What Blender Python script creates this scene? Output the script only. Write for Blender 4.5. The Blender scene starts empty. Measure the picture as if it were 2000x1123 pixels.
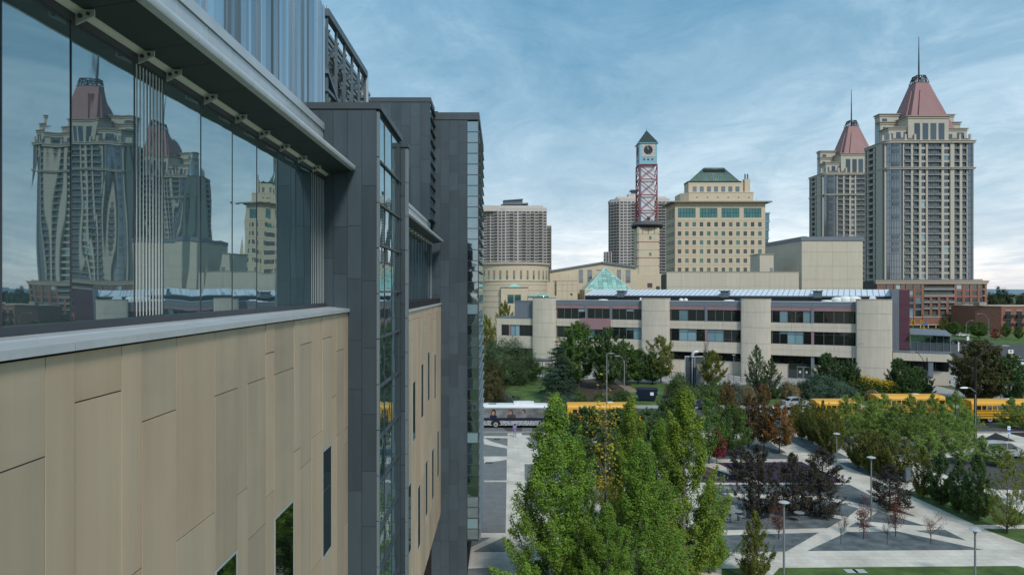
import bpy, math, random
import numpy as np
from mathutils import Vector, Matrix
R = math.radians
scene = bpy.context.scene
col = scene.collection

# ---------------------------------------------------------------- camera, sky, sun, exposure
CAM_H = 18.0
F, CX, CY = 1400.0, 981.0, 567.0          # focal length and vanishing point measured on the 2000 px photograph
cd = bpy.data.cameras.new('camera'); cam = bpy.data.objects.new('camera', cd); col.objects.link(cam)
cam.location = (0, 0, CAM_H); cam.rotation_euler = (R(90), 0, 0)
cd.sensor_width = 36; cd.lens = 36 * F / 2000
cd.shift_x = (1000 - CX) / 2000; cd.shift_y = (CY - 561.5) / 2000
cd.clip_start = 0.1; cd.clip_end = 20000
scene.camera = cam

SUN_DIR = Vector((0.27, -0.66, 0.70)).normalized()      # towards the sun
SUN_EL = math.asin(SUN_DIR.z); SUN_AZ = math.atan2(SUN_DIR.x, SUN_DIR.y)
w = bpy.data.worlds.new('World'); scene.world = w; w.use_nodes = True
nt = w.node_tree; N = nt.nodes; L = nt.links; N.clear()
def nd(t, **k):
    n = N.new(t)
    for a, b in k.items(): setattr(n, a, b)
    return n
def mth(op, a, b=None, c=None, clamp=False):
    n = nd('ShaderNodeMath', operation=op, use_clamp=clamp)
    for i, v in enumerate((a, b, c)):
        if v is None: continue
        if isinstance(v, (int, float)): n.inputs[i].default_value = v
        else: L.new(v, n.inputs[i])
    return n.outputs[0]
out = nd('ShaderNodeOutputWorld'); bg = nd('ShaderNodeBackground'); bg.inputs['Strength'].default_value = 0.1
sky = nd('ShaderNodeTexSky', sky_type='NISHITA', sun_disc=False, sun_elevation=SUN_EL, sun_rotation=SUN_AZ)
tc = nd('ShaderNodeTexCoord'); sp = nd('ShaderNodeSeparateXYZ'); L.new(tc.outputs['Generated'], sp.inputs[0])
zz = mth('MAXIMUM', sp.outputs[2], 0.0)
# overcast deck seen from below: direction projected on a plane overhead
den = mth('ADD', zz, 0.10)
cu = mth('DIVIDE', sp.outputs[0], den); cv = mth('DIVIDE', sp.outputs[1], den)
cmb = nd('ShaderNodeCombineXYZ'); L.new(cu, cmb.inputs[0]); L.new(cv, cmb.inputs[1])
def cloud_noise(scale, detail, rough, rot, sx, sy, off, dist=0.0):
    mp = nd('ShaderNodeMapping'); mp.inputs['Scale'].default_value = (sx, sy, 1); mp.inputs['Rotation'].default_value = (0, 0, R(rot))
    mp.inputs['Location'].default_value = off
    L.new(cmb.outputs[0], mp.inputs[0])
    n = nd('ShaderNodeTexNoise'); n.inputs['Scale'].default_value = scale; n.inputs['Detail'].default_value = detail
    n.inputs['Roughness'].default_value = rough; n.inputs['Distortion'].default_value = dist
    L.new(mp.outputs[0], n.inputs['Vector'])
    return n.outputs[0]
n1 = cloud_noise(0.42, 6, 0.55, 25, 1.0, 0.55, (3.1, 1.7, 0), 0.6)
n2 = cloud_noise(1.9, 8, 0.66, 20, 1.0, 0.7, (7.7, 4.2, 0), 0.9)
n4 = cloud_noise(6.5, 6, 0.65, -10, 1.0, 0.8, (1.7, 9.2, 0), 0.6)
n3 = cloud_noise(0.13, 3, 0.5, -30, 1, 1, (0.4, 2.4, 0))
m1 = mth('ADD', mth('MULTIPLY', n1, 0.56), mth('MULTIPLY', n2, 0.32))
m1 = mth('ADD', m1, mth('MULTIPLY', n3, 0.22))
m1 = mth('ADD', m1, mth('MULTIPLY', n4, 0.09))
def ramp(fac, stops):
    r = nd('ShaderNodeValToRGB'); e = r.color_ramp.elements
    while len(e) < len(stops): e.new(0.5)
    for i, (p, c) in enumerate(stops): e[i].position = p; e[i].color = (*c, 1)
    L.new(fac, r.inputs[0]); return r.outputs[0]
zr = mth('MULTIPLY', zz, 2.0, clamp=True)
dark = ramp(zr, [(0.0, (.50, .51, .55)), (.06, (.43, .50, .57)), (.22, (.295, .41, .495)), (.45, (.165, .305, .415)), (.72, (.085, .225, .35)), (1, (.08, .21, .33))])
light = ramp(zr, [(0.0, (.88, .78, .71)), (.05, (.82, .785, .755)), (.14, (.63, .68, .715)), (.30, (.49, .595, .66)), (.50, (.40, .535, .63)), (.72, (.325, .485, .595)), (1, (.30, .46, .565))])
mk = ramp(m1, [(.47, (0, 0, 0)), (.565, (.32, .32, .32)), (.68, (1, 1, 1))])
mx = nd('ShaderNodeMix', data_type='RGBA'); L.new(mk, mx.inputs[0]); L.new(dark, mx.inputs[6]); L.new(light, mx.inputs[7])
sc10 = nd('ShaderNodeVectorMath', operation='SCALE'); sc10.inputs['Scale'].default_value = 8.7; L.new(mx.outputs[2], sc10.inputs[0])
mx2 = nd('ShaderNodeMix', data_type='RGBA'); mx2.inputs[0].default_value = 0.93
L.new(sky.outputs[0], mx2.inputs[6]); L.new(sc10.outputs[0], mx2.inputs[7])
L.new(mx2.outputs[2], bg.inputs[0]); L.new(bg.outputs[0], out.inputs[0])

sd = bpy.data.lights.new('sun', 'SUN'); sd.energy = 1.5; sd.angle = R(10); sd.color = (1.0, .95, .88)
sun = bpy.data.objects.new('sun', sd); col.objects.link(sun)
sun.rotation_euler = SUN_DIR.to_track_quat('Z', 'Y').to_euler(); sun.location = SUN_DIR * 300

scene.view_settings.view_transform = 'Standard'; scene.view_settings.look = 'None'
scene.view_settings.exposure = 0.75; scene.view_settings.gamma = 1.0; scene.view_settings.use_curve_mapping = False
scene.render.engine = 'CYCLES'
scene.cycles.use_denoising = True; scene.cycles.max_bounces = 6; scene.cycles.diffuse_bounces = 3; scene.cycles.glossy_bounces = 4
scene.cycles.transmission_bounces = 4; scene.cycles.transparent_max_bounces = 8
scene.cycles.caustics_reflective = False; scene.cycles.caustics_refractive = False

# ---------------------------------------------------------------- measuring helpers
def P(px, py, Y): return Vector(((px - CX) * Y / F, Y, CAM_H - (py - CY) * Y / F))
def G(px, py):
    Y = F * CAM_H / (py - CY)
    return ((px - CX) * Y / F, Y)
def zat(py, Y): return CAM_H - (py - CY) * Y / F
def xat(px, Y): return (px - CX) * Y / F

# ---------------------------------------------------------------- materials
def mat(name, c, rough=0.7, var=0.10, scale=1.5, bump=0.0, bscale=20, spec=0.3, metal=0.0, c2=None, orand=0.0, stretch=(1, 1, 1), streak=0.0, coat=0.0, world=False):
    m = bpy.data.materials.new(name); m.use_nodes = True
    t = m.node_tree; b = t.nodes['Principled BSDF']; lk = t.links
    b.inputs['Roughness'].default_value = rough; b.inputs['Specular IOR Level'].default_value = spec; b.inputs['Metallic'].default_value = metal
    b.inputs['Coat Weight'].default_value = coat
    tcn = t.nodes.new('ShaderNodeTexCoord'); geo = t.nodes.new('ShaderNodeNewGeometry')
    mp = t.nodes.new('ShaderNodeMapping'); mp.inputs['Scale'].default_value = stretch
    lk.new(geo.outputs['Position'] if world else tcn.outputs['Object'], mp.inputs[0])
    oi = t.nodes.new('ShaderNodeObjectInfo')
    vadd = t.nodes.new('ShaderNodeVectorMath'); vadd.operation = 'ADD'
    lk.new(mp.outputs[0], vadd.inputs[0])
    if not world:
        vs = t.nodes.new('ShaderNodeVectorMath'); vs.operation = 'SCALE'; vs.inputs[0].default_value = (17, 31, 23)
        lk.new(oi.outputs['Random'], vs.inputs['Scale']); lk.new(vs.outputs[0], vadd.inputs[1])
    nz = t.nodes.new('ShaderNodeTexNoise'); nz.inputs['Scale'].default_value = scale; nz.inputs['Detail'].default_value = 5; nz.inputs['Roughness'].default_value = .62
    lk.new(vadd.outputs[0], nz.inputs['Vector'])
    rp = t.nodes.new('ShaderNodeValToRGB')
    ca = tuple(x * (1 - var) for x in c); cb = tuple(min(1, x * (1 + var)) for x in (c2 or c))
    rp.color_ramp.elements[0].position = .32; rp.color_ramp.elements[0].color = (*ca, 1)
    rp.color_ramp.elements[1].position = .68; rp.color_ramp.elements[1].color = (*cb, 1)
    lk.new(nz.outputs[0], rp.inputs[0])
    cur = rp.outputs[0]
    if streak > 0:      # rain streaks running down the face
        mp2 = t.nodes.new('ShaderNodeMapping'); mp2.inputs['Scale'].default_value = (1, 1, .06)
        lk.new(geo.outputs['Position'], mp2.inputs[0])
        n2_ = t.nodes.new('ShaderNodeTexNoise'); n2_.inputs['Scale'].default_value = 2.2; n2_.inputs['Detail'].default_value = 6; n2_.inputs['Roughness'].default_value = .7
        lk.new(mp2.outputs[0], n2_.inputs['Vector'])
        mr = t.nodes.new('ShaderNodeMapRange'); mr.inputs['From Min'].default_value = .35; mr.inputs['From Max'].default_value = .7
        mr.inputs['To Min'].default_value = 1 - streak; mr.inputs['To Max'].default_value = 1.0
        lk.new(n2_.outputs[0], mr.inputs[0])
        sc_ = t.nodes.new('ShaderNodeVectorMath'); sc_.operation = 'SCALE'; lk.new(cur, sc_.inputs[0]); lk.new(mr.outputs[0], sc_.inputs['Scale']); cur = sc_.outputs[0]
    if orand > 0:
        mr = t.nodes.new('ShaderNodeMapRange'); mr.inputs['To Min'].default_value = 1 - orand; mr.inputs['To Max'].default_value = 1 + orand
        lk.new(oi.outputs['Random'], mr.inputs[0])
        sc_ = t.nodes.new('ShaderNodeVectorMath'); sc_.operation = 'SCALE'; lk.new(cur, sc_.inputs[0]); lk.new(mr.outputs[0], sc_.inputs['Scale']); cur = sc_.outputs[0]
    lk.new(cur, b.inputs['Base Color'])
    if bump > 0:
        bz = t.nodes.new('ShaderNodeTexNoise'); bz.inputs['Scale'].default_value = bscale; bz.inputs['Detail'].default_value = 6
        lk.new(vadd.outputs[0], bz.inputs['Vector'])
        bp = t.nodes.new('ShaderNodeBump'); bp.inputs['Strength'].default_value = bump; bp.inputs['Distance'].default_value = .02
        lk.new(bz.outputs[0], bp.inputs['Height']); lk.new(bp.outputs[0], b.inputs['Normal'])
    return m

def glass(name, base, tint, fmin, fmax, wave=0.006, wscale=0.9, rough=0.02, orand=0.25, stretch=(1, 1, 1)):
    """coated window glass: dark room behind, mirror-like coating, slightly pillowed panes"""
    m = bpy.data.materials.new(name); m.use_nodes = True
    t = m.node_tree; lk = t.links; t.nodes.clear()
    o = t.nodes.new('ShaderNodeOutputMaterial'); mixs = t.nodes.new('ShaderNodeMixShader')
    d = t.nodes.new('ShaderNodeBsdfDiffuse'); g = t.nodes.new('ShaderNodeBsdfGlossy'); g.inputs['Roughness'].default_value = rough
    g.inputs['Color'].default_value = (*tint, 1)
    oi = t.nodes.new('ShaderNodeObjectInfo')
    mr = t.nodes.new('ShaderNodeMapRange'); mr.inputs['To Min'].default_value = 1 - orand; mr.inputs['To Max'].default_value = 1 + orand * 2.2
    lk.new(oi.outputs['Random'], mr.inputs[0])
    sc_ = t.nodes.new('ShaderNodeVectorMath'); sc_.operation = 'SCALE'; sc_.inputs[0].default_value = base; lk.new(mr.outputs[0], sc_.inputs['Scale'])
    lk.new(sc_.outputs[0], d.inputs['Color'])
    lw = t.nodes.new('ShaderNodeLayerWeight'); lw.inputs['Blend'].default_value = .5
    mr2 = t.nodes.new('ShaderNodeMapRange'); mr2.inputs['To Min'].default_value = fmin; mr2.inputs['To Max'].default_value = fmax
    lk.new(lw.outputs['Facing'], mr2.inputs[0]); lk.new(mr2.outputs[0], mixs.inputs[0])
    if wave > 0:
        geo = t.nodes.new('ShaderNodeNewGeometry')
        mp = t.nodes.new('ShaderNodeMapping'); mp.inputs['Scale'].default_value = stretch
        lk.new(geo.outputs['Position'], mp.inputs[0])
        vs = t.nodes.new('ShaderNodeVectorMath'); vs.operation = 'SCALE'; vs.inputs[0].default_value = (37, 61, 43); lk.new(oi.outputs['Random'], vs.inputs['Scale'])
        va = t.nodes.new('ShaderNodeVectorMath'); va.operation = 'ADD'; lk.new(mp.outputs[0], va.inputs[0]); lk.new(vs.outputs[0], va.inputs[1])
        nz = t.nodes.new('ShaderNodeTexNoise'); nz.inputs['Scale'].default_value = wscale; nz.inputs['Detail'].default_value = 1.5; nz.inputs['Roughness'].default_value = .35
        lk.new(va.outputs[0], nz.inputs['Vector'])
        bp = t.nodes.new('ShaderNodeBump'); bp.inputs['Strength'].default_value = 1; bp.inputs['Distance'].default_value = wave
        lk.new(nz.outputs[0], bp.inputs['Height']); lk.new(bp.outputs[0], g.inputs['Normal'])
    lk.new(d.outputs[0], mixs.inputs[1]); lk.new(g.outputs[0], mixs.inputs[2]); lk.new(mixs.outputs[0], o.inputs[0])
    return m

def leafmat(name, ca, cb, trans=0.3, cc=None, ccf=0.0, nscale=0.7):
    m = bpy.data.materials.new(name); m.use_nodes = True
    t = m.node_tree; lk = t.links; t.nodes.clear()
    o = t.nodes.new('ShaderNodeOutputMaterial'); mixs = t.nodes.new('ShaderNodeMixShader'); mixs.inputs[0].default_value = trans
    d = t.nodes.new('ShaderNodeBsdfPrincipled'); d.inputs['Roughness'].default_value = .6; d.inputs['Specular IOR Level'].default_value = .25
    tr = t.nodes.new('ShaderNodeBsdfTranslucent')
    geo = t.nodes.new('ShaderNodeNewGeometry'); oi = t.nodes.new('ShaderNodeObjectInfo')
    nz = t.nodes.new('ShaderNodeTexNoise'); nz.inputs['Scale'].default_value = nscale; nz.inputs['Detail'].default_value = 3
    lk.new(geo.outputs['Position'], nz.inputs['Vector'])
    a = t.nodes.new('ShaderNodeMath'); a.operation = 'MULTIPLY_ADD'; a.inputs[1].default_value = .34
    lk.new(geo.outputs['Random Per Island'], a.inputs[0])
    b2 = t.nodes.new('ShaderNodeMath'); b2.operation = 'MULTIPLY_ADD'; b2.inputs[1].default_value = 1.2; b2.inputs[2].default_value = -.27
    lk.new(nz.outputs[0], b2.inputs[0]); lk.new(b2.outputs[0], a.inputs[2])
    rp = t.nodes.new('ShaderNodeValToRGB'); e = rp.color_ramp.elements
    e[0].position = 0; e[0].color = (*ca, 1); e[1].position = 1; e[1].color = (*cb, 1)
    lk.new(a.outputs[0], rp.inputs[0]); cur = rp.outputs[0]
    if cc:
        gt = t.nodes.new('ShaderNodeMath'); gt.operation = 'GREATER_THAN'; gt.inputs[1].default_value = 1 - ccf
        rr = t.nodes.new('ShaderNodeMath'); rr.operation = 'FRACT'; r2 = t.nodes.new('ShaderNodeMath'); r2.operation = 'MULTIPLY'; r2.inputs[1].default_value = 57.31
        lk.new(geo.outputs['Random Per Island'], r2.inputs[0]); lk.new(r2.outputs[0], rr.inputs[0]); lk.new(rr.outputs[0], gt.inputs[0])
        mx_ = t.nodes.new('ShaderNodeMix'); mx_.data_type = 'RGBA'; mx_.inputs[7].default_value = (*cc, 1)
        lk.new(gt.outputs[0], mx_.inputs[0]); lk.new(cur, mx_.inputs[6]); cur = mx_.outputs[2]
    mr = t.nodes.new('ShaderNodeMapRange'); mr.inputs['To Min'].default_value = .86; mr.inputs['To Max'].default_value = 1.14
    lk.new(oi.outputs['Random'], mr.inputs[0])
    s2 = t.nodes.new('ShaderNodeVectorMath'); s2.operation = 'SCALE'; lk.new(cur, s2.inputs[0]); lk.new(mr.outputs[0], s2.inputs['Scale'])
    lk.new(s2.outputs[0], d.inputs['Base Color']); lk.new(s2.outputs[0], tr.inputs['Color'])
    lk.new(d.outputs[0], mixs.inputs[1]); lk.new(tr.outputs[0], mixs.inputs[2]); lk.new(mixs.outputs[0], o.inputs[0])
    return m

M = {}
M['clad'] = mat('sandstone cladding warm', (.575, .415, .285), .75, .08, .6, .06, 60, c2=(.55, .42, .30), orand=.05, stretch=(1, .5, 1.6), streak=.12)
M['cladB'] = mat('sandstone cladding greenish', (.495, .395, .285), .75, .08, .6, .06, 60, c2=(.51, .40, .285), orand=.06, stretch=(1, .5, 1.6), streak=.13)
M['backing'] = mat('dark joint backing', (.02, .02, .022), .9, .1)
M['zinc'] = mat('grey zinc sheet', (.056, .080, .098), .42, .12, .7, .30, 2.2, spec=.45, orand=.15, streak=.10)
M['zincedge'] = mat('zinc edge trim', (.17, .205, .225), .45, .06, spec=.4)
M['cap'] = mat('dark roof capping', (.062, .080, .092), .5, .1, spec=.4)
M['alu'] = mat('pale aluminium', (.60, .63, .65), .38, .05, 2, spec=.5, metal=.25, streak=.10)
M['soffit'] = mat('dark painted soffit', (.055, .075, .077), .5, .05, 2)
M['frame'] = mat('charcoal window frame', (.055, .062, .072), .45, .08, spec=.4)
M['sidingA'] = mat('blue grey ribbed metal', (.36, .46, .53), .28, .06, .5, spec=.5, metal=.75, orand=.35)
M['steel'] = mat('galvanised steel', (.12, .155, .175), .5, .1, spec=.4, metal=.2)
M['white'] = mat('white paint', (.78, .78, .76), .45, .04)
M['blind'] = mat('white blind rods', (.62, .64, .63), .5, .03)
M['glassL'] = glass('mirror coated glass', (.062, .102, .112), (.64, .80, .84), .32, .72, .008, .75, .012, .2, stretch=(1, 1.4, .55))
M['glassW'] = glass('dark window glass', (.012, .014, .015), (.55, .62, .62), .18, .80, .006, 1.0, .02, .3)
M['glassB'] = glass('teal curtain glass', (.022, .034, .04), (.62, .80, .86), .38, .9, .008, 1.2, .03, .5)
M['glassF'] = glass('far window glass', (.020, .026, .030), (.6, .72, .78), .10, .55, 0, 1, .08, .45)
M['glassT'] = glass('green tinted glass', (.018, .075, .075), (.5, .78, .74), .16, .6, 0, 1, .08, .3)
M['glassBlue'] = glass('blue bay window glass', (.07, .085, .10), (.62, .72, .8), .22, .6, 0, 1, .12, .2)
M['blindpane'] = glass('window with pale blue blind', (.17, .27, .31), (.6, .75, .8), .10, .5, 0, 1, .08, .3)
M['glassP'] = glass('pale green skylight glass', (.26, .44, .37), (.75, .9, .8), .12, .45, 0, 1, .1, .22)
# ---------------------------------------------------------------- mesh helpers
class MB:
    def __init__(s): s.v = []; s.f = []; s.mi = []; s.m = 0
    def quad(s, a, b, c, d):
        i = len(s.v); s.v += [tuple(a), tuple(b), tuple(c), tuple(d)]; s.f.append((i, i+1, i+2, i+3)); s.mi.append(s.m)
    def poly(s, pts):
        i = len(s.v); s.v += [tuple(p) for p in pts]; s.f.append(tuple(range(i, i+len(pts)))); s.mi.append(s.m)
    def hexa(s, p):      # 8 points: bottom ring 0-3, top ring 4-7 (counter-clockwise from above)
        i = len(s.v); s.v += [tuple(q) for q in p]
        for q in ((3, 2, 1, 0), (4, 5, 6, 7), (0, 1, 5, 4), (1, 2, 6, 5), (2, 3, 7, 6), (3, 0, 4, 7)):
            s.f.append(tuple(i+k for k in q)); s.mi.append(s.m)
    def box(s, x0, x1, y0, y1, z0, z1):
        s.hexa([(x0, y0, z0), (x1, y0, z0), (x1, y1, z0), (x0, y1, z0), (x0, y0, z1), (x1, y0, z1), (x1, y1, z1), (x0, y1, z1)])
        return s
    def prism(s, pts, z0, z1):       # outline counter-clockwise in xy
        n = len(pts); i = len(s.v)
        s.v += [(p[0], p[1], z0) for p in pts] + [(p[0], p[1], z1) for p in pts]
        s.f.append(tuple(i+k for k in reversed(range(n)))); s.f.append(tuple(i+n+k for k in range(n))); s.mi += [s.m]*2
        for k in range(n):
            q = (k+1) % n; s.f.append((i+k, i+q, i+n+q, i+n+k)); s.mi.append(s.m)
        return s
    def loft(s, rings, cap=True):
        n = len(rings[0]); i = len(s.v)
        for r_ in rings: s.v += [tuple(p) for p in r_]
        for j in range(len(rings)-1):
            for k in range(n):
                q = (k+1) % n; a = i+j*n
                s.f.append((a+k, a+q, a+n+q, a+n+k)); s.mi.append(s.m)
        if cap:
            s.f.append(tuple(i+k for k in reversed(range(n)))); s.f.append(tuple(i+(len(rings)-1)*n+k for k in range(n))); s.mi += [s.m]*2
        return s
    def tube(s, a, b, r0, r1=None, n=8):
        a = Vector(a); b = Vector(b); r1 = r0 if r1 is None else r1
        d = (b-a).normalized(); u = d.orthogonal().normalized(); v = d.cross(u)
        ring = lambda c, r_: [c + (u*math.cos(2*math.pi*k/n) + v*math.sin(2*math.pi*k/n))*r_ for k in range(n)]
        s.loft([ring(a, r0), ring(b, r1)]); return s
    def path(s, pts, rad, n=6):
        pts = [Vector(p) for p in pts]
        for k in range(len(pts)-1):
            r0, r1 = (rad[k], rad[k+1]) if isinstance(rad, (list, tuple)) else (rad, rad)
            s.tube(pts[k], pts[k+1], r0, r1, n)
        return s
    def bar(s, a, b, wd, ht=None):       # square bar between two points
        a = Vector(a); b = Vector(b); ht = wd if ht is None else ht
        d = (b-a).normalized(); up = Vector((0, 0, 1)) if abs(d.z) < .95 else Vector((0, 1, 0))
        u = d.cross(up).normalized()*wd/2; v = u.cross(d).normalized()*ht/2
        s.loft([[a-u-v, a+u-v, a+u+v, a-u+v], [b-u-v, b+u-v, b+u+v, b-u+v]]); return s
    def lathe(s, prof, n=16, c=(0, 0)):
        s.loft([[(c[0]+r_*math.cos(2*math.pi*k/n), c[1]+r_*math.sin(2*math.pi*k/n), z) for k in range(n)] for r_, z in prof]); return s
    def data(s, name, mats):
        me = bpy.data.meshes.new(name); me.from_pydata(s.v, [], s.f)
        mats = mats if isinstance(mats, (list, tuple)) else [mats]
        for m in mats: me.materials.append(m)
        if len(mats) > 1: me.polygons.foreach_set('material_index', s.mi)
        me.update(); return me
    def build(s, name, m, parent=None, loc=(0, 0, 0), smooth=False, bevel=0):
        me = s.data(name, m); o = bpy.data.objects.new(name, me); col.objects.link(o); o.location = loc
        if parent: o.parent = parent
        if smooth:
            me.polygons.foreach_set('use_smooth', [True]*len(me.polygons))
            try: me.set_sharp_from_angle(angle=R(42))
            except Exception: pass
        if bevel:
            bm_ = o.modifiers.new('Bevel', 'BEVEL'); bm_.width = bevel; bm_.segments = 2; bm_.limit_method = 'ANGLE'
        return o

def tag(o, label=None, cat=None, group=None, kind=None):
    if label: o['label'] = label
    if cat: o['category'] = cat
    if group: o['group'] = group
    if kind: o['kind'] = kind
    return o
def thing(name, label, cat, loc=(0, 0, 0), rotz=0, group=None, kind=None):
    o = bpy.data.objects.new(name, None); col.objects.link(o); o.empty_display_size = .3
    o.location = loc; o.rotation_euler = (0, 0, rotz)
    return tag(o, label, cat, group, kind)
def place(me, name, parent, loc=(0, 0, 0), rot=(0, 0, 0), sc=(1, 1, 1), m=None):
    """one more object that shares mesh data"""
    o = bpy.data.objects.new(name, me); col.objects.link(o); o.parent = parent
    o.location = loc; o.rotation_euler = rot; o.scale = sc
    if m is not None:
        o.material_slots[0].link = 'OBJECT'; o.material_slots[0].material = m
    return o
KIDS = {}
def dup(root, loc, rotz=None, label=None, group=None, sc=None):
    """copy of a thing with copies of its parts and sub-parts (mesh data shared)"""
    if not KIDS.get('ok'): pass
    r = root.copy(); col.objects.link(r); r.location = loc
    if rotz is not None: r.rotation_euler = (0, 0, rotz)
    if sc is not None: r.scale = sc if isinstance(sc, (tuple, list)) else (sc, sc, sc)
    if label: r['label'] = label
    if group: r['group'] = group
    for ch in list(root.children):
        c = ch.copy(); col.objects.link(c); c.parent = r
        for g in list(ch.children):
            d = g.copy(); col.objects.link(d); d.parent = c
    return r
def cube_mesh(name, m):
    """unit box, corner at the origin; scaled per object"""
    b = MB(); b.box(0, 1, 0, 1, 0, 1); return b.data(name, m)
def boxpart(me, name, parent, x0, x1, y0, y1, z0, z1, m=None):
    return place(me, name, parent, (x0, y0, z0), sc=(x1-x0, y1-y0, z1-z0), m=m)
UNIT = {}
def bp(name, mk, parent, x0, x1, y0, y1, z0, z1):
    """a box-shaped part with shared mesh data"""
    if mk not in UNIT: UNIT[mk] = cube_mesh('unit_' + mk, M[mk])
    return boxpart(UNIT[mk], name, parent, x0, x1, y0, y1, z0, z1)
rng = random.Random(11)
# ================================================================ GROUND
M['ground'] = mat('far ground', (.10, .11, .07), .95, .3, .03, world=True)
M['pave'] = mat('pale concrete paving', (.60, .545, .47), .85, .17, .35, .1, 40, c2=(.62, .57, .50), world=True)
def add_joints(m, sx, sy, depth, wd=.012):
    t = m.node_tree; lk = t.links; b_ = t.nodes['Principled BSDF']; src = b_.inputs['Base Color'].links[0].from_socket
    geo = t.nodes.new('ShaderNodeNewGeometry'); br = t.nodes.new('ShaderNodeTexBrick')
    br.inputs['Scale'].default_value = 1.0; br.inputs['Brick Width'].default_value = sx; br.inputs['Row Height'].default_value = sy
    br.inputs['Mortar Size'].default_value = wd; br.inputs['Mortar Smooth'].default_value = .3
    br.inputs['Color1'].default_value = (1, 1, 1, 1); br.inputs['Color2'].default_value = (.90, .90, .90, 1); br.inputs['Mortar'].default_value = (depth, depth, depth, 1)
    lk.new(geo.outputs['Position'], br.inputs['Vector'])
    mx_ = t.nodes.new('ShaderNodeMix'); mx_.data_type = 'RGBA'; mx_.blend_type = 'MULTIPLY'; mx_.inputs[0].default_value = 1
    lk.new(src, mx_.inputs[6]); lk.new(br.outputs[0], mx_.inputs[7]); lk.new(mx_.outputs[2], b_.inputs['Base Color'])
add_joints(M['pave'], 1.2, .6, .62, .014)
M['paveG'] = mat('grey unit paving', (.175, .182, .182), .9, .12, 1.2, .25, 55, world=True)
add_joints(M['paveG'], .6, .3, .7, .010)
M['gravel'] = mat('dark slate gravel', (.104, .124, .134), .95, .34, .9, .8, 45, c2=(.122, .140, .146), world=True)
M['purple'] = mat('purple ground planting', (.040, .020, .052), .95, .5, 6, .9, 25, c2=(.05, .03, .058), world=True)
M['mulch'] = mat('black mulch', (.030, .025, .024), .95, .4, 5, .8, 40, world=True)
M['grass'] = mat('mown grass', (.062, .112, .026), .95, .30, .6, .9, 55, c2=(.082, .132, .034), world=True)
M['asphalt'] = mat('asphalt', (.075, .075, .078), .92, .16, .4, .3, 40, world=True)
M['concrete'] = mat('light concrete', (.36, .35, .33), .85, .12, .6, .1, 30, world=True, streak=.12)
M['soil'] = mat('brown planting soil', (.060, .044, .030), .95, .3, 2, .6, 30, world=True)
M['path'] = mat('tan path', (.27, .19, .14), .9, .15, 1, world=True)
M['paint'] = mat('white road paint', (.55, .55, .53), .8, .2, 3, world=True)

def sheet(name, pts, z, m, kind='structure', label=None):
    b = MB(); b.poly([(x, y, z) for x, y in pts])
    # make it face up
    o = b.build(name, m)
    if o.data.polygons[0].normal.z < 0: o.data.flip_normals()
    o['kind'] = kind
    return o
def z8(*pts): return [G(1380 + x/3.011, 750 + y/3.011) for x, y in pts]
def z7(*pts): return [G(900 + x/3.012, 750 + y/3.012) for x, y in pts]
def pxs(*pts): return [G(x, y) for x, y in pts]

sheet('ground', [(-6000, -2000), (6000, -2000), (6000, 9000), (-6000, 9000)], -.03, M['ground'])
sheet('plaza', [(-30, 26), (140, 26), (140, 90.5), (-30, 90.5)], 0, M['pave'])
sheet('lawn', [(-30, -90), (160, -90), (160, 26), (-30, 26)], -.004, M['grass'])
sheet('road', [(-160, 91), (260, 91), (260, 109.5), (-160, 109.5)], -.10+.004*25, M['asphalt'])
for k, Y in enumerate((95.4, 104.8)):      # lane markings of the street
    for j in range(-8, 20):
        pass
sheet('pavement', [(-160, 109.5), (260, 109.5), (260, 112.3), (-160, 112.3)], .012, M['concrete'])
sheet('lawn', [(-60, 112.3), (79, 112.3), (79, 147), (-60, 190)], .008, M['grass'])
sheet('lawn', [(90.5, 112.3), (260, 112.3), (260, 168), (96, 168)], .008, M['grass'])
sheet('pavement', [(78.8, 112.3), (90.6, 112.3), (112, 186), (98, 186)], .016, M['concrete'])
sheet('pavement', [(5, 150), (81, 119), (82, 136), (20, 172)], .014, M['concrete'])
for nm, px_pts in (('mulch_bed', [(1062, 780), (1130, 742), (1215, 735), (1225, 790), (1120, 800)]), ('mulch_bed', [(940, 790), (945, 742), (990, 738), (985, 785)]),
                   ('mulch_bed', [(1290, 792), (1300, 752), (1460, 752), (1500, 790)])):
    sheet(nm, pxs(*px_pts), .020, M['soil'])
sheet('footpath', pxs((1192, 741), (1205, 741), (1249, 765), (1230, 767)), .024, M['path'])
sheet('lawn', pxs((1545, 752), (1580, 752), (1600, 778), (1560, 778)), .024, M['grass'])
sheet('cross_street', [(96, 172), (330, 172), (330, 236), (96, 236)], .004, M['asphalt'])
sheet('cross_street', [(95, 236), (128, 236), (190, 420), (150, 420)], .004, M['asphalt'])
sheet('lawn', [(134, 240), (330, 240), (330, 338), (190, 338)], .02, M['grass'])
sheet('pavement', [(96, 168.2), (330, 168.2), (330, 171.9), (96, 171.9)], .03, M['concrete'])

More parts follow.
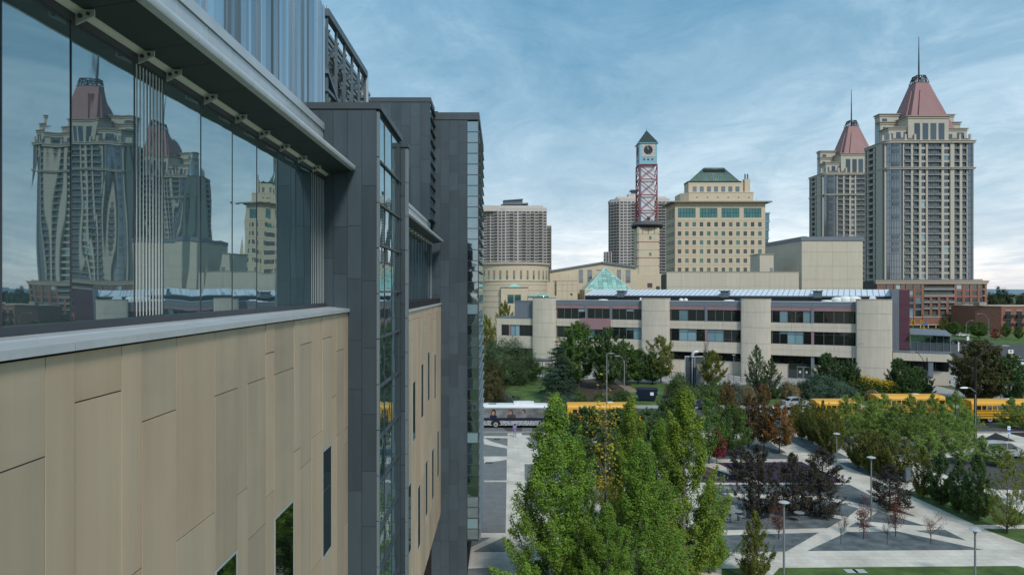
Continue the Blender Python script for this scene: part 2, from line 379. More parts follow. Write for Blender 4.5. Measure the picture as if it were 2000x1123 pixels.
beds = [
 ('gravel_bed', 'gravel', z8((590, 980), (830, 868), (1120, 864), (1630, 973))),
 ('gravel_bed', 'gravel', z8((835, 840), (880, 812), (1005, 838))),
 ('gravel_bed', 'gravel', z8((930, 806), (1010, 746), (1290, 834))),
 ('gravel_bed', 'gravel', z8((1225, 861), (1400, 855), (1525, 918))),
 ('gravel_bed', 'gravel', z8((85, 985), (85, 890), (660, 873), (470, 983))),
 ('gravel_bed', 'gravel', z8((60, 858), (60, 640), (120, 655), (800, 797), (712, 846))),
 ('gravel_bed', 'gravel', z8((230, 668), (740, 690), (895, 730), (832, 780), (800, 775))),
 ('gravel_bed', 'gravel', z8((0, 592), (840, 592), (1000, 674), (956, 714), (700, 660), (140, 640), (0, 640))),
 ('gravel_bed', 'gravel', z8((1040, 734), (1120, 734), (1235, 780))),
 ('purple_bed', 'purple', z8((-60, 578), (-60, 470), (20, 490), (180, 545), (300, 579))),
 ('purple_bed', 'purple', z8((60, 462), (560, 456), (820, 579), (330, 579), (200, 530))),
 ('gravel_bed', 'gravel', z8((775, 462), (870, 462), (1215, 573), (1030, 573))),
 ('gravel_bed', 'gravel', z8((478, 330), (560, 300), (850, 438), (690, 438))),
 ('gravel_bed', 'gravel', z8((60, 372), (300, 368), (545, 440), (60, 440))),
 ('gravel_bed', 'gravel', z8((180, 340), (330, 315), (470, 405), (380, 400), (210, 352))),
 ('gravel_bed', 'gravel', z8((720, 300), (830, 290), (860, 420), (790, 380))),
 ('mulch_bed', 'mulch', z8((1600, 337), (1700, 288), (1818, 336))),
 ('mulch_bed', 'mulch', z8((1722, 276), (2000, 262), (2000, 345))),
 ('mulch_bed', 'mulch', z8((1000, 372), (1380, 350), (1610, 345), (1500, 392), (1010, 420))),
 ('gravel_bed', 'gravel', z8((1190, 450), (1270, 350), (1330, 350), (1240, 440))),
 ('lawn', 'grass', z8((1180, 645), (1270, 604), (1560, 590), (1900, 785), (1900, 826), (1578, 826))),
 ('lawn', 'grass', z8((1628, 850), (1950, 850), (1950, 960), (1867, 938))),
 ('lawn', 'grass', z8((340, 1175), (430, 1080), (1830, 1069), (1990, 1120), (2200, 1175))),
 ('lawn', 'grass', z8((1620, 256), (1700, 236), (2000, 228), (2000, 252))),
 ('lawn', 'grass', z8((90, 1130), (90, 1085), (270, 1083), (230, 1130))),
 ('car_park', 'asphalt', z8((1230, 455), (1640, 408), (2200, 390), (2200, 620), (1700, 620), (1640, 600), (1420, 540))),
 ('paver_band', 'paveG', z7((130, 258), (245, 258), (275, 280), (275, 305), (130, 305))),
 ('paver_band', 'paveG', z7((132, 314), (275, 318), (275, 364), (180, 336))),
 ('paver_band', 'paveG', z7((132, 352), (272, 378), (272, 424), (132, 424))),
 ('paver_band', 'paveG', z7((150, 464), (270, 444), (270, 565), (110, 565), (114, 462))),
 ('paver_band', 'paveG', z7((60, 576), (269, 576), (264, 874), (60, 874))),
 ('paver_band', 'paveG', z7((40, 906), (176, 902), (48, 964))),
 ('paver_band', 'paveG', z7((72, 986), (262, 896), (262, 984))),
 ('paver_band', 'paveG', z7((40, 1086), (186, 1080), (275, 1130), (250, 1175), (40, 1175))),
 ('paver_band', 'paveG', z7((360, 258), (420, 258), (420, 300), (360, 300))),
 ('paver_band', 'paveG', z7((384, 316), (560, 316), (640, 420), (480, 420), (425, 350))),
 ('paver_band', 'paveG', z7((375, 470), (720, 470), (740, 565), (376, 565))),
 ('paver_band', 'paveG', z7((377, 578), (760, 578), (800, 680), (380, 760))),
]
for k, (nm, mk, pts) in enumerate(beds):
    sheet(nm, pts, .006 + .0045*(k % 9), M[mk])
# kerbs along the street: pale lengths of stone with open joints
kerb = thing('kerb', 'pale concrete kerb along the near side of the bus street', 'kerb')
kb = MB(); kb.box(0, 2.94, 0, .16, 0, .13); kme = kb.data('kerb stone', M['concrete'])
for k in range(-8, 28): place(kme, 'kerb_stone', kerb, (k*3.0, 90.7, .002))
kerb2 = thing('kerb', 'pale concrete kerb along the far grassy side of the bus street', 'kerb')
for k in range(-10, 30): place(kme, 'kerb_stone', kerb2, (k*3.0, 109.3, .002))

# ================================================================ THE NEAR BUILDING ON THE LEFT
XW, XG = -3.80, -4.38            # panelled wall plane, glass plane
ab = thing('arts_building', 'building in sandstone panels, mirror glass and dark zinc filling the whole left side', 'building', (0, 0, 0))
Yw = lambda px: -XW*F/(CX-px)
# --- backing mass
bk = MB(); bk.box(-24, XW-.06, -6, 17.66, 0, 17.5); bk.box(-24, XW-.06, 21.6, 44.5, 4.25, 17.5)
bk.box(-24, XG-.12, -6, 17.66, 17.45, 22.05); bk.box(-24, XG-.12, 21.6, 44.5, 17.45, 22.05)
bk.build('core_wall', M['backing'], ab)
rf = MB(); rf.box(-24, XG-.2, -6, 44.4, 22.06, 22.12); rf.build('roof', M['cap'], ab)
# --- sandstone panels, wall 1
bounds = [-6, -5.1, -4.55, -3.6, -2.5, -2.05, -1.1, -.3, .45, .95, 1.8, 2.4, 3.15, 3.6, 4.3, 5.05] + [Yw(p) for p in (88, 146, 238, 277.5, 345, 420, 464, 484, 519, 536, 574.5, 587, 609, 630, 648, 657, 672)] + [17.66]
known = {15: [16.62, 12.2], 16: [13.8, 11.1], 17: [17.0, 13.1, 11.6], 18: [15.08, 12.6], 19: [16.61, 13.4], 20: [15.07, 12.0], 21: [16.6, 14.29, 11.2], 22: [15.06, 12.3], 23: [16.6, 14.27, 11.4],
         24: [16.98, 14.67, 12.0], 25: [16.59, 14.2], 26: [15.05, 12.6], 27: [16.97, 14.64, 12.1], 28: [15.04, 12.4], 29: [16.97, 14.6, 12.3], 30: [15.6, 13.1], 31: [16.6, 14.66], 14: [16.62, 13.9]}
levels = [17.0, 16.6, 15.06, 14.65, 14.27, 13.1, 12.3, 11.4]
holes1 = {21: [(11.6, 14.29)], 25: [(10.8, 14.2)], 29: [(12.3, 14.6)]}      # window columns
pan_me = cube_mesh('cladding panel', M['clad']); panB_me = cube_mesh('cladding panel greenish', M['cladB']); PM = [pan_me]
WARM = {1, 4, 6, 9, 11, 14, 16, 18, 20, 22, 24, 26, 28, 30, 32}
def panel_column(y0, y1, ztop, zbot, cuts, holes=()):
    cuts = sorted([ztop] + [c for c in cuts if zbot+.3 < c < ztop-.2] + [zbot] + [z for h in holes for z in h], reverse=True)
    for a, b in zip(cuts[:-1], cuts[1:]):
        if a-b < .05: continue
        mid = (a+b)/2
        if any(h[0] < mid < h[1] for h in holes): continue
        off = rng.uniform(-.005, .005)
        boxpart(PM[0] if rng.random() < .8 else (panB_me if PM[0] is pan_me else pan_me), 'cladding_panel', ab, XW-.04+off, XW+off, y0+.005, y1-.005, b+.007, a-.007)
for i in range(len(bounds)-1):
    cuts = known.get(i) or sorted(rng.sample(levels, 3))
    cuts = list(cuts) + [rng.choice((9.4, 8.3)), rng.choice((5.4, 6.2)), 3.0]
    PM[0] = pan_me if i in WARM else panB_me
    panel_column(bounds[i], bounds[i+1], 17.45, 0, cuts, holes1.get(i, ()))
def slit_window(y0, y1, z0, z1, parent=ab):
    f = MB(); t = .035; x0, x1 = XW-.05, XW+.006
    f.box(x0, x1, y0, y0+t, z0, z1); f.box(x0, x1, y1-t, y1, z0, z1); f.box(x0, x1, y0+t, y1-t, z0, z0+t); f.box(x0, x1, y0+t, y1-t, z1-t, z1)
    wnd = f.build('window', M['alu'], parent)
    g = MB(); g.box(XW-.045, XW+.001, y0+t, y1-t, z0+t, z1-t); g.build('pane', M['glassW'], wnd)
    mm = MB(); mm.box(XW+.0012, XW+.003, y0+t, y1-t, (z0+z1)/2+.25, (z0+z1)/2+.28); mm.build('glazing_bar', M['frame'], wnd)
for i, hs in holes1.items():
    for z0, z1 in hs: slit_window(bounds[i]+.01, bounds[i+1]-.01, z0, z1)
# --- wall 2 beyond the zinc stair block
W2 = [(797.5, 803, 950, 1072), (806, 811.5, 747, 856), (816, 821, 953, 1061), (822.5, 827, 712, 812), (831, 835, 904, 1001), (835.5, 839, 688, 780), (843.5, 847, 880, 969), (848.5, 851, 693, 777), (854, 857, 844, 926)]
holes2 = []
for a, b, t, bt in W2:
    ya, yb = Yw(a), Yw(b); ym = (ya+yb)/2
    holes2.append((ya, yb, zat(bt, yb), zat(t, ya)))
edges = sorted(set([21.65, 44.45] + [e for h in holes2 for e in h[:2]]))
full = [edges[0]]
for e in edges[1:]:
    n = max(1, round((e-full[-1])/.95))
    s0 = full[-1]
    full += [s0+(e-s0)*k/n for k in range(1, n+1)]
lev2 = [16.75, 16.4, 15.9, 14.6, 13.2, 11.8, 10.4, 9.1, 7.7, 6.3]
for a, b in zip(full[:-1], full[1:]):
    if b-a < .04: continue
    hs = [(h[2], h[3]) for h in holes2 if h[0] < (a+b)/2 < h[1]]
    PM[0] = pan_me if rng.random() < .6 else panB_me
    panel_column(a, b, 17.12, 4.25, [rng.choice(lev2[:3])] + rng.sample(lev2[3:], 2), hs)
for h in holes2: slit_window(*h)
# sloping end: underside of the overhang and the shopfront below it
uo = MB(); uo.box(-24, XW-.05, 21.65, 44.45, 4.18, 4.24); uo.build('overhang_soffit', M['alu'], ab)
for k in range(12):
    y0 = 21.7+k*1.9
    s_ = MB(); s_.box(XW-1.25, XW-1.2, y0+.05, y0+1.82, .15, 4.1); s_.build('shopfront_pane', M['glassW'], ab)
    s_ = MB(); s_.box(XW-1.2, XW-1.1, y0-.05, y0+.03, 0, 4.18); s_.build('shopfront_mullion', M['frame'], ab)
# --- sill coping, in lengths
for (ya, yb, ztop) in ((-6, 17.66, 17.545), (21.65, 44.45, 17.20)):
    edges = [ya]; step = 2.05
    while edges[-1]+step < yb-.5: edges.append(edges[-1]+step)
    edges.append(yb)
    for a, b in zip(edges[:-1], edges[1:]):
        c = MB(); a += .006; b -= .006; zb = ztop-.075; zi = ztop+.05
        sec = [(XW+.05, zb), (XW+.05, ztop), (XW-.28, ztop+.03), (XW-.283, ztop+.04), (XG+.07, zi), (XG+.07, zb)]
        c.loft([[(x, a, z) for x, z in sec], [(x, b, z) for x, z in sec]]); c.build('sill_coping', M['alu'], ab)
# --- band of mirror glass 1
gl = MB(); gl.box(XG-.02, XG+.06, -6, 17.66, 17.56, 17.68); gl.build('sill_frame', M['frame'], ab)
gl = MB(); gl.box(XG-.02, XG+.05, -6, 17.66, 20.72, 20.80); gl.build('head_frame', M['frame'], ab)
Yg = lambda px: -XG*F/(CX-px)
pe = [-6, -4.6, -3.2, -1.8, -.4, .9, 2.3, 3.7, 5.1] + [Yg(p) for p in (0, 137, 261, 317, 391, 452.5, 500.5, 541.5, 577, 606)] + [17.66]
for i, (a, b) in enumerate(zip(pe[:-1], pe[1:])):
    tilt = rng.uniform(-.0015, .0015); toe = .0068*(b-a)       # panes sit slightly toed-in in their frames
    g = MB(); g.hexa([(XG-.04, a+.012, 17.68), (XG-toe+tilt, a+.012, 17.68), (XG+toe-tilt, b-.012, 17.68), (XG-.04, b-.012, 17.68), (XG-.04, a+.012, 20.72), (XG-toe-tilt, a+.012, 20.72), (XG+toe+tilt, b-.012, 20.72), (XG-.04, b-.012, 20.72)])
    g.build('glass_pane', M['glassL'], ab)
    if i > 0:
        mm = MB(); mm.box(XG-.03, XG+.014, a-.009, a+.009, 17.68, 20.72); mm.build('mullion', M['frame'], ab)
for a, b, n in ((Yg(261), Yg(317), 9), (Yg(606), 17.6, 8), (.2, .8, 8)):       # vertical glass fins in front of the panes
    for k in range(n):
        y = a+(b-a)*(k+.5)/n
        f = MB(); f.box(XG+.012, XG+.018, y-.007, y+.007, 17.69, 20.70); f.build('glass_fin', M['blind'], ab)
# --- canopies over both glass bands
def canopy(ya, yb, lines):
    for k in range(len(lines)-1):
        a, b = lines[k]+.005, lines[k+1]-.005
        c = MB(); sec = [(XG+.135, 20.845), (XG+.135, 20.88), (-3.705, 21.06), (-3.705, 20.932)]
        lp = MB(); ls = [(-3.70, 20.925), (-3.70, 21.075), (-3.66, 21.09), (-3.61, 21.05), (-3.60, 21.00), (-3.62, 20.95)]
        lp.loft([[(x, a, z) for x, z in reversed(ls)], [(x, b, z) for x, z in reversed(ls)]]); lp.build('canopy_lip', M['alu'], ab, smooth=True)
        c.loft([[(x, a, z) for x, z in reversed(sec)], [(x, b, z) for x, z in reversed(sec)]])
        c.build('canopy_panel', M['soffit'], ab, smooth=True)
        br = MB(); br.loft([[(XG+.05, a, 20.69), (XG+.24, a, 20.78), (XG+.24, a, 20.845), (XG+.05, a, 20.845)], [(XG+.05, a+.02, 20.69), (XG+.24, a+.02, 20.78), (XG+.24, a+.02, 20.845), (XG+.05, a+.02, 20.845)]]); o = br.build('canopy_bracket', M['alu'], ab)
        bb = MB(); bb.tube((XG+.10, a-.015, 20.78), (XG+.10, a-.0, 20.78), .024, n=8); bb.tube((XG+.18, a-.012, 20.80), (XG+.18, a-.0, 20.80), .02, n=8); bb.build('bolt', M['frame'], o)
    t = MB(); t.loft([[(XG-.02, ya, 20.802), (XG+.055, ya, 20.802), (XG+.13, ya, 20.852), (XG+.13, ya, 20.90), (XG-.02, ya, 20.90)], [(XG-.02, yb, 20.802), (XG+.055, yb, 20.802), (XG+.13, yb, 20.852), (XG+.13, yb, 20.90), (XG-.02, yb, 20.90)]]); t.build('light_trough', M['white'], ab)
    n = round((yb-ya)/1.0); st = (yb-ya)/n
    for k in range(n):      # pale fascia panels and their capping
        a, b = ya+k*st+.005, ya+(k+1)*st-.005
        bp('fascia_panel', 'alu', ab, XG-.06, XG-.02, a, b, 20.92, 21.92)
    n = round((yb-ya)/3.0); st = (yb-ya)/n
    for k in range(n): bp('fascia_capping', 'alu', ab, XG-.2, XG+.01, ya+k*st+.005, ya+(k+1)*st-.005, 21.93, 22.10)
canopy(-6, 17.62, pe[:-1]+[17.62])
canopy(21.7, 43.9, [21.7+1.27*k for k in range(17)]+[43.9])
# --- ribbed metal storey above
XS = -4.78
sb = MB(); sb.box(-22, XS-.1, -6, 19.6, 22.1, 25.6); sb.build('upper_storey', M['cap'], ab)
y = -6.0; 
rib_me = {}
while y < 19.55:
    wd = rng.choice((.10, .16, .22, .30))
    d = rng.choice((.0, .05, .10))
    if y+wd > 19.6: wd = 19.6-y
    bp('ribbed_sheet', 'sidingA', ab, XS-.1, XS-.07+d, y+.004, y+wd-.004, 22.1, 25.66)
    y += wd
rt = MB(); rt.box(XS-.45, XS-.12, -6, 19.6, 25.66, 25.70); rt.build('roof_edge', M['alu'], ab)
# --- open steel screen of the roof plant
scn = MB(); zt, zb = 25.62, 22.12
scn_top = MB(); scn_top.bar((XS-.05, 19.65, zt), (XS-.05, 25.3, zt), .16, .2); scn_top.build('screen_top_rail', M['steel'], ab)
m_ = MB(); m_.bar((XS-.05, 19.65, 24.0), (XS-.05, 23.6, 22.3), .14); m_.build('screen_brace', M['steel'], ab)
m_ = MB(); m_.bar((XS-.05, 19.65, 23.5), (XS-.05, 25.2, 23.5), .10); m_.build('screen_mid_rail', M['steel'], ab)
for k in range(6):
    yy = 19.75+k*1.1
    m_ = MB(); m_.box(XS-.09, XS-.02, yy-.04, yy+.04, zb, zt-.1); m_.build('screen_post', M['steel'], ab)
    m_ = MB(); m_.box(XS-1.4, XS-.1, yy-.04, yy+.04, 24.75, 24.85); m_.build('screen_outrigger', M['steel'], ab)
    m_ = MB(); m_.box(XS-1.4, XS-.1, yy-.04, yy+.04, 23.25, 23.33); m_.build('screen_outrigger', M['steel'], ab)
for k in range(5):
    yy = 19.75+k*1.1
    for za, zb_ in ((22.2, 23.5), (23.5, 24.8), (24.8, 25.55)):
        m_ = MB(); m_.bar((XS-.25, yy, za), (XS-.25, yy+1.1, zb_), .06, .05); m_.build('screen_brace', M['steel'], ab)
        m_ = MB(); m_.bar((XS-.7, yy+1.1, za), (XS-.7, yy, zb_), .05, .05); m_.build('screen_brace', M['steel'], ab)
for k in range(9):      # sloping blades behind the frame
    z = 22.35+k*.36
    m_ = MB(); m_.hexa([(XS-1.05, 19.7, z), (XS-.75, 19.7, z+.12), (XS-.75, 25.2, z+.12), (XS-1.05, 25.2, z), (XS-1.05, 19.7, z+.03), (XS-.75, 19.7, z+.15), (XS-.75, 25.2, z+.15), (XS-1.05, 25.2, z+.03)])
    m_.build('screen_louvre', M['zincedge'], ab)
for k in range(24):
    yy = 19.7+k*.235
    m_ = MB(); m_.tube((XS-.05, yy, zt+.1), (XS-.05, yy, zt+.22), .012, .004, 5); m_.build('bird_spike', M['steel'], ab)
m_ = MB(); m_.box(XS-.2, XS+.02, 25.3, 25.5, 22.1, 25.7); m_.build('screen_end_post', M['alu'], ab)
m_ = MB(); m_.box(-20, XS-1.35, 19.8, 33, 22.1, 27.1); m_.build('roof_plant', M['cap'], ab)
for k in range(22): bp('plant_louvre', 'zincedge', ab, XS-1.34, XS-1.27, 19.85, 32.9, 22.15+k*.225, 22.27+k*.225)

# --- zinc blocks
def zinc_face(x0, x1, Y, z0, z1, colw, hmin, hmax, nm='zinc_panel', cols=None):
    xs = cols
    if xs is None:
        n = max(1, round((x1-x0)/colw)); xs = [x0+(x1-x0)*k/n for k in range(n+1)]
    for a, b in zip(xs[:-1], xs[1:]):
        z = z1; first = True
        while z > z0+.02:
            h = rng.uniform(hmin, hmax) * (rng.uniform(.3, 1) if first else 1); first = False
            zb_ = max(z0, z-h)
            if zb_-z0 < .4: zb_ = z0
            o = rng.uniform(0, .003)
            bp(nm, 'zinc', ab, a+.004, b-.004, Y-.02-o, Y, zb_+.004, z-.004)
            z = zb_
Y1 = 17.67; X1 = -3.03
core = MB(); core.box(-8, X1-.03, Y1+.005, 21.38, 0, 22.45); core.build('stair_block', M['backing'], ab)
zinc_face(-6.0, X1-.07, Y1, 0, 22.45, .5, 1.1, 2.5, cols=[-6.0, -5.5, -5.02] + [xat(p, Y1) for p in (625, 651, 678.6, 707)] + [X1-.07])
cp = MB(); cp.box(-6.2, X1+.04, Y1-.05, 21.5, 22.46, 22.62); cp.build('roof_capping', M['cap'], ab)
for k in range(20):      # edge trim beside the stair glazing
    bp('edge_trim', 'zincedge', ab, X1-.065, X1+.0, Y1-.024, Y1+.10, .01+k*1.12, k*1.12+1.11)
rows = [0.2, 1.9, 3.6, 5.3, 7.0, 8.7, 9.9] + sorted(zat(p, 17.75) for p in (1118, 1037, 945, 856, 756, 660, 570, 479, 399, 315)) + [22.3]
rows = [r_ for r_ in rows if r_ < 10.2] + [r_ for r_ in rows if r_ > 10.9]
cols = [Y1+.11, 18.55, 19.75, 20.95]
for a, b in zip(rows[:-1], rows[1:]):
    for c, d in zip(cols[:-1], cols[1:]):
        t1 = rng.uniform(-.004, .004)
        g = MB(); g.hexa([(X1-.05, c+.01, a+.02), (X1-.02+t1, c+.01, a+.02), (X1-.02-t1, d-.01, a+.02), (X1-.05, d-.01, a+.02), (X1-.05, c+.01, b-.02), (X1-.02-t1, c+.01, b-.02), (X1-.02+t1, d-.01, b-.02), (X1-.05, d-.01, b-.02)])
        g.build('glass_pane', M['glassL'], ab)
    bp('transom', 'frame', ab, X1-.04, X1+.03, cols[0], 21.38, a-.025, a+.025)
for c in cols[1:-1]: bp('mullion', 'frame', ab, X1-.04, X1-.005, c-.012, c+.012, .2, 22.3)
bp('edge_trim', 'frame', ab, X1-.04, X1+.01, cols[-1], 21.38, .1, 22.3)
# fin wall at the far end of the stair block
fn = MB(); fn.box(X1-.1, -2.83, 21.39, 21.62, 0, 22.25); fn.build('fin_wall', M['zinc'], ab)
for k in range(14): bp('zinc_panel', 'zinc', ab, X1-.09, -2.90, 21.37, 21.387, k*1.6+.01, k*1.6+1.59)
for k in range(22): bp('edge_trim', 'zincedge', ab, -2.895, -2.822, 21.36, 21.63, k*1.01+.01, k*1.01+1.0)
cp = MB(); cp.box(X1-.2, -2.79, 21.33, 21.66, 22.26, 22.38); cp.build('roof_capping', M['cap'], ab)
# glass band 2
gl = MB(); gl.box(XG-.02, XG+.06, 21.65, 44.45, 17.25, 17.35); gl.build('sill_frame', M['frame'], ab)
yy = 21.65; k = 0
while yy < 44.3:
    y2 = min(44.45, yy+1.27)
    g = MB(); t1 = rng.uniform(-.004, .004); g.hexa([(XG-.04, yy+.01, 17.35), (XG+t1, yy+.01, 17.35), (XG-t1, y2-.01, 17.35), (XG-.04, y2-.01, 17.35), (XG-.04, yy+.01, 20.78), (XG-t1, yy+.01, 20.78), (XG+t1, y2-.01, 20.78), (XG-.04, y2-.01, 20.78)])
    g.build('glass_pane', M['glassL'], ab)
    bp('mullion', 'frame', ab, XG-.03, XG+.025, yy-.012, yy+.012, 17.35, 20.78); yy = y2
bp('edge_trim', 'zincedge', ab, XG-.02, XG+.12, 43.3, 43.5, 17.36, 20.78)
# block 2 (upper) and block 3 (full height)
c = MB(); c.box(-14, -4.26, 42.02, 44.5, 22.1, 29.1); c.box(-14, -4.0, 44.52, 56, 17, 29.1); c.build('stair_block', M['backing'], ab)
zinc_face(-8.2, -4.23, 42.0, 22.12, 29.0, .55, 1.0, 2.2)
c = MB(); c.box(-14, -4.18, 41.95, 44.4, 29.02, 29.28); c.build('roof_capping', M['cap'], ab)
for k in range(20): bp('louvre_pane', 'glassB', ab, -4.25, -4.22, 42.05, 44.45, 22.2+k*.34+.015, 22.2+(k+1)*.34-.015)
for k in range(11): bp('louvre_blade', 'frame', ab, -4.25, -4.13, 42.03, 44.47, 22.2+k*.66-.02, 22.2+k*.66+.02)
Y3 = 44.5
c = MB(); c.box(-14, -2.21, Y3+.02, 56, 0, 29.0); c.build('stair_block', M['backing'], ab)
zinc_face(-4.4, -2.19, Y3, 0, 28.55, .5, .9, 2.0)
c = MB(); c.box(-14, -1.42, Y3-.06, 55, 28.57, 29.02); c.build('roof_capping', M['cap'], ab)
zs = [2.55+.665*k for k in range(40)]
for k, (a, b) in enumerate(zip(zs[:-1], zs[1:])):
    m_ = 'blindpane' if k in (1, 9, 21) else 'glassB'
    bp('glass_pane', m_, ab, -2.17, -1.50, Y3-.0, Y3+.03, a+.02, b-.02)
    bp('transom', 'frame', ab, -2.19, -1.47, Y3-.03, Y3+.03, a-.022, a+.022)
    for j in range(2): bp("glass_pane", "glassB", ab, -1.51, -1.48, Y3+.1+j*4.9, Y3+.1+(j+1)*4.9-.04, a+.02, b-.02)
    bp('sun_fin', 'zincedge', ab, -1.47, -1.36, Y3+.02, 54.4, a-.015, a+.015)
bp('edge_trim', 'frame', ab, -2.2, -2.16, Y3-.04, Y3+.03, 2.5, 28.55); bp('edge_trim', 'frame', ab, -1.51, -1.455, Y3-.04, Y3+.05, 2.5, 28.55)
c = MB(); c.box(-2.2, -1.46, Y3+.04, 54.4, 2.44, 2.53); c.build('bay_soffit', M['frame'], ab)
c = MB(); c.box(-2.2, -1.52, Y3+.04, 54.3, 2.54, 28.56); c.build('bay_core', M['backing'], ab)
# ================================================================ FAR BUILDINGS
M['stoneC'] = mat('civic buff stone', (.585, .500, .370), .85, .05, .25, stretch=(1, 1, 3), streak=.08)
M['stoneC2'] = mat('civic buff stone band', (.60, .515, .39), .85, .05, .3)
M['groove'] = mat('dark stone joint', (.26, .21, .14), .9, .05)  # darker stone tone for joint strips and slot surrounds
M['verdigris'] = mat('green copper roof', (.105, .205, .175), .6, .18, .5, c2=(.12, .22, .20))
M['dkgreen'] = mat('dark green roof', (.022, .045, .045), .6, .15, 1)
M['skyblue'] = mat('light blue clock cladding', (.22, .45, .55), .55, .05, 1)
M['redsteel'] = mat('red painted steel', (.31, .070, .080), .5, .08)
M['whitep'] = mat('white core panel', (.60, .64, .68), .6, .04)
M['dial'] = mat('clock dial', (.025, .032, .042), .6, .1)
M['dialstone'] = mat('pale clock surround', (.50, .49, .47), .7, .08, 3)
M['lib'] = mat('library beige precast', (.605, .550, .460), .85, .05, .35, streak=.15)
M['libgrey'] = mat('library grey metal', (.165, .19, .225), .55, .06)
M['pink'] = mat('faded pink band', (.30, .185, .20), .7, .08)
M['maroon'] = mat('maroon metal cladding', (.105, .045, .065), .6, .08)
M['seam'] = mat('pale standing seam roof', (.66, .71, .77), .5, .06, .6, spec=.3)
M['theatre'] = mat('theatre beige panels', (.56, .51, .415), .85, .05, .2, streak=.12)
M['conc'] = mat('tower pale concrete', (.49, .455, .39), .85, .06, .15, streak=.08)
M['concD'] = mat('tower darker trim', (.33, .30, .25), .85, .06)  # darker concrete tone for copings, cornices and other trim
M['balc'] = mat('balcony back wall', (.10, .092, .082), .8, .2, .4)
M['railg'] = mat('grey balcony glass rail', (.13, .145, .155), .35, .15)
M['slab'] = mat('balcony slab edge', (.36, .36, .35), .8, .06)
M['redroof'] = mat('rose copper roof', (.275, .150, .155), .6, .07, .12, c2=(.295, .165, .165), stretch=(1, 1, .2))
M['iron'] = mat('dark iron', (.025, .025, .028), .6, .1)
M['brick'] = mat('red brick', (.245, .115, .085), .9, .14, 1.4, c2=(.27, .13, .098))
M['brickL'] = mat('pale brick belt', (.46, .38, .31), .9, .06)
M['condo'] = mat('far condo concrete', (.52, .485, .45), .9, .05, .2)
M['condoG'] = mat('far condo window', (.105, .112, .122), .35, .35, .6, spec=.5)
M['condoG2'] = mat('far condo spandrel', (.20, .19, .185), .7, .15, .5)

def facade(root, x0, x1, y, z0, n, dz, bays, m_wall, depth=.7, slabm='slab', left=None):
    """one face of a tower in local metres: bays = (x0, x1, kind); everything between bays is pier"""
    top = z0+n*dz
    b = MB()
    xs = x0
    for a, c, k in bays:
        if a-xs > .02: b.box(xs, a, y-.01, y+depth, z0, top)
        xs = c
    if x1-xs > .02: b.box(xs, x1, y-.01, y+depth, z0, top)
    b.build('pier', M[m_wall], root)
    return top

# ---------------------------------------------------------------- twin apartment towers with rose roofs
tower = thing('apartment_tower', 'nearer and larger tower with rose pyramid roof, thin spire and balconied pale shaft', 'tower', (184.6, 345, 0))
TW, TD, ZP, DZ = 42.6, 20.0, 22.9, 3.16
NF = 21; ZT = ZP + NF*DZ
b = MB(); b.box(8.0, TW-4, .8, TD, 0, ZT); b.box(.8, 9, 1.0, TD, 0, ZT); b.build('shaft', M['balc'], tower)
b = MB(); b.box(15, TW-1, TD, TD+14, 0, ZT); b.build('rear_shaft', M['conc'], tower)
FR = [(8.9, 12.1, 'b'), (13.2, 15.9, 'b'), (17.0, 19.2, 'w'), (20.1, 23.3, 'b'), (23.5, 26.7, 'b'), (27.9, 30.8, 'w'), (32.7, 35.4, 'b'), (36.6, 38.9, 'b')]
piers = [(8.2, 8.9, 0), (12.1, 13.2, .0), (15.9, 17.0, -.25), (19.2, 20.1, -.25), (23.3, 23.5, .5), (26.7, 27.9, -.25), (30.8, 32.7, -.5), (35.4, 36.6, -.3), (38.9, 39.4, 0)]
for a, c, o in piers: bp('pier', 'conc', tower, a, c, o-.02, 1.0, 0, ZT)
slab_me = cube_mesh('balcony slab', M['slab']); rail_me = cube_mesh('balcony rail', M['railg']); sp_me = cube_mesh('spandrel', M['conc'])
wn = MB(); wn.box(0, 1, 0, 1, 0, 1); win_me = wn.data('tower window', M['glassF'])
win2_me = cube_mesh('tower window pale', M['blindpane'])
fs = MB()
for f in range(NF):
    z = ZP+f*DZ
    for a, c, k in FR:
        if k == 'b':
            o = boxpart(slab_me, 'balcony', tower, a-.02, c+.02, -.35, .82, z-.12, z+.12)
            fs.box(a, c, -.30, -.25, z+.12, z+1.05)
        else:
            boxpart(sp_me, 'spandrel', tower, a, c, .12, .8, z-.25, z+.75)
            wo = boxpart(win2_me if rng.random() < .16 else win_me, 'window', tower, a+.06, c-.06, .45, .7, z+.75, z+DZ-.25)
fr = fs.build('balcony_rails', M['railg'], tower); fr['kind'] = 'stuff'
# windows set in the balcony back walls
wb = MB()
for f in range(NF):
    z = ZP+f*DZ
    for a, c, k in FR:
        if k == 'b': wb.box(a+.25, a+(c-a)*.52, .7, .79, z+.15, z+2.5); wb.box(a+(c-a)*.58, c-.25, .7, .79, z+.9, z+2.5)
o = wb.build('balcony_doors', M['glassF'], tower); o['kind'] = 'stuff'
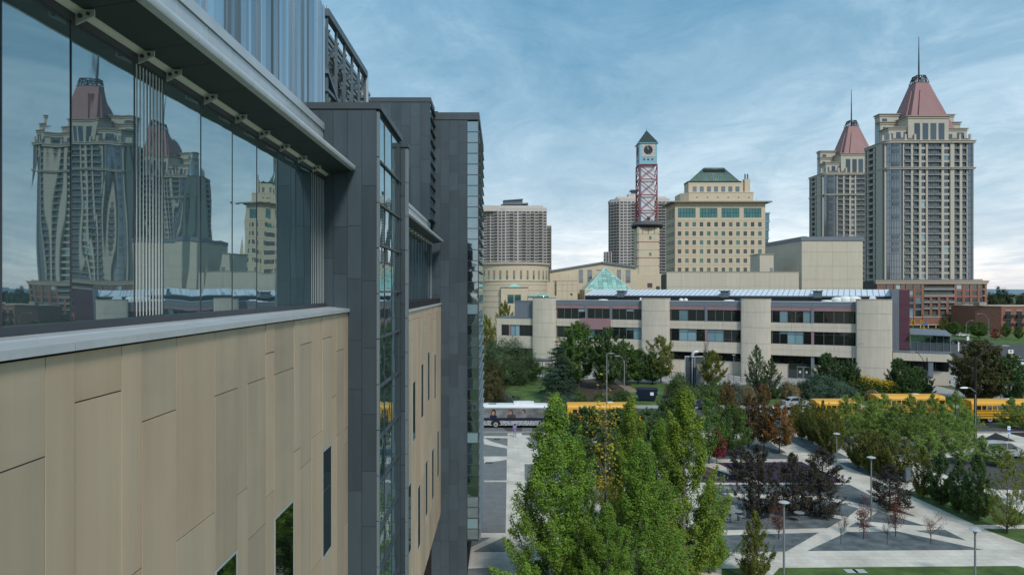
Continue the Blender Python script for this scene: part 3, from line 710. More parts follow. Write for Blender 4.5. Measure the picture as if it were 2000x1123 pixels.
# glazed corner bays
for (a, c, nm) in ((.35, 8.1, 0), (39.4, 42.5, 1)):
    nseg = 5 if not nm else 2
    gb = MB()
    pts = [(a, 2.6), (a+.5, .6), (a+1.6, -.1), (c-.8, -.3), (c, .3), (c, 3.0), (a, 3.0)]
    gb.prism(pts, 0, ZT-.2); gb.build('glazed_bay', M['glassBlue'], tower)
    ln = MB()
    for f in range(NF+1):
        z = ZP+f*DZ
        pp = [(x+(x-(a+c)/2)*.006, y-.05) for x, y in pts]
        ln.prism(pp, z-.16, z+.10)
    o = ln.build('bay_floor_lines', M['railg'], tower); o['kind'] = 'stuff'
    vm = MB()
    for k in range(8):
        x = a+1.6+(c-.8-a-1.6)*k/7; vm.box(x-.05, x+.05, -.38, -.1, ZP, ZT-.2)
    o = vm.build('bay_mullions', M['railg'], tower); o['kind'] = 'stuff'
for f in range(NF):     # opening lights in the big bay
    z = ZP+f*DZ
    if rng.random() < .6: boxpart(win_me, 'window', tower, 3.0, 6.2, -.36, -.2, z+.9, z+2.7)
# left flank of the tower
fl = [(1.6, 2.7), (8.5, 10.2), (11.8, 16.4), (17.7, 19.1)]
ys = 0.9
for a, c in fl+[(TD, TD)]:
    if a-ys > .05: bp('pier', 'conc', tower, -.05 if a-ys < 3 else -.35, .82, ys, a, 0, ZT)
    ys = c
for f in range(NF):
    z = ZP+f*DZ
    for a, c in fl[1:]: boxpart(slab_me, 'balcony', tower, -.3, .8, a, c, z-.12, z+.95 if c-a > 3 else z+.12)
# two stone string courses round the shaft
def course(z, h, o):
    pts = [(-.1-o, TD), (-.1-o, .4), (.4-o, .3-o), (1.5, -.45-o), (8.2, -.75-o), (8.4, -.5-o), (15.8, -.5-o), (16, -.7-o), (30.7, -.7-o), (31, -.95-o), (39.2, -.95-o), (39.3, -.7-o), (42.5+o, -.6-o), (42.7+o, .2), (42.7+o, TD)]
    b_ = MB(); b_.prism(pts, z, z+h); b_.build('string_course', M['conc'], tower)
course(ZT-.5, 1.0, .25); course(ZT+.45, .35, .6); course(ZT-4*DZ-.45, .7, .2); course(ZT-4*DZ+.2, .25, .5)
# stepped crown
def crown_block(x0, x1, y0, y1, z0, z1, wins=(), side=()):
    b_ = MB(); b_.box(x0, x1, y0, y1, z0, z1); b_.build('crown_wall', M['conc'], tower)
    c_ = MB(); c_.box(x0-.35, x1+.35, y0-.35, y1+.35, z1-.9, z1-.55); c_.build('crown_cornice', M['conc'], tower)
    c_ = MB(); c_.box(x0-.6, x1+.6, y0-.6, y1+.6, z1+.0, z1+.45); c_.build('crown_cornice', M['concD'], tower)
    for a, c, p, q in wins: boxpart(win_me, 'window', tower, a, c, y0-.10, y0+.05, p, q)
    for a, c, p, q in side: boxpart(win_me, 'window', tower, x0-.10, x0+.05, a, c, p, q)
Zc = ZT+.8
crown_block(11.6, 31.2, 1.5, 12, Zc, 101.9, [(14.6, 17.3, Zc+.5, 98.7), (18.6, 21.3, Zc+.5, 98.7), (22.4, 25.2, Zc+.5, 98.7), (26.3, 29.1, Zc+.5, 98.7)])
crown_block(2.8, 13.2, 2.6, 11, Zc, 96.6, [(3.4, 4.8, Zc+.6, 94), (6.4, 8.6, Zc+.6, 94.6), (10.0, 12.6, Zc+.6, 94.6)], [(4.5, 6.8, Zc+.6, 94)])
crown_block(31.2, 41.0, 3.0, 8, Zc, 96.2, [(31.8, 33.8, Zc+.6, 93.8), (36.2, 39.6, Zc+.6, 94.4)])
crown_block(31.4, 41.0, 8.1, 13, Zc, 100.4)
crown_block(30.0, 41.0, 13.1, 19, Zc, 105.4)
crown_block(3.2, 13.0, 11.1, 14.5, Zc, 101.2, [(4.5, 6, 94, 99)], [(12, 13.4, Zc+1, 99)])
crown_block(4.8, 14.3, 14.6, 19.4, Zc, 106.0, [(6, 8.4, Zc+9, 104)], [(15.2, 16.6, Zc+2, 103), (17.4, 18.8, Zc+2, 103)])
for x in (2.0, 9.4, 14.0, 35.6, 40.6, .4):
    bp('parapet_post', 'conc', tower, x, x+.9, .4 if x > 1 else 4, 1.3 if x > 1 else 4.9, Zc-.4, Zc+3.2)
b = MB(); b.box(9, 14.2, .6, .75, Zc, Zc+1.2); b.box(31, 40, .6, .75, Zc, Zc+1.2); b.box(2, 9.6, .8, .95, Zc, Zc+1.2); b.build('terrace_rail', M['railg'], tower)
# rose roof: square spire with a wedge on each side
RC = (24.6, 15.0)
def rr(h, z): return [(RC[0]-h, RC[1]-h, z), (RC[0]+h, RC[1]-h, z), (RC[0]+h, RC[1]+h, z), (RC[0]-h, RC[1]+h, z)]
b = MB(); b.loft([rr(11.0, 97), rr(8.1, 106), rr(5.55, 113.8), rr(3.1, 121.6)]); b.build('roof', M['redroof'], tower)
for k in range(4):
    ang = k*math.pi/2
    rotp = lambda x, y, z: (RC[0]+x*math.cos(ang)-y*math.sin(ang), RC[1]+x*math.sin(ang)+y*math.cos(ang), z)
    b = MB(); b.loft([[rotp(*p) for p in ((-6.6, -11.4, 97), (6.6, -11.4, 97), (6.6, -6, 97), (-6.6, -6, 97))], [rotp(*p) for p in ((-5.6, -9.7, 104.0), (5.6, -9.7, 104.0), (5.4, -4, 104.0), (-5.4, -4, 104.0))],
                      [rotp(*p) for p in ((-2.2, -5.0, 117.4), (2.2, -5.0, 117.4), (2.0, -2, 117.4), (-2.0, -2, 117.4))]])
    b.build('roof_gablet', M['redroof'], tower)
# lattice crown and spire
b = MB()
for k in range(4):
    p = rr(3.25, 121.5); q = rr(2.1, 125.2)
    b.tube(p[k], q[k], .14, n=5); b.tube(q[k], q[(k+1) % 4], .24, n=5); b.tube(p[k], p[(k+1) % 4], .12, n=5)
    for j in range(5):
        t0, t1 = j/5, (j+1)/5
        lerp = lambda r_, t: Vector(r_[k]).lerp(Vector(r_[(k+1) % 4]), t)
        b.tube(lerp(p, t0), lerp(q, (t0+t1)/2), .1, n=4); b.tube(lerp(q, (t0+t1)/2), lerp(p, t1), .1, n=4)
b.build('lattice_crown', M['iron'], tower)
b = MB(); b.path([(RC[0], RC[1], 121), (RC[0], RC[1], 130), (RC[0], RC[1], 145.2)], [.42, .36, .12], 6); b.build('spire', M['iron'], tower)
dup(tower, (197.0, 440, 0), label='farther and smaller-looking tower with rose pyramid roof, left of its twin')

# ---------------------------------------------------------------- brick podium block at the foot of the near tower
pod = thing('brick_apartment_block', 'long red brick block with pale cornice at the foot of the nearer tower', 'building', (xat(1712, 342), 342, 0))
PK = 342/1400
PX = lambda zx: (1750+zx/7.02-1712)*PK
PW = PX(1245)
b = MB(); b.box(0, PW, .7, 24, 0, 22.4); b.build('core_wall', M['balc'], pod)
PZ = lambda zy: zat(520+zy/7.02, 342)
rowsP = [(250, 312), (338, 398), (428, 490), (515, 576), (600, 690)]
colsP = [(-190, -130), (-100, -30), (0, 66), (100, 135), (168, 240), (268, 348), (832, 908), (944, 1015), (1047, 1118), (1148, 1186)]
bal4 = [(382, 463), (495, 573), (607, 687), (720, 800)]
# piers
spans_top = sorted(colsP + [(382, 800), (1187, 1216)]); spans_low = sorted(colsP + bal4 + [(1187, 1216)])
def piers_for(spans, z0, z1):
    xs = -260
    for a, c in spans+[(1250, 1250)]:
        if a-xs > 1: bp('brick_pier', 'brick', pod, max(0, PX(xs)), min(PW, PX(a)), 0, .9, z0, z1)
        xs = max(xs, c)
piers_for(spans_top, PZ(412), PZ(235)); piers_for(spans_low, PZ(690), PZ(412))
for r_, (t, bt) in enumerate(rowsP):
    nxt = rowsP[r_+1][0] if r_ < 4 else None
    for a, c in colsP:
        boxpart(win2_me if rng.random() < .35 else win_me, 'window', pod, PX(a)+.03, PX(c)-.03, .3, .6, PZ(bt), PZ(t))
        if nxt: bp('spandrel', 'brick' if r_ < 2 else 'libgrey', pod, PX(a), PX(c), .15, .8, PZ(nxt), PZ(bt))
        else: bp('spandrel', 'brickL', pod, PX(a), PX(c), .1, .8, PZ(700), PZ(bt))
    for a, c in ([(382, 800)] if r_ < 2 else bal4):
        o = bp('balcony', 'slab', pod, PX(a), PX(c), -.2, .7, PZ(bt+12), PZ(bt))
        bp('balcony_rail', 'railg', pod, PX(a), PX(c), -.1, -.05, PZ(bt), PZ(bt-24))
    bp('balcony', 'slab', pod, PX(1187), PX(1216), -.2, .7, PZ(bt+12), PZ(bt))
bp('brick_band', 'brick', pod, PX(372), PX(810), -.05, .85, PZ(428), PZ(398))
for z0, z1, o, mk in ((PZ(702), PZ(690), .12, 'brickL'), (PZ(800), PZ(702), .02, 'brick'), (PZ(808), PZ(796), .15, 'brickL'), (PZ(248), PZ(236), .25, 'brickL'), (PZ(236), PZ(206), .55, 'brickL'), (PZ(206), PZ(196), .9, 'brickL')):
    bp('belt_course', mk, pod, -o, PX(1245)+o, -o, 1, z0, z1)
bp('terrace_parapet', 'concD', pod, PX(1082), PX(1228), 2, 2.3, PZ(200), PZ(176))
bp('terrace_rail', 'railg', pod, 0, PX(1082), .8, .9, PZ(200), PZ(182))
for k in range(14):
    x = PX(110+k*68)
    if k < 13: bp('brick_panel', 'brick', pod, x+.3, x+2.1, -.06, .0, PZ(762), PZ(724))
for k in range(9):
    x = PX(-180+k*105); bp('shop_window', 'glassW', pod, x, x+3.2, .2, .4, 0, PZ(812)); bp('shop_pier', 'brickL', pod, x+3.2, x+3.66, 0, .75, 0, PZ(808))
bp('brick_wall', 'brick', pod, PX(1000), PX(1245), -.02, .75, 0, PZ(690)-.01)
b = MB(); pts = [(PX(1050)+(PX(1218)-PX(1050))*t, PZ(800)+math.sin(t*math.pi)**.6*(PZ(752)-PZ(800))) for t in [k/10 for k in range(11)]]
b.loft([[(x, -.07, z) for x, z in [(PX(1050), 0)]+pts+[(PX(1218), 0)]], [(x, .0, z) for x, z in [(PX(1050), 0)]+pts+[(PX(1218), 0)]]]); b.build('carriage_arch', M['balc'], pod)
bp('brick_wall', 'brick', pod, PW-.02, PW+.5, .9, 24, 0, 22)

# ---------------------------------------------------------------- low brick houses at the right edge
bh = thing('brick_house', 'low red brick building with iron balconies right of the long brick block', 'building', (xat(1931, 312), 312, 0))
HK = 312/1400; HX = lambda zx: (1750+zx/7.02-1931)*HK; HZ = lambda zy: zat(520+zy/7.02, 312)
b = MB(); b.prism([(0, 9), (HX(1445), 0), (46, 0), (46, 26), (0, 26)], 0, HZ(552)); b.build('wall', M['brick'], bh)
b = MB(); b.prism([(-.2, 8.9), (HX(1445), -.25), (46.2, -.25), (46.2, 26), (-.2, 26)], HZ(552)-.0, HZ(545)); b.build('coping', M['brickL'], bh)
for k in range(6):
    x = HX(1500+k*152)
    for t, bt in ((612, 690), (732, 792), (842, 886)):
        wo = bp('window', 'frame', bh, x, x+2.3, -.12, .05, HZ(bt), HZ(t))
        bp('lintel', 'brickL', bh, x-.15, x+2.45, -.14, .05, HZ(t)-.0+.02, HZ(t)+.35)
        g = MB(); g.box(.08, .46, -.04, 0, .06, .94); g.box(.54, .92, -.04, 0, .06, .94); go = g.build('pane', M['glassF'], wo)
    for zz_ in (665, 778):
        q = MB(); q.box(x-.6, x+2.9, -1.3, -.15, HZ(zz_+44), HZ(zz_+38)); q.box(x-.6, x+2.9, -1.3, -1.24, HZ(zz_+38), HZ(zz_)); q.box(x-.6, x-.54, -1.3, -.15, HZ(zz_+38), HZ(zz_)); q.box(x+2.84, x+2.9, -1.3, -.15, HZ(zz_+38), HZ(zz_))
        q.build('balcony', M['iron'], bh)
b = MB(); b.box(HX(1270), HX(1375), 6, 10, HZ(545), HZ(498)); b.build('roof_plant', M['concD'], bh)

# ---------------------------------------------------------------- city hall office block
ch = thing('city_hall', 'buff stone office block with square windows and green hipped roof', 'building', (79.3, 329, 0))
CW_, CDp = 41.4, 18.0
b = MB(); b.box(.5, CW_-.5, .5, CDp, 0, 58.3); b.build('core_wall', M['balc'], ch)
HZc = 58.2
wx = [2.06+3.35*i for i in range(12)]; wz = [48.2, 44.0, 39.9, 35.8, 31.6, 27.4, 23.2, 19.0, 14.8]
# stone grid: piers between the windows and courses between the rows
xs = [0]+[v for x in wx for v in (x-.80, x+.80)]+[CW_]
for a, c in zip(xs[0::2], xs[1::2]): bp('stone_pier', 'stoneC', ch, a, c, 0, .9, 0, 49.35)
zs = [0]+[v for z in sorted(wz) for v in (z-1.02, z+1.02)]+[49.35]
for a, c in zip(zs[0::2], zs[1::2]):
    bp('stone_course', 'stoneC', ch, 0.02, CW_-.02, .012, .88, a, c)
w_c = MB(); w_c.box(0, 1, 0, 1, 0, 1)
cw1 = cube_mesh('office window', M['glassT']); cw2 = cube_mesh('office window dark', M['glassF'])
for z in wz[:7]:
    for x in wx:
        o = boxpart(cw1 if rng.random() < .35 else cw2, 'window', ch, x-.82, x+.82, .30, .5, z-1.0, z+1.0)
        bp('transom', 'frame', o, 0, 1, -.3, .0, .47, .52)
for z in (50.0, 46.1, 41.95, 37.85, 33.7, 29.5): bp('stone_groove', 'groove', ch, 0, CW_, -.012, .0, z-.05, z+.05)
tz = [(1.3, 9.4), (11.3, 19.4), (21.3, 29.5), (31.5, 39.6)]
xs = [0]+[v for t in tz for v in t]+[CW_]
for a, c in zip(xs[0::2], xs[1::2]): bp('stone_pier', 'stoneC', ch, a, c, 0, .9, 49.352, 58.2)
bp('stone_course', 'stoneC', ch, .02, CW_-.02, .012, .88, 49.352, 51.3); bp('stone_course', 'stoneC', ch, .02, CW_-.02, .012, .88, 55.7, 58.2)
for a, c in tz:
    for k in range(6):
        for j in range(2):
            boxpart(cw1, 'window', ch, a+(c-a)*k/6+.06, a+(c-a)*(k+1)/6-.06, .3, .5, 51.3+j*2.2+.05, 51.3+(j+1)*2.2-.05)
# left flank
ys = [.9]
for k in range(6): ys += [2.6+k*2.75-.6, 2.6+k*2.75+.6]
ys += [CDp]
for a, c in zip(ys[0::2], ys[1::2]): bp('stone_pier', 'stoneC', ch, 0.0, .85, a, c, 0, 58.2)
zf = [0]+[v for z in sorted(wz) for v in (z-1.02, z+1.02)]+[51.4, 55.6, 58.2, 58.2]
zf = [0]+[v for z in sorted(wz) for v in (z-1.02, z+1.02)]+[51.3, 55.7, 58.2]
for a, c in zip(zf[0::2], zf[1::2]): bp('stone_course', 'stoneC', ch, .012, .83, .91, CDp, a, c)
for z in wz[:7]+[53.5]:
    for k in range(6): boxpart(cw2, 'window', ch, .3, .5, 1.95+k*2.75, 3.25+k*2.75, z-(1 if z < 50 else 2.2), z+(1 if z < 50 else 2.2))
b = MB(); b.box(-2.2, CW_+2.6, -2.0, CDp, 58.25, 58.75); b.build('eaves_slab', M['concD'], ch)
b = MB(); b.prism([(4.0, 6.5), (7.2, 3.2), (37.1, 3.2), (37.1, 17), (4.0, 17)], 58.76, 63.2); b.build('upper_wall', M['stoneC'], ch)
for k in range(6): 
    q = MB(); q.tube((11+k*4.8, 3.3, 61.0), (11+k*4.8, 3.12, 61.0), .32, n=10); q.build('roundel', M['balc'], ch)
bp('stone_course', 'stoneC2', ch, 7.1, 37.2, 3.05, 17.1, 63.2, 63.55)
b = MB(); b.box(8.0, 33.6, 7, 15, 63.56, 68.4); b.build('penthouse_wall', M['stoneC'], ch)
bp('stone_course', 'stoneC2', ch, 7.9, 33.7, 6.9, 15.1, 67.8, 68.1)
for k in range(7): boxpart(cw2, 'window', ch, 10.0+k*3.34, 11.8+k*3.34, 6.9, 7.1, 63.8, 66.6, M['glassBlue'])
for k in range(3): boxpart(cw2, 'window', ch, 7.9, 8.1, 8+k*2.3, 9.2+k*2.3, 63.8, 66.5)
b = MB(); b.loft([[(8.2, 7.6, 68.4), (32.7, 7.6, 68.4), (32.7, 15, 68.4), (8.2, 15, 68.4)], [(16.3, 10.6, 76), (25.7, 10.6, 76), (25.7, 12.4, 76), (16.3, 12.4, 76)]]); b.build('roof', M['verdigris'], ch)
bp('roof_gutter', 'dkgreen', ch, 7.9, 33.0, 7.2, 15.2, 68.41, 69.2)
sm = MB()
for k in range(27):
    t = k/26; sm.bar((8.7+t*23.5, 7.8, 69.1), (16.4+t*9.2, 10.55, 75.9), .12, .16)
o = sm.build('roof_seams', M['dkgreen'], ch); o['kind'] = 'stuff'
for k in range(9): bp('roof_vent', 'iron', ch, 15.8+k*1.16, 16.65+k*1.16, 9.4, 10.3, 73.8, 75.0)
b = MB(); b.box(35.0, 37.6, 9, 12, 58.76, 70.4); b.build('chimney', M['stoneC'], ch)
for x in (35.7, 36.9): 
    q = MB(); q.tube((x, 10.5, 70.4), (x, 10.5, 73.0), .35, n=8); q.build('flue', M['steel'], ch)
b = MB(); b.tube((37.0, -1, 58.7), (37.0, -1, 60.2), .06); b.build('lightning_rod', M['steel'], ch)

# distant pale blue twisting tower just showing past the right flank of the office block
tb = thing('glass_tower', 'slanting pale blue glass tower edge showing behind the right side of the office block', 'tower', (xat(1488, 520), 520, 0))
b = MB()
for k in range(12):
    z0, z1 = k*6.2, (k+1)*6.2-.8; s_ = k*.28-1.8
    b.box(s_-10, s_+4.2, 0, 14, z0, z1)
b.build('storey_glass', M['blindpane'], tb)
b = MB()
for k in range(13):
    s_ = k*.28-1.8; b.box(s_-10.3, s_+4.5, -.4, 14, k*6.2-.8, k*6.2)
b.build('floor_slab', M['skyblue'], tb)

# ---------------------------------------------------------------- clock tower
ct = thing('clock_tower', 'clock tower with red lattice legs, pale blue clock box and dark pyramid roof', 'tower', (xat(1267, 315), 315, 0))
K = 315/1400; hw = 3.88; y0 = 0
b = MB(); b.prism([(-6.0, 0), (7.2, 0), (7.2, 10), (-6.0, 10)], 0, zat(535, 315)); b.build('base_block', M['stoneC'], ct)
bp('doorway', 'balc', ct, -.6, 1.6, -.05, .2, zat(562, 315), zat(553, 315)); bp('window', 'glassBlue', ct, 3.2, 4.9, -.05, .2, zat(566, 315), zat(559, 315))
b = MB(); b.prism([(-4.9, .8), (-4.2, .2), (4.2, .2), (4.9, .8), (4.9, 9.3), (4.2, 9.9), (-4.2, 9.9), (-4.9, 9.3)], zat(535, 315), 46.6); b.build('shaft', M['stoneC'], ct)
for py in (472.5, 503.5): bp('red_band', 'redsteel', ct, -4.95, 4.95, .14, 9.95, zat(py, 315)-.14, zat(py, 315)+.14)
for py in (457, 488, 519): bp('stone_groove', 'groove', ct, -4.93, 4.93, .17, 9.93, zat(py, 315)-.05, zat(py, 315)+.05)
for py in (464.5, 496.5): bp('window', 'glassT', ct, .25, 1.25, .12, .3, zat(py+3, 315), zat(py-3, 315))
for x in (-2.6, -.1, 2.6): bp('slot', 'balc', ct, x-.1, x+.1, .15, .3, zat(457, 315), zat(446, 315))
b = MB(); b.lathe([(6.4, 45.6), (7.1, 46.5), (7.1, 46.9)], 24, (.3, 5)); b.build('platform', M['iron'], ct)
b = MB(); b.lathe([(7.05, 46.9), (7.05, 48.3), (6.95, 48.3), (6.95, 46.9)], 24, (.3, 5)); b.build('platform_rail', M['railg'], ct)
zl = [47.0, zat(410.4, 315), zat(379.6, 315), zat(349, 315), 73.5]
b = MB(); b.box(-2.9, 2.9, 2.0, 7.8, 46.9, 73.4); b.build('core_panel', M['whitep'], ct)
bp('window', 'balc', ct, -.3, .9, 1.9, 2.05, zat(429, 315), zat(422, 315)); bp('doorway', 'glassBlue', ct, -.3, .9, 1.9, 2.05, 47, zat(436, 315)+2)
cs = [(-hw, 1), (hw, 1), (hw, 1+2*hw), (-hw, 1+2*hw)]
for x, y in cs:
    q = MB(); q.tube((x, y, 46.9), (x, y, 73.5), .28, n=8); q.build('lattice_leg', M['redsteel'], ct)
for a, c in zip(zl[:-1], zl[1:]):
    for k in range(4):
        p, q_ = cs[k], cs[(k+1) % 4]
        q = MB(); q.tube((*p, a+.2), (*q_, c-.2), .17, n=6); q.tube((*q_, a+.2), (*p, c-.2), .17, n=6); q.build('cross_brace', M['redsteel'], ct)
        q = MB(); q.tube((*p, c-.1), (*q_, c-.1), .23, n=6); q.build('lattice_beam', M['redsteel'], ct)
cb = MB(); cb.box(-hw, hw, 1, 1+2*hw, 73.5, 83.0); cbo = cb.build('clock_box', M['skyblue'], ct)
for side in range(2):
    if side == 0: T = lambda u, d, z: (u, 1-d, z)
    else: T = lambda u, d, z: (-hw-d, 1+hw+u*-1, z)
    q = MB(); zc = zat(292.2, 315); h = 3.05
    sec = [(-h, -h), (h, -h), (h, h), (-h, h)]
    q.loft([[T(u, 0, zc+v) for u, v in sec], [T(u, .1, zc+v) for u, v in sec]]); q.build('clock_surround', M['dialstone'], ct)
    for k in range(12):
        a_ = k*math.pi/6; q = MB()
        r0, r1 = 2.1, 2.95 / max(abs(math.cos(a_)), abs(math.sin(a_)))
        q.bar(T(r0*math.cos(a_), .13, zc+r0*math.sin(a_)), T(r1*math.cos(a_), .13, zc+r1*math.sin(a_)), .1, .06); q.build('hour_line', M['concD'], ct)
    q = MB(); ring = [(1.95*math.cos(2*math.pi*k/32), 1.95*math.sin(2*math.pi*k/32)) for k in range(32)]
    q.loft([[T(u, .1, zc+v) for u, v in ring], [T(u, .24, zc+v) for u, v in ring]]); dl = q.build('clock_dial', M['dial'], ct)
    for k in range(12):
        a_ = k*math.pi/6; q = MB(); q.bar(T(1.5*math.cos(a_), .27, zc+1.5*math.sin(a_)), T(1.8*math.cos(a_), .27, zc+1.8*math.sin(a_)), .12, .05); q.build('numeral_mark', M['dialstone'], dl)
    for ang, ln_, wd in ((102, 1.75, .18), (131, 1.1, .22)):
        a_ = R(ang) ; q = MB(); q.bar(T(-.2*math.cos(a_), .3, zc-.2*math.sin(a_)), T(ln_*math.cos(a_), .3, zc+ln_*math.sin(a_)), wd, .06); q.build('clock_hand', M['dialstone'], dl)
    for k in (-1, 0, 1):
        q = MB(); zq = zat(310.8, 315); ss = [(k*1.78-.42, -.42), (k*1.78+.42, -.42), (k*1.78+.42, .42), (k*1.78-.42, .42)]
        q.loft([[T(u, -.02, zq+v) for u, v in ss], [T(u, .04, zq+v) for u, v in ss]]); q.build('window', M['balc'], ct)
b = MB(); b.loft([[(-hw-.45, .55, 83.0), (hw+.45, .55, 83.0), (hw+.45, 1.45+2*hw, 83.0), (-hw-.45, 1.45+2*hw, 83.0)], [(-.08, 1+hw-.08, 89.2), (.08, 1+hw-.08, 89.2), (.08, 1+hw+.08, 89.2), (-.08, 1+hw+.08, 89.2)]]); rfo = b.build('roof', M['dkgreen'], ct)
b = MB(); b.box(-hw-.55, hw+.55, .45, 1.55+2*hw, 82.75, 83.0); b.build('roof_eave', M['skyblue'], ct)
b = MB(); b.tube((0, 1+hw, 89), (0, 1+hw, 90.4), .08, .03); b.build('finial', M['iron'], rfo)

# ---------------------------------------------------------------- civic rotunda
ro = thing('rotunda', 'round buff stone drum with narrow slot windows and pale rim, left of the gabled hall', 'building', (xat(1004, 255), 255+13, 0))
K = 255/1400; RR = 13.1; zr_ = lambda py: zat(py, 255)
b = MB(); b.lathe([(RR, 0), (RR, zr_(549)), (RR+.25, zr_(549)+.02), (RR+.25, zr_(547.5)), (RR, zr_(547.5)+.02), (RR, zr_(517))], 64); b.build('drum_wall', M['stoneC'], ro, smooth=True)
b = MB(); b.lathe([(RR+.2, zr_(517)), (RR+.55, zr_(516)), (RR+.55, zr_(512)), (RR-.2, zr_(511.5))], 64); b.build('rim', M['brickL'], ro, smooth=True)
for k in range(-9, 10):
    a_ = R(-90)+k*R(10.9)
    if abs(k) > 8: continue
    q = MB(); c_, s_ = math.cos(a_), math.sin(a_); tx, ty = -s_, c_
    pos = lambda u, r_, z: (c_*r_+tx*u, s_*r_+ty*u, z)
    def slab3(u0, u1, r0, r1, za, zb2):
        q.loft([[pos(u0, r1, za), pos(u1, r1, za), pos(u1, r0, za), pos(u0, r0, za)], [pos(u0, r1, zb2), pos(u1, r1, zb2), pos(u1, r0, zb2), pos(u0, r0, zb2)]])
    slab3(-.36, .36, RR-.3, RR+.04, zr_(545.5), zr_(528)); wo = q.build('slot_window', M['groove'], ro)
    q = MB(); slab3(-.3, .3, RR-.3, RR+.09, zr_(545.2), zr_(538)); q.build('pane', M['glassT'], wo)
for py in (556, 567, 578, 589, 600):
    q = MB(); q.lathe([(RR+.02, zr_(py)-.16), (RR+.06, zr_(py)-.14), (RR+.06, zr_(py)+.14), (RR+.02, zr_(py)+.16)], 64); q.build('stone_band', M['brickL'], ro, smooth=True)
b = MB(); b.box(-4.6, 4.9, -RR-1.0, -RR+3, 0, zr_(562)); b.build('portal_wall', M['stoneC'], ro)
b = MB(); b.box(-4.8, 5.1, -RR-1.2, -RR+3, zr_(562), zr_(560.6)); b.build('portal_coping', M['verdigris'], ro)
b = MB(); b.loft([[(-2.3, -RR-.9, zr_(560.6)), (2.5, -RR-.9, zr_(560.6)), (2.5, -RR+3, zr_(560.6)), (-2.3, -RR+3, zr_(560.6))], [(0, -RR-.2, zr_(554)), (.2, -RR-.2, zr_(554)), (.2, -RR+3, zr_(554)), (0, -RR+3, zr_(554))]]); b.build('portal_gable', M['glassP'], ro)
for a, c in ((-2.3, -.15), (.15, 2.4)):
    wo = bp('portal_window', 'frame', ro, a, c, -RR-1.08, -RR-.9, zr_(592), zr_(575.5))
    g = MB(); g.box(.06, .94, -.25, 0, .04, .96); g.build('pane', M['glassT'], wo)

# ---------------------------------------------------------------- gabled great hall and its lower wings
gh = thing('great_hall', 'buff stone hall with shallow grey gable roof and tall blue windows behind the pyramid', 'building', (xat(1074, 280), 280, 0))
K = 280/1400; gx = lambda px: (px-1074)*K; gz = lambda py: zat(py, 280)
b = MB(); prof = [(gx(1074), gz(531)), (gx(1176), gz(514)), (gx(1242), gz(523)), (gx(1246), gz(526))]
b.loft([[(gx(1074), 0, 0), (gx(1246), 0, 0)]+[(x, 0, z) for x, z in reversed(prof)], [(gx(1074), 30, 0), (gx(1246), 30, 0)]+[(x, 30, z) for x, z in reversed(prof)]]); b.build('wall', M['stoneC'], gh)
b = MB()
for (x0_, z0_), (x1_, z1_) in zip(prof[:2], prof[1:3]):
    b.hexa([(x0_-.2, -.7, z0_), (x1_+.1, -.7, z1_), (x1_+.1, 31, z1_), (x0_-.2, 31, z0_), (x0_-.2, -.7, z0_+.55), (x1_+.1, -.7, z1_+.55), (x1_+.1, 31, z1_+.55), (x0_-.2, 31, z0_+.55)])
b.build('roof', M['libgrey'], gh)
for a, c in ((1130.5, 1139), (1147.5, 1156.5), (1205, 1213), (1222, 1231.5)):
    wo = bp('window', 'slab', gh, gx(a), gx(c), -.12, .1, gz(552), gz(526.5))
    for j in range(4):
        g = MB(); g.box(.07, .93, -.25, 0, j/4+.02, (j+1)/4-.02); g.build('pane', M['glassBlue'], wo)
b = MB(); b.box(gx(1165), gx(1186), -.15, .05, gz(528), gz(527)); b.build('stone_frame', M['groove'], gh)
for px in (1092, 1110, 1128, 1163, 1200, 1218): bp('stone_groove', 'groove', gh, gx(px)-.03, gx(px)+.03, -.012, .0, 10, gz(535))
lb = thing('stone_annex', 'plain low buff stone wing between the round drum and the pyramid', 'building', (xat(1066, 262), 262, 0))
K2 = 262/1400; lx = lambda px: (px-1066)*K2; lz = lambda py: zat(py, 262)
b = MB(); b.box(0, lx(1086), 1.5, 16, 0, lz(551)); b.build('wall', M['stoneC'], lb)
b = MB(); b.box(lx(1087), lx(1128), 0, 16, 0, lz(549)); b.build('wall', M['stoneC'], lb)
for px in (1098, 1108, 1118): bp('stone_groove', 'groove', lb, lx(px)-.03, lx(px)+.03, -.012, 0, 8, lz(550))
for py in (556, 568): bp('stone_groove', 'groove', lb, lx(1087), lx(1128), -.013, .0, lz(py)-.04, lz(py)+.04)
bp('coping', 'brickL', lb, lx(1086.5), lx(1128.5), -.1, 16, lz(549), lz(548)); bp('doorway', 'balc', lb, lx(1114), lx(1118), -.05, .1, lz(577), lz(573))
pl = thing('glass_lean_to', 'pale green glazed lean-to roof with a low skylight dome behind the beige library bay', 'roof light', (xat(1031, 240), 240, 0))
K3 = 240/1400; b = MB(); b.box(0, 10.5, 0, 6, 0, zat(578, 240)); b.build('wall', M['stoneC'], pl)
for k in range(9):
    q = MB(); x = k*.8; q.hexa([(x, -.4, zat(579, 240)), (x+.74, -.4, zat(579, 240)), (x+.74, 3, zat(573.5, 240)), (x, 3, zat(573.5, 240)), (x, -.4, zat(579, 240)+.1), (x+.74, -.4, zat(579, 240)+.1), (x+.74, 3, zat(573.5, 240)+.1), (x, 3, zat(573.5, 240)+.1)]); q.build('glass_pane', M['glassP'], pl)
b = MB(); b.lathe([(1.9, zat(579, 240)), (1.7, zat(576, 240)), (1.1, zat(574, 240)), (.1, zat(573, 240))], 16, (4.9, -1.2)); b.build('skylight_dome', M['glassP'], pl, smooth=True)

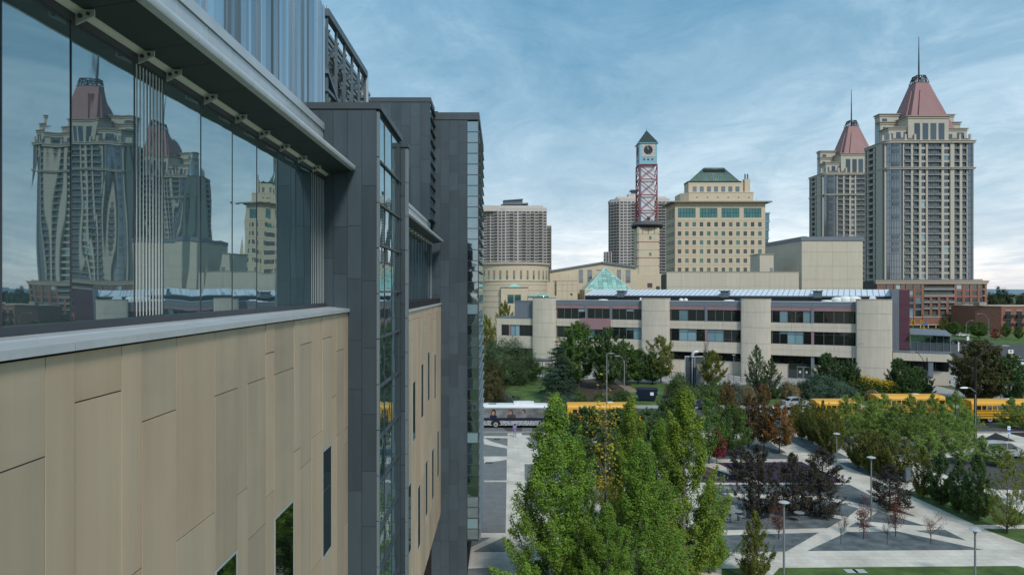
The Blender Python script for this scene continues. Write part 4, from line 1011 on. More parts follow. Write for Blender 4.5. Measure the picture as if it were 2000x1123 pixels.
# ---------------------------------------------------------------- glass pyramid
gp = thing('glass_pyramid', 'pale green glass pyramid roof in front of the gabled hall', 'roof light', (xat(1188, 262), 262+8, 0))
hwp = 8.4; zb_, zt_ = zat(566, 262), zat(522.5, 270)
b = MB(); b.box(-hwp-.3, hwp+.3, -hwp-.3, hwp+.3, 0, zb_); b.build('kerb_wall', M['stoneC'], gp)
nrow = 9
fcs = [((-1, -1), (1, -1)), ((1, -1), (1, 1)), ((1, 1), (-1, 1)), ((-1, 1), (-1, -1))]
bars = MB()
for fi, (p, q_) in enumerate(fcs):
    A = Vector((p[0]*hwp, p[1]*hwp, zb_)); B = Vector((q_[0]*hwp, q_[1]*hwp, zb_)); T_ = Vector((0, 0, zt_))
    for r_ in range(nrow):
        t0, t1 = r_/nrow, (r_+1)/nrow
        a0, b0, a1, b1 = A.lerp(T_, t0), B.lerp(T_, t0), A.lerp(T_, t1), B.lerp(T_, t1)
        if fi in (0, 3):
            # upright panes cut by the hips
            npn = 10
            for k in range(npn):
                u0, u1 = -hwp+2*hwp*k/npn, -hwp+2*hwp*(k+1)/npn
                h0, h1 = hwp*(1-t0), hwp*(1-t1)
                cl = lambda u, h_: max(-h_, min(h_, u))
                ux = (B-A).normalized(); m0 = (a0+b0)/2; m1_ = (a1+b1)/2
                pts = [m0+ux*cl(u0+.05, h0), m0+ux*cl(u1-.05, h0), m1_+ux*cl(u1-.05, h1), m1_+ux*cl(u0+.05, h1)]
                if (pts[1]-pts[0]).length < .2: continue
                n_ = (B-A).cross(T_-A).normalized()
                up = (m1_-m0)*.035; pts = [pts[0]+up, pts[1]+up, pts[2]-up, pts[3]-up]
                g = MB(); g.hexa([*[v-n_*.05 for v in pts], *pts]); g.build('glass_pane', M['glassP'], gp)
        else:
            g = MB(); n_ = (B-A).cross(T_-A).normalized(); pts = [a0, b0, b1, a1]; g.hexa([*[v-n_*.05 for v in pts], *pts]); g.build('glass_pane', M['glassP'], gp)
    bars.tube(A, T_, .13, .1, 5); bars.tube(A, B, .12, n=5)
core = MB(); core.loft([[(-hwp+.3, -hwp+.3, zb_), (hwp-.3, -hwp+.3, zb_), (hwp-.3, hwp-.3, zb_), (-hwp+.3, hwp-.3, zb_)], [(-.02, -.02, zt_-.3), (.02, -.02, zt_-.3), (.02, .02, zt_-.3), (-.02, .02, zt_-.3)]])
bars.build('glazing_frame', M['whitep'], gp); core.build('inner_frame', M['whitep'], gp)

# ---------------------------------------------------------------- theatre box and the long low wall
th = thing('theatre', 'tall plain beige theatre box with dark grey roof edge left of the twin towers', 'building', (xat(1566, 200), 200, 0))
K = 200/1400; tx_ = lambda px: (px-1566)*K
W_ = tx_(1685); zt_ = zat(470, 200); D_ = 27
b = MB(); b.box(0, W_, 0, D_, 0, zt_); b.build('core_wall', M['theatre'], th)
lev = [0, 6, zat(563, 200), zat(546, 200), zat(520, 200), zat(492.5, 200), zt_]
for a, c in zip(lev[:-1], lev[1:]):
    for k in range(4): bp('wall_panel', 'theatre', th, W_*k/4+.015, W_*(k+1)/4-.015, -.06, 0, a+.03, c-.03)
    for k in range(8): bp('wall_panel', 'theatre', th, -.06, 0, D_*k/8+.02, D_*(k+1)/8-.02, a+.03, c-.03)
b = MB(); b.box(-.3, W_+.3, -.3, D_, zt_, zat(462.5, 200)); b.build('roof_edge', M['libgrey'], th)
bp('roof_hatch', 'libgrey', th, tx_(1580), tx_(1588), 4, 6, zat(462, 200), zat(459.5, 200))
tl = thing('theatre_wing', 'long low plain beige wall running in front of the office block', 'building', (xat(1302, 195), 195, 0))
K = 195/1400; b = MB(); b.box(.1, (1560-1302)*K, .1, 6, 0, zat(532, 195)); b.build('core_wall', M['theatre'], tl)
for k in range(9):
    for a, c in ((0, 9), (9, zat(560, 195)), (zat(560, 195), zat(532, 195))): bp('wall_panel', 'theatre', tl, k*4+.015, k*4+3.985, .02, .1, a+.03, c-.02)
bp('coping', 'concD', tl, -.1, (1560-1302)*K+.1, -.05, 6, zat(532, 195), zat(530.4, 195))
bp('dark_end_strip', 'balc', tl, -.2, .1, .3, 6, 0, zat(536, 195))  # solid dark strip along the wing's left end
t2 = thing('theatre_lobby', 'small beige stair box standing between the office block and the theatre box', 'building', (xat(1484, 206), 206, 0))
K = 206/1400; b = MB(); b.box(0, (1511-1484)*K, 0, 8, 0, zat(497, 206)); b.build('wall', M['theatre'], t2)
b = MB(); b.box(-.2, (1511-1484)*K+.1, -.2, 8, zat(497, 206), zat(495.4, 206)); b.build('coping', M['concD'], t2)
bp('window', 'glassBlue', t2, (1504-1484)*K, (1509-1484)*K, -.1, .1, zat(530, 206), zat(523, 206))

# ---------------------------------------------------------------- far condominiums
def condo_face(root, o, d, width, z0, z1, ncol, nrow, balc_cols=(), glass_cols=()):
    """lattice of slabs and piers in front of dark glass; o origin, d unit direction along the face"""
    d = Vector((d[0], d[1], 0)); n_ = Vector((d.y, -d.x, 0)); o = Vector(o)
    pr, sl, rl = MB(), MB(), MB()
    def bx(m_, u0, u1, w0, w1, za, zb2):
        pts = [(u0, w0), (u1, w0), (u1, w1), (u0, w1)]
        q = [o+d*u-n_*w_ for u, w_ in pts]
        m_.hexa([(p.x, p.y, za) for p in q]+[(p.x, p.y, zb2) for p in q])
    cw = width/ncol; dz = (z1-z0)/nrow
    for k in range(ncol+1):
        pw = (.75 if k % 3 else 1.2)
        bx(pr, max(0, k*cw-pw/2), min(width, k*cw+pw/2), -.25, .6, z0, z1)
    for r_ in range(nrow+1): bx(sl, 0, width, -.05, .6, z0+r_*dz-.4, z0+r_*dz+.45)
    for k in balc_cols:
        for r_ in range(nrow): bx(sl, k*cw-.3, (k+1)*cw+.3, -1.5, .5, z0+r_*dz-.15, z0+r_*dz+.15); bx(rl, k*cw-.2, (k+1)*cw+.2, -1.45, -1.38, z0+r_*dz+.15, z0+r_*dz+1.1)
    for k in glass_cols:
        for r_ in range(nrow): bx(rl, k*cw+.3, (k+1)*cw-.3, .02, .3, z0+r_*dz+.4, z0+r_*dz+1.4)
    a = pr.build('facade_piers', M['condo'], root); c = sl.build('floor_slabs', M['condo'], root)
    for q in (a, c): q['kind'] = 'stuff'
    if rl.v: e = rl.build('balcony_fronts', M['condoG2'], root); e['kind'] = 'stuff'
def cpanes(root, o, d, width, z0, z1, ncol, nrow):
    d = Vector((d[0], d[1], 0)); n_ = Vector((d.y, -d.x, 0)); o = Vector(o); g = MB()
    cw = width/ncol; dz = (z1-z0)/nrow
    for k in range(ncol):
        for r_ in range(nrow):
            for h in (0, 1):
                u0 = k*cw+.4+h*(cw-.8)/2; u1 = u0+(cw-.8)/2-.12
                q = [o+d*u-n_*w_ for u, w_ in ((u0, .35), (u1, .35), (u1, .6), (u0, .6))]
                g.hexa([(p.x, p.y, z0+r_*dz+.5) for p in q]+[(p.x, p.y, z0+(r_+1)*dz-.5) for p in q])
    e = g.build('windows', M['condoG'], root); e['kind'] = 'stuff'
YC = 720; K = YC/1400
c1 = thing('condominium', 'wide grey condominium tower with stepped flat top above the round drum', 'tower', (0, 0, 0))
zt_ = zat(412, YC); xa, xb, xc = xat(928, YC), xat(987, YC), xat(1068, YC)
dl = Vector((xb-xa, -14)).normalized(); wl = Vector((xb-xa, -14)).length
b = MB(); b.prism([(xa, YC+14.8), (xb, YC+.8), (xc, YC+.8), (xc+.01, YC+26), (xa, YC+30)], 0, zt_); b.build('core_wall', M['balc'], c1)
for oo, dd, wd_, nc, bc, gc in (((xa, YC+14), dl, wl, 8, (1, 3, 5), ()), ((xb, YC), (1, 0), xc-xb, 10, (1, 4, 6, 8), (0, 3))):
    condo_face(c1, (*oo, 0), dd, wd_, zt_-25*2.95, zt_-.2, nc, 25, bc, gc); cpanes(c1, (*oo, 0), dd, wd_, zt_-25*2.95, zt_-.2, nc, 25)
xr = xat(1077, YC); b = MB(); b.box(xc-.5, xr, YC+2, YC+20, 0, zat(441, YC)); b.build('side_wing', M['balc'], c1)
condo_face(c1, (xc, YC+1.3, 0), (1, 0), xr-xc, zt_-25*2.95, zat(441, YC), 2, 20, (0, 1))
b = MB(); b.box(xat(940, YC), xat(1061, YC), YC+3, YC+26, zt_, zat(401, YC)); b.prism([(xa, YC+14.5), (xb, YC+.4), (xc+.2, YC+.4), (xc, YC+27), (xa, YC+30)], zt_-.2, zat(406, YC)); b.build('parapet', M['condo'], c1)
b = MB(); b.box(xat(982, YC), xat(1021, YC), YC+6, YC+16, zat(400, YC), zat(391, YC)); b.build('roof_plant', M['steel'], c1)
b = MB(); b.hexa([(xat(978, YC), YC+4, zat(399, YC)), (xat(1032, YC), YC+4, zat(398, YC)), (xat(1032, YC), YC+18, zat(398, YC)), (xat(978, YC), YC+18, zat(399, YC)), (xat(978, YC), YC+4, zat(400.5, YC)+1), (xat(1032, YC), YC+4, zat(399, YC)+2), (xat(1032, YC), YC+18, zat(399, YC)+2), (xat(978, YC), YC+18, zat(400, YC)+1)]); b.build('roof_canopy', M['libgrey'], c1)
b = MB(); b.hexa([(xat(983, YC), YC+5, zat(391, YC)), (xat(1021, YC), YC+5, zat(389, YC)), (xat(1021, YC), YC+17, zat(389, YC)), (xat(983, YC), YC+17, zat(391, YC)), (xat(983, YC), YC+5, zat(390, YC)), (xat(1022, YC), YC+5, zat(387, YC)), (xat(1022, YC), YC+17, zat(387, YC)), (xat(983, YC), YC+17, zat(390, YC))]); b.build('roof_canopy', M['libgrey'], c1)
for k in range(6): bp('roof_vent', 'steel', c1, xat(948+k*6, YC), xat(949.5+k*6, YC), YC+8, YC+9, zat(401, YC), zat(399.3, YC))
c2 = thing('condominium', 'grey condominium tower half hidden behind the red lattice clock tower', 'tower', (0, 0, 0))
zt_ = zat(393, YC); xa, xb, xc = xat(1195, YC), xat(1210, YC), xat(1308, YC)
dl = Vector((xb-xa, -8)).normalized(); wl = Vector((xb-xa, -8)).length
b = MB(); b.prism([(xa+.4, YC+8.8), (xb, YC+.8), (xc, YC+.8), (xc, YC+26), (xa+.4, YC+26)], 0, zt_); b.build('core_wall', M['balc'], c2)
for oo, dd, wd_, nc, bc, gc in (((xa, YC+8), dl, wl, 3, (0, 1, 2), ()), ((xb, YC), (1, 0), xc-xb, 13, (3, 4, 8, 10, 11), (1, 6))):
    condo_face(c2, (*oo, 0), dd, wd_, zt_-27*2.95, zt_-.2, nc, 27, bc, gc); cpanes(c2, (*oo, 0), dd, wd_, zt_-27*2.95, zt_-.2, nc, 27)
b = MB(); b.prism([(xa, YC+8), (xb, YC+.1), (xc, YC+.1), (xc, YC+26), (xa, YC+26)], zt_-.2, zat(388, YC)); b.box(xat(1207, YC), xat(1304, YC), YC+5, YC+20, zat(388, YC), zat(383, YC)); b.box(xat(1230, YC), xat(1250, YC), YC+7, YC+18, zat(383, YC), zat(377, YC)); b.build('parapet', M['condo'], c2)
b = MB(); b.box(xat(1238, YC), xat(1248, YC), YC+8, YC+16, zat(377, YC), zat(371, YC)); b.box(xat(1235, YC), xat(1251, YC), YC+6, YC+18, zat(371, YC), zat(369, YC)); b.build('roof_plant', M['steel'], c2)
c3 = thing('condominium', 'small grey apartment block top peeking over the gabled hall roof', 'tower', (xat(1183, 600), 600, 0))
b = MB(); b.box(0, 5, 0, 12, 0, zat(492, 600)); b.build('core_wall', M['condoG'], c3)
for k in range(9): bp('floor_slab', 'brickL' if k == 8 else 'brick', c3, -.2, 5.1, -.2, 12, zat(492, 600)-k*3.1-.6, zat(492, 600)-k*3.1)
for k in range(3): bp('pier', 'condo', c3, k*2.3, k*2.3+.5, -.25, .2, 0, zat(492, 600))
# ================================================================ LIBRARY (three storeys, turned towards the right)
LA = -26.0
lb = thing('library', 'long three storey beige library with rounded bays, ribbon windows and pale ribbed roof', 'building', (12.9, 168.6, 0), R(LA))
def U(px):
    a = (px-CX)/F; return (168.6*a-12.9)/(.899+.438*a)
ZG, Z1a, Z1b, Z2a, Z2b, Z3 = 4.7, 7.05, 9.65, 11.4, 13.8, 15.65
core = MB(); core.box(-15.6, 69.0, 1.6, 26, 0, 11.3); core.box(-8, 69.0, 1.6, 26, 11.3, 15.5); core.build('core_wall', M['balc'], lb)
def sections(u0, u1, posts, Z=True):
    """a stretch of facade between two bays; posts = u of the upright grey posts"""
    W_ = u1-u0
    # precast spandrels in panel lengths
    n = max(2, round(W_/3.6))
    for (za, zb2) in ((Z1b+.0, Z2a), (ZG, Z1a)):
        for k in range(n):
            a, c = u0+W_*k/n+.012, u0+W_*(k+1)/n-.012
            bp('precast_panel', 'lib', lb, a, c, -.02, .3, za+.02, (za+zb2)/2-.012); bp('precast_panel', 'lib', lb, a, c, -.02, .3, (za+zb2)/2+.012, zb2-.02)
    for k in range(n):
        a, c = u0+W_*k/n+.01, u0+W_*(k+1)/n-.01
        bp('fascia_panel', 'libgrey', lb, a, c, -.02, .4, 14.6, Z3); bp('pink_panel', 'pink', lb, a, c, .03, .4, Z2b+.02, 14.59)
    bp('parapet_capping', 'seam', lb, u0, u1, -.1, .5, Z3, Z3+.1)
    ed = [u0]+posts+[u1]
    for a, c in zip(ed[:-1], ed[1:]):
        m_ = max(3, round((c-a)/1.75))
        for (za, zb2, pk) in ((Z2a, Z2b, .04), (Z1a, Z1b, .28)):
            for k in range(m_):
                p, q = a+.25+(c-a-.5)*k/m_, a+.25+(c-a-.5)*(k+1)/m_
                bp('window_pane', 'blindpane' if rng.random() < pk else 'glassW', lb, p+.035, q-.035, .22, .26, za+.06, zb2-.06)
                bp('mullion', 'libgrey', lb, p-.035, p+.035, .14, .27, za, zb2)
                if rng.random() < .18: bp('roller_blind', 'blindpane', lb, p+.035, q-.035, .205, .22, zb2-.06-rng.uniform(.3, .9), zb2-.06)
            bp('window_rail', 'frame', lb, a+.2, c-.2, .12, .28, za, za+.07); bp('window_rail', 'frame', lb, a+.2, c-.2, .12, .28, zb2-.07, zb2)
            if za == Z1a: bp('window_rail', 'frame', lb, a+.2, c-.2, .13, .275, zb2-.62, zb2-.57)
        # ground floor: dark clerestory above a beige wall, set back
        m_ = max(3, round((c-a)/1.75))
        for k in range(m_): bp('window_pane', 'glassW', lb, a+(c-a)*k/m_+.03, a+(c-a)*(k+1)/m_-.03, 1.45, 1.5, 2.9, ZG-.1)
        bp('base_wall', 'lib', lb, a, c, 1.3, 1.6, 0, 2.88)
    for p in posts:
        bp('upright_post', 'libgrey', lb, p-.26, p+.26, -.06, .5, Z2a+.01, 14.6)
        bp('pink_panel', 'pink', lb, p-.25, p+.25, .1, .4, Z1a+.01, Z1b-.01)
        bp('column', 'libgrey', lb, p-.3, p+.3, .2, .8, 0, ZG-.01)
    sf = MB(); sf.box(u0, u1, .02, 1.6, ZG-.08, ZG-.02); sf.build('soffit', M['balc'], lb)
sections(-.2, 20.3, [U(1145), U(1193)])
sections(26.45, 41.4, [U(1379)])
sections(47.3, 63.0, [U(1587)])
def bay(u0, u1):
    pts = [(u0, .6), (u0, -.5), (u0+.2, -.95), (u0+.7, -1.15), ((u0+u1)/2, -1.28), (u1-.7, -1.15), (u1-.2, -.95), (u1, -.5), (u1, .6)]
    zz_ = [0, 3.0, 7.0, 10.3, 13.45, 16.2]
    for a, c in zip(zz_[:-1], zz_[1:]):
        b = MB(); b.prism(pts, a+.02, c-.02); b.build('precast_bay', M['lib'], lb, smooth=True)
    b = MB(); b.prism([(x+(x-(u0+u1)/2)*.02, y-.06 if y < 0 else y) for x, y in pts], 16.19, 16.3); b.build('bay_coping', M['concD'], lb)
    b = MB(); b.prism([(u0+.2, .5), (u0+.2, -.3), ((u0+u1)/2, -1.1), (u1-.2, -.3), (u1-.2, .5)], .1, 16.1); b.build('bay_core', M['groove'], lb)
for a, c in ((U(1042), U(1086)), (20.3, 26.45), (41.4, 47.3), (63.0, 69.3)): bay(a, c)
# two storey wing on the left with the grey box on its roof
u0, u1 = -15.9, -6.05
for za, zb2 in ((Z1b, 11.3), (ZG-.6, Z1a), (0, 2.2)):
    for k in range(3): bp('precast_panel', 'lib', lb, u0+(u1-u0)*k/3+.012, u0+(u1-u0)*(k+1)/3-.012, -.02, .3, za+.02, zb2-.02)
bp('precast_panel', 'lib', lb, u0, u0+1.3, -.021, .3, Z1a, Z1b); bp('window_pane', 'glassW', lb, u0, u1, .3, .35, 2.3, 4.0)
for k in range(7):
    p, q = u0+1.35+(u1-u0-1.4)*k/7, u0+1.35+(u1-u0-1.4)*(k+1)/7
    bp('window_pane', 'blindpane' if k in (2, 3) else 'glassW', lb, p+.03, q-.03, .22, .26, Z1a+.05, Z1b-.05); bp('mullion', 'frame', lb, p-.035, p+.035, .12, .27, Z1a, Z1b)
bp('pink_panel', 'pink', lb, u0+3.3, u0+3.75, .05, .2, Z1a, Z1b)
bp('end_wall', 'lib', lb, u0-.0, u0+.25, .31, 16, 0, 11.3); bp('roof_edge', 'libgrey', lb, u0-.15, u1, -.12, 16, 11.3, 11.5)
for k in range(4): bp('roof_box_panel', 'libgrey', lb, U(1003)+(u1-U(1003))*k/4+.01, U(1003)+(u1-U(1003))*(k+1)/4-.01, .6, 9, 11.51, 15.35)
bp('parapet_capping', 'libgrey', lb, U(1003)-.1, u1, .5, 9.1, 15.35, 15.5)
# pink projecting panel and dark band under the sloping roof
b = MB(); b.box(U(1135), U(1193), -.6, .3, 9.1, 11.55); b.build('pink_bay', M['pink'], lb)
bp('dark_band', 'cap', lb, U(1120), 69.3, 8.0, 8.5, 15.5, 16.75)
# sloping ribbed roof, sheet by sheet
us, ue = 4.0, 69.6; n = 60; ye, yr, ze, zrg = 7.6, 15.5, 16.78, 18.12
tilt = math.atan2(zrg-ze, yr-ye)
for k in range(n):
    a, c = us+(ue-us)*k/n, us+(ue-us)*(k+1)/n
    q = MB(); q.hexa([(a, ye, ze), (c-.05, ye, ze), (c-.05, yr, zrg), (a, yr, zrg), (a, ye, ze+.05), (c-.05, ye, ze+.05), (c-.05, yr, zrg+.05), (a, yr, zrg+.05)])
    o = q.build('roof_sheet', M['seam'], lb)
    q = MB(); q.hexa([(c-.07, ye, ze), (c, ye, ze), (c, yr, zrg), (c-.07, yr, zrg), (c-.07, ye, ze+.13), (c, ye, ze+.13), (c, yr, zrg+.13), (c-.07, yr, zrg+.13)]); q.build('rib', M['libgrey'], o)
bp('roof_gutter', 'libgrey', lb, us, ue, 7.3, 7.62, 16.6, 16.84)
b = MB(); b.loft([[(us, yr+.02, 15.5), (us, 24, 15.5), (us, 24, 16.9), (us, yr+.02, zrg)], [(ue, yr+.02, 15.5), (ue, 24, 15.5), (ue, 24, 16.9), (ue, yr+.02, zrg)]]); b.build('rear_roof', M['libgrey'], lb)
for px in (1184, 1393, 1581):
    u = (px-CX)/F; uu = U(px)+1.2
    b = MB(); b.box(uu-.85, uu+.85, 7.2, 9.6, 16.4, 17.75); b.box(uu-1.05, uu+1.05, 7.0, 9.8, 17.75, 17.95); b.build('roof_fan', M['steel'], lb)
for px, r_, h_ in ((1625, 1.25, 1.1), (1640, 1.35, 1.3), (1657, 1.35, 1.3), (1604, 1.2, .5), (1462, 1.2, .45), (1408, 1.2, .45), (1313, .5, .7), (1322, .45, .7), (1233, .35, .8), (1158, 1.2, .4)):
    b = MB(); uu = U(px)+1; b.lathe([(r_, 15.5), (r_, 15.5+h_*.6), (r_*.85, 15.5+h_*.85), (r_*.4, 15.5+h_), (.05, 15.5+h_*1.02)], 14, (uu, 4.5)); b.build('roof_dome', M['white'], lb, smooth=True)
b = MB(); b.loft([[(U(1690)+.5, 5, 15.6), (U(1712)+.5, 5, 15.6), (U(1712)+.5, 7, 15.6), (U(1690)+.5, 7, 15.6)], [(U(1696)+.5, 5.4, 16.9), (U(1704)+.5, 5.4, 16.9), (U(1704)+.5, 6.6, 16.9), (U(1696)+.5, 6.6, 16.9)]]); b.build('roof_vent', M['seam'], lb)
# maroon end wall, grey edge, right hand terrace wing
for k in range(4): bp('maroon_panel', 'maroon', lb, 70.6, 72.4, 2.6, 14.5, 6.5+k*2.9+.015, 6.5+(k+1)*2.9-.015)
bp('end_edge', 'libgrey', lb, 69.35, 70.58, 2.2, 14.6, 0, 18.2)
bp('downpipe', 'libgrey', lb, 69.4, 69.75, 1.2, 1.55, 0, 15.5)
for k in range(3): bp('precast_panel', 'lib', lb, 69.4+k*3.25+.01, 69.4+(k+1)*3.25-.01, -.5, .0, ZG-.1, 6.2)
bp('roof_edge', 'libgrey', lb, 69.4, 79.2, -.6, 12, 6.2, 6.35)
b = MB(); b.box(70, 78.8, 1.2, 12, 0, 4.5); b.build('core_wall', M['lib'], lb)
for k in range(4): bp('window_pane', 'glassW', lb, 70.2+k*2.15, 70.2+(k+1)*2.15-.06, 1.1, 1.16, 2.7, 4.5)
bp('column', 'libgrey', lb, 75.3, 76.1, -.3, .5, 1.4, ZG-.12); bp('column', 'lib', lb, 75.2, 76.2, -.4, .6, 0, 1.4)
for k in range(6):
    a, c = 72.6+k*1.08, 72.6+(k+1)*1.08
    bp('terrace_panel', 'cap', lb, a+.04, c-.04, 2.6, 2.66, 6.4, 7.9); bp('terrace_glass', 'glassB', lb, a+.04, c-.04, 2.6, 2.64, 7.95, 9.4); bp('terrace_post', 'libgrey', lb, a-.04, a+.04, 2.5, 2.7, 6.36, 9.6)
b = MB(); b.hexa([(72.5, 1.6, 9.5), (79.3, 1.6, 9.3), (79.3, 11, 9.9), (72.5, 11, 10.2), (72.5, 1.6, 9.62), (79.3, 1.6, 9.42), (79.3, 11, 10.02), (72.5, 11, 10.32)]); b.build('terrace_roof', M['libgrey'], lb)
bp('terrace_post', 'libgrey', lb, 79.05, 79.2, 2.5, 2.7, 3.5, 9.4)
# entrance doors
b = MB(); b.box(U(1540), U(1584), 1.05, 1.3, 0, 2.87); b.build('entrance_screen', M['glassW'], lb)
for k in range(2):
    a = U(1556)+k*1.25
    d = bp('door', 'libgrey', lb, a, a+1.2, .95, 1.04, .05, 2.5); g = MB(); g.box(.1, .9, -.2, .0, .08, .93); g.build('pane', M['glassW'], d)
    g = MB(); g.box(.35, .65, -.3, -.22, .45, .62); g.build('notice', M['white'], d)

# open grey pergola left of the spruce
pg = thing('pergola', 'open grey steel pergola walkway beside the beige bay behind the spruce', 'pergola', (*G(1050, 742), 0), R(-20))
for x in (-3, -1, 1, 3):
    for y in (0, 2.4): bp('post', 'libgrey', pg, x-.06, x+.06, y-.06, y+.06, 0, 3.7)
bp('beam', 'libgrey', pg, -3.3, 3.3, -.1, .1, 3.7, 3.95); bp('beam', 'libgrey', pg, -3.3, 3.3, 2.3, 2.5, 3.7, 3.95)
for k in range(14): bp('slat', 'libgrey', pg, -3.2+k*.48, -3.08+k*.48, -.4, 2.8, 3.96, 4.12)
# ventilation duct with its screen by the library wall
x, y = G(1352, 752); dc = thing('vent_duct', 'silver elbow duct rising beside a grey screened cage at the library wall', 'duct', (x, y, 0))
q = MB(); q.tube((0, 0, 0), (0, 0, 5.5), .10); q.path([(0, 0, 5.3), (.08, 0, 5.9), (.4, 0, 6.25), (1.1, 0, 6.35)], .30, 12); q.build('duct', M['alu'], dc, smooth=True)
q = MB(); q.box(-1.2, 2.4, .5, .6, 0, 5.2); q.build('screen_panel', M['cap'], dc)
for xx in (-1.25, .6, 2.4): bp('post', 'alu', dc, xx-.05, xx+.05, .4, .5, 0, 5.4)
bp('beam', 'alu', dc, -1.3, 2.5, .38, .5, 5.3, 5.5)
bp('concrete_pier', 'concrete', dc, .6, 2.0, -1.0, -.2, 0, 4.0)
def rail(name, label, pts, h=1.3):
    t = thing(name, label, 'railing', (*pts[0], 0)); o = Vector((*pts[0], 0))
    for a, c in zip(pts[:-1], pts[1:]):
        a = Vector((*a, 0))-o; c = Vector((*c, 0))-o
        for z in (.35, .7, h): q = MB(); q.bar(a+Vector((0, 0, z)), c+Vector((0, 0, z)), .07); q.build('rail', M['libgrey'], t)
        n = max(1, round((c-a).length/2.4))
        for k in range(n+1):
            p = a.lerp(c, k/n); q = MB(); q.tube(p, p+Vector((0, 0, h+.05)), .06, n=6); q.build('post', M['libgrey'], t)
rail('railing', 'grey steel railing on the ramp right of the lamp by the library wall', [G(1422, 743), G(1447, 746), G(1466, 749)])
rail('railing', 'grey steel ramp railing left of the silver duct by the library', [G(1298, 736), G(1325, 740), G(1351, 745)])

# ================================================================ VEHICLES
M['busy'] = mat('school bus yellow', (.66, .33, .018), .38, .05, .5, spec=.5, coat=.15)
M['busblack'] = mat('black bus trim', (.014, .014, .015), .5, .1)
M['tyre'] = mat('tyre rubber', (.016, .016, .017), .85, .1)
M['rim'] = mat('wheel rim', (.42, .43, .44), .4, .06, metal=.4)
M['buswhite'] = mat('white bus paint', (.74, .76, .78), .38, .04, spec=.5, coat=.2)
M['silver'] = mat('silver car paint', (.46, .49, .51), .3, .04, metal=.35, coat=.4)
M['carblue'] = mat('dark blue car paint', (.03, .035, .075), .3, .1, coat=.4)
M['carwhite'] = mat('white car paint', (.68, .68, .68), .32, .03, coat=.4)
M['carblack'] = mat('black car paint', (.018, .018, .02), .3, .1, coat=.4)
M['lampred'] = mat('red lamp lens', (.35, .02, .02), .3, .05)
M['lampamber'] = mat('amber lamp lens', (.6, .25, .02), .3, .05)
M['lampclear'] = mat('clear lamp lens', (.6, .62, .62), .2, .05)
def wheel(root, x, y, r_, wd=.28, side=-1):
    q = MB(); q.tube((0, -wd/2, 0), (0, wd/2, 0), r_, n=20); o = q.build('wheel', M['tyre'], root, (x, y, r_), smooth=True)
    q = MB(); q.tube((0, side*(wd/2+.012), 0), (0, side*(wd/2-.05), 0), r_*.62, n=16); h = q.build('rim', M['rim'], o, smooth=True)
    q = MB(); q.tube((0, side*(wd/2+.05), 0), (0, side*(wd/2), 0), r_*.22, n=10); q.build('hub', M['cap'], o)
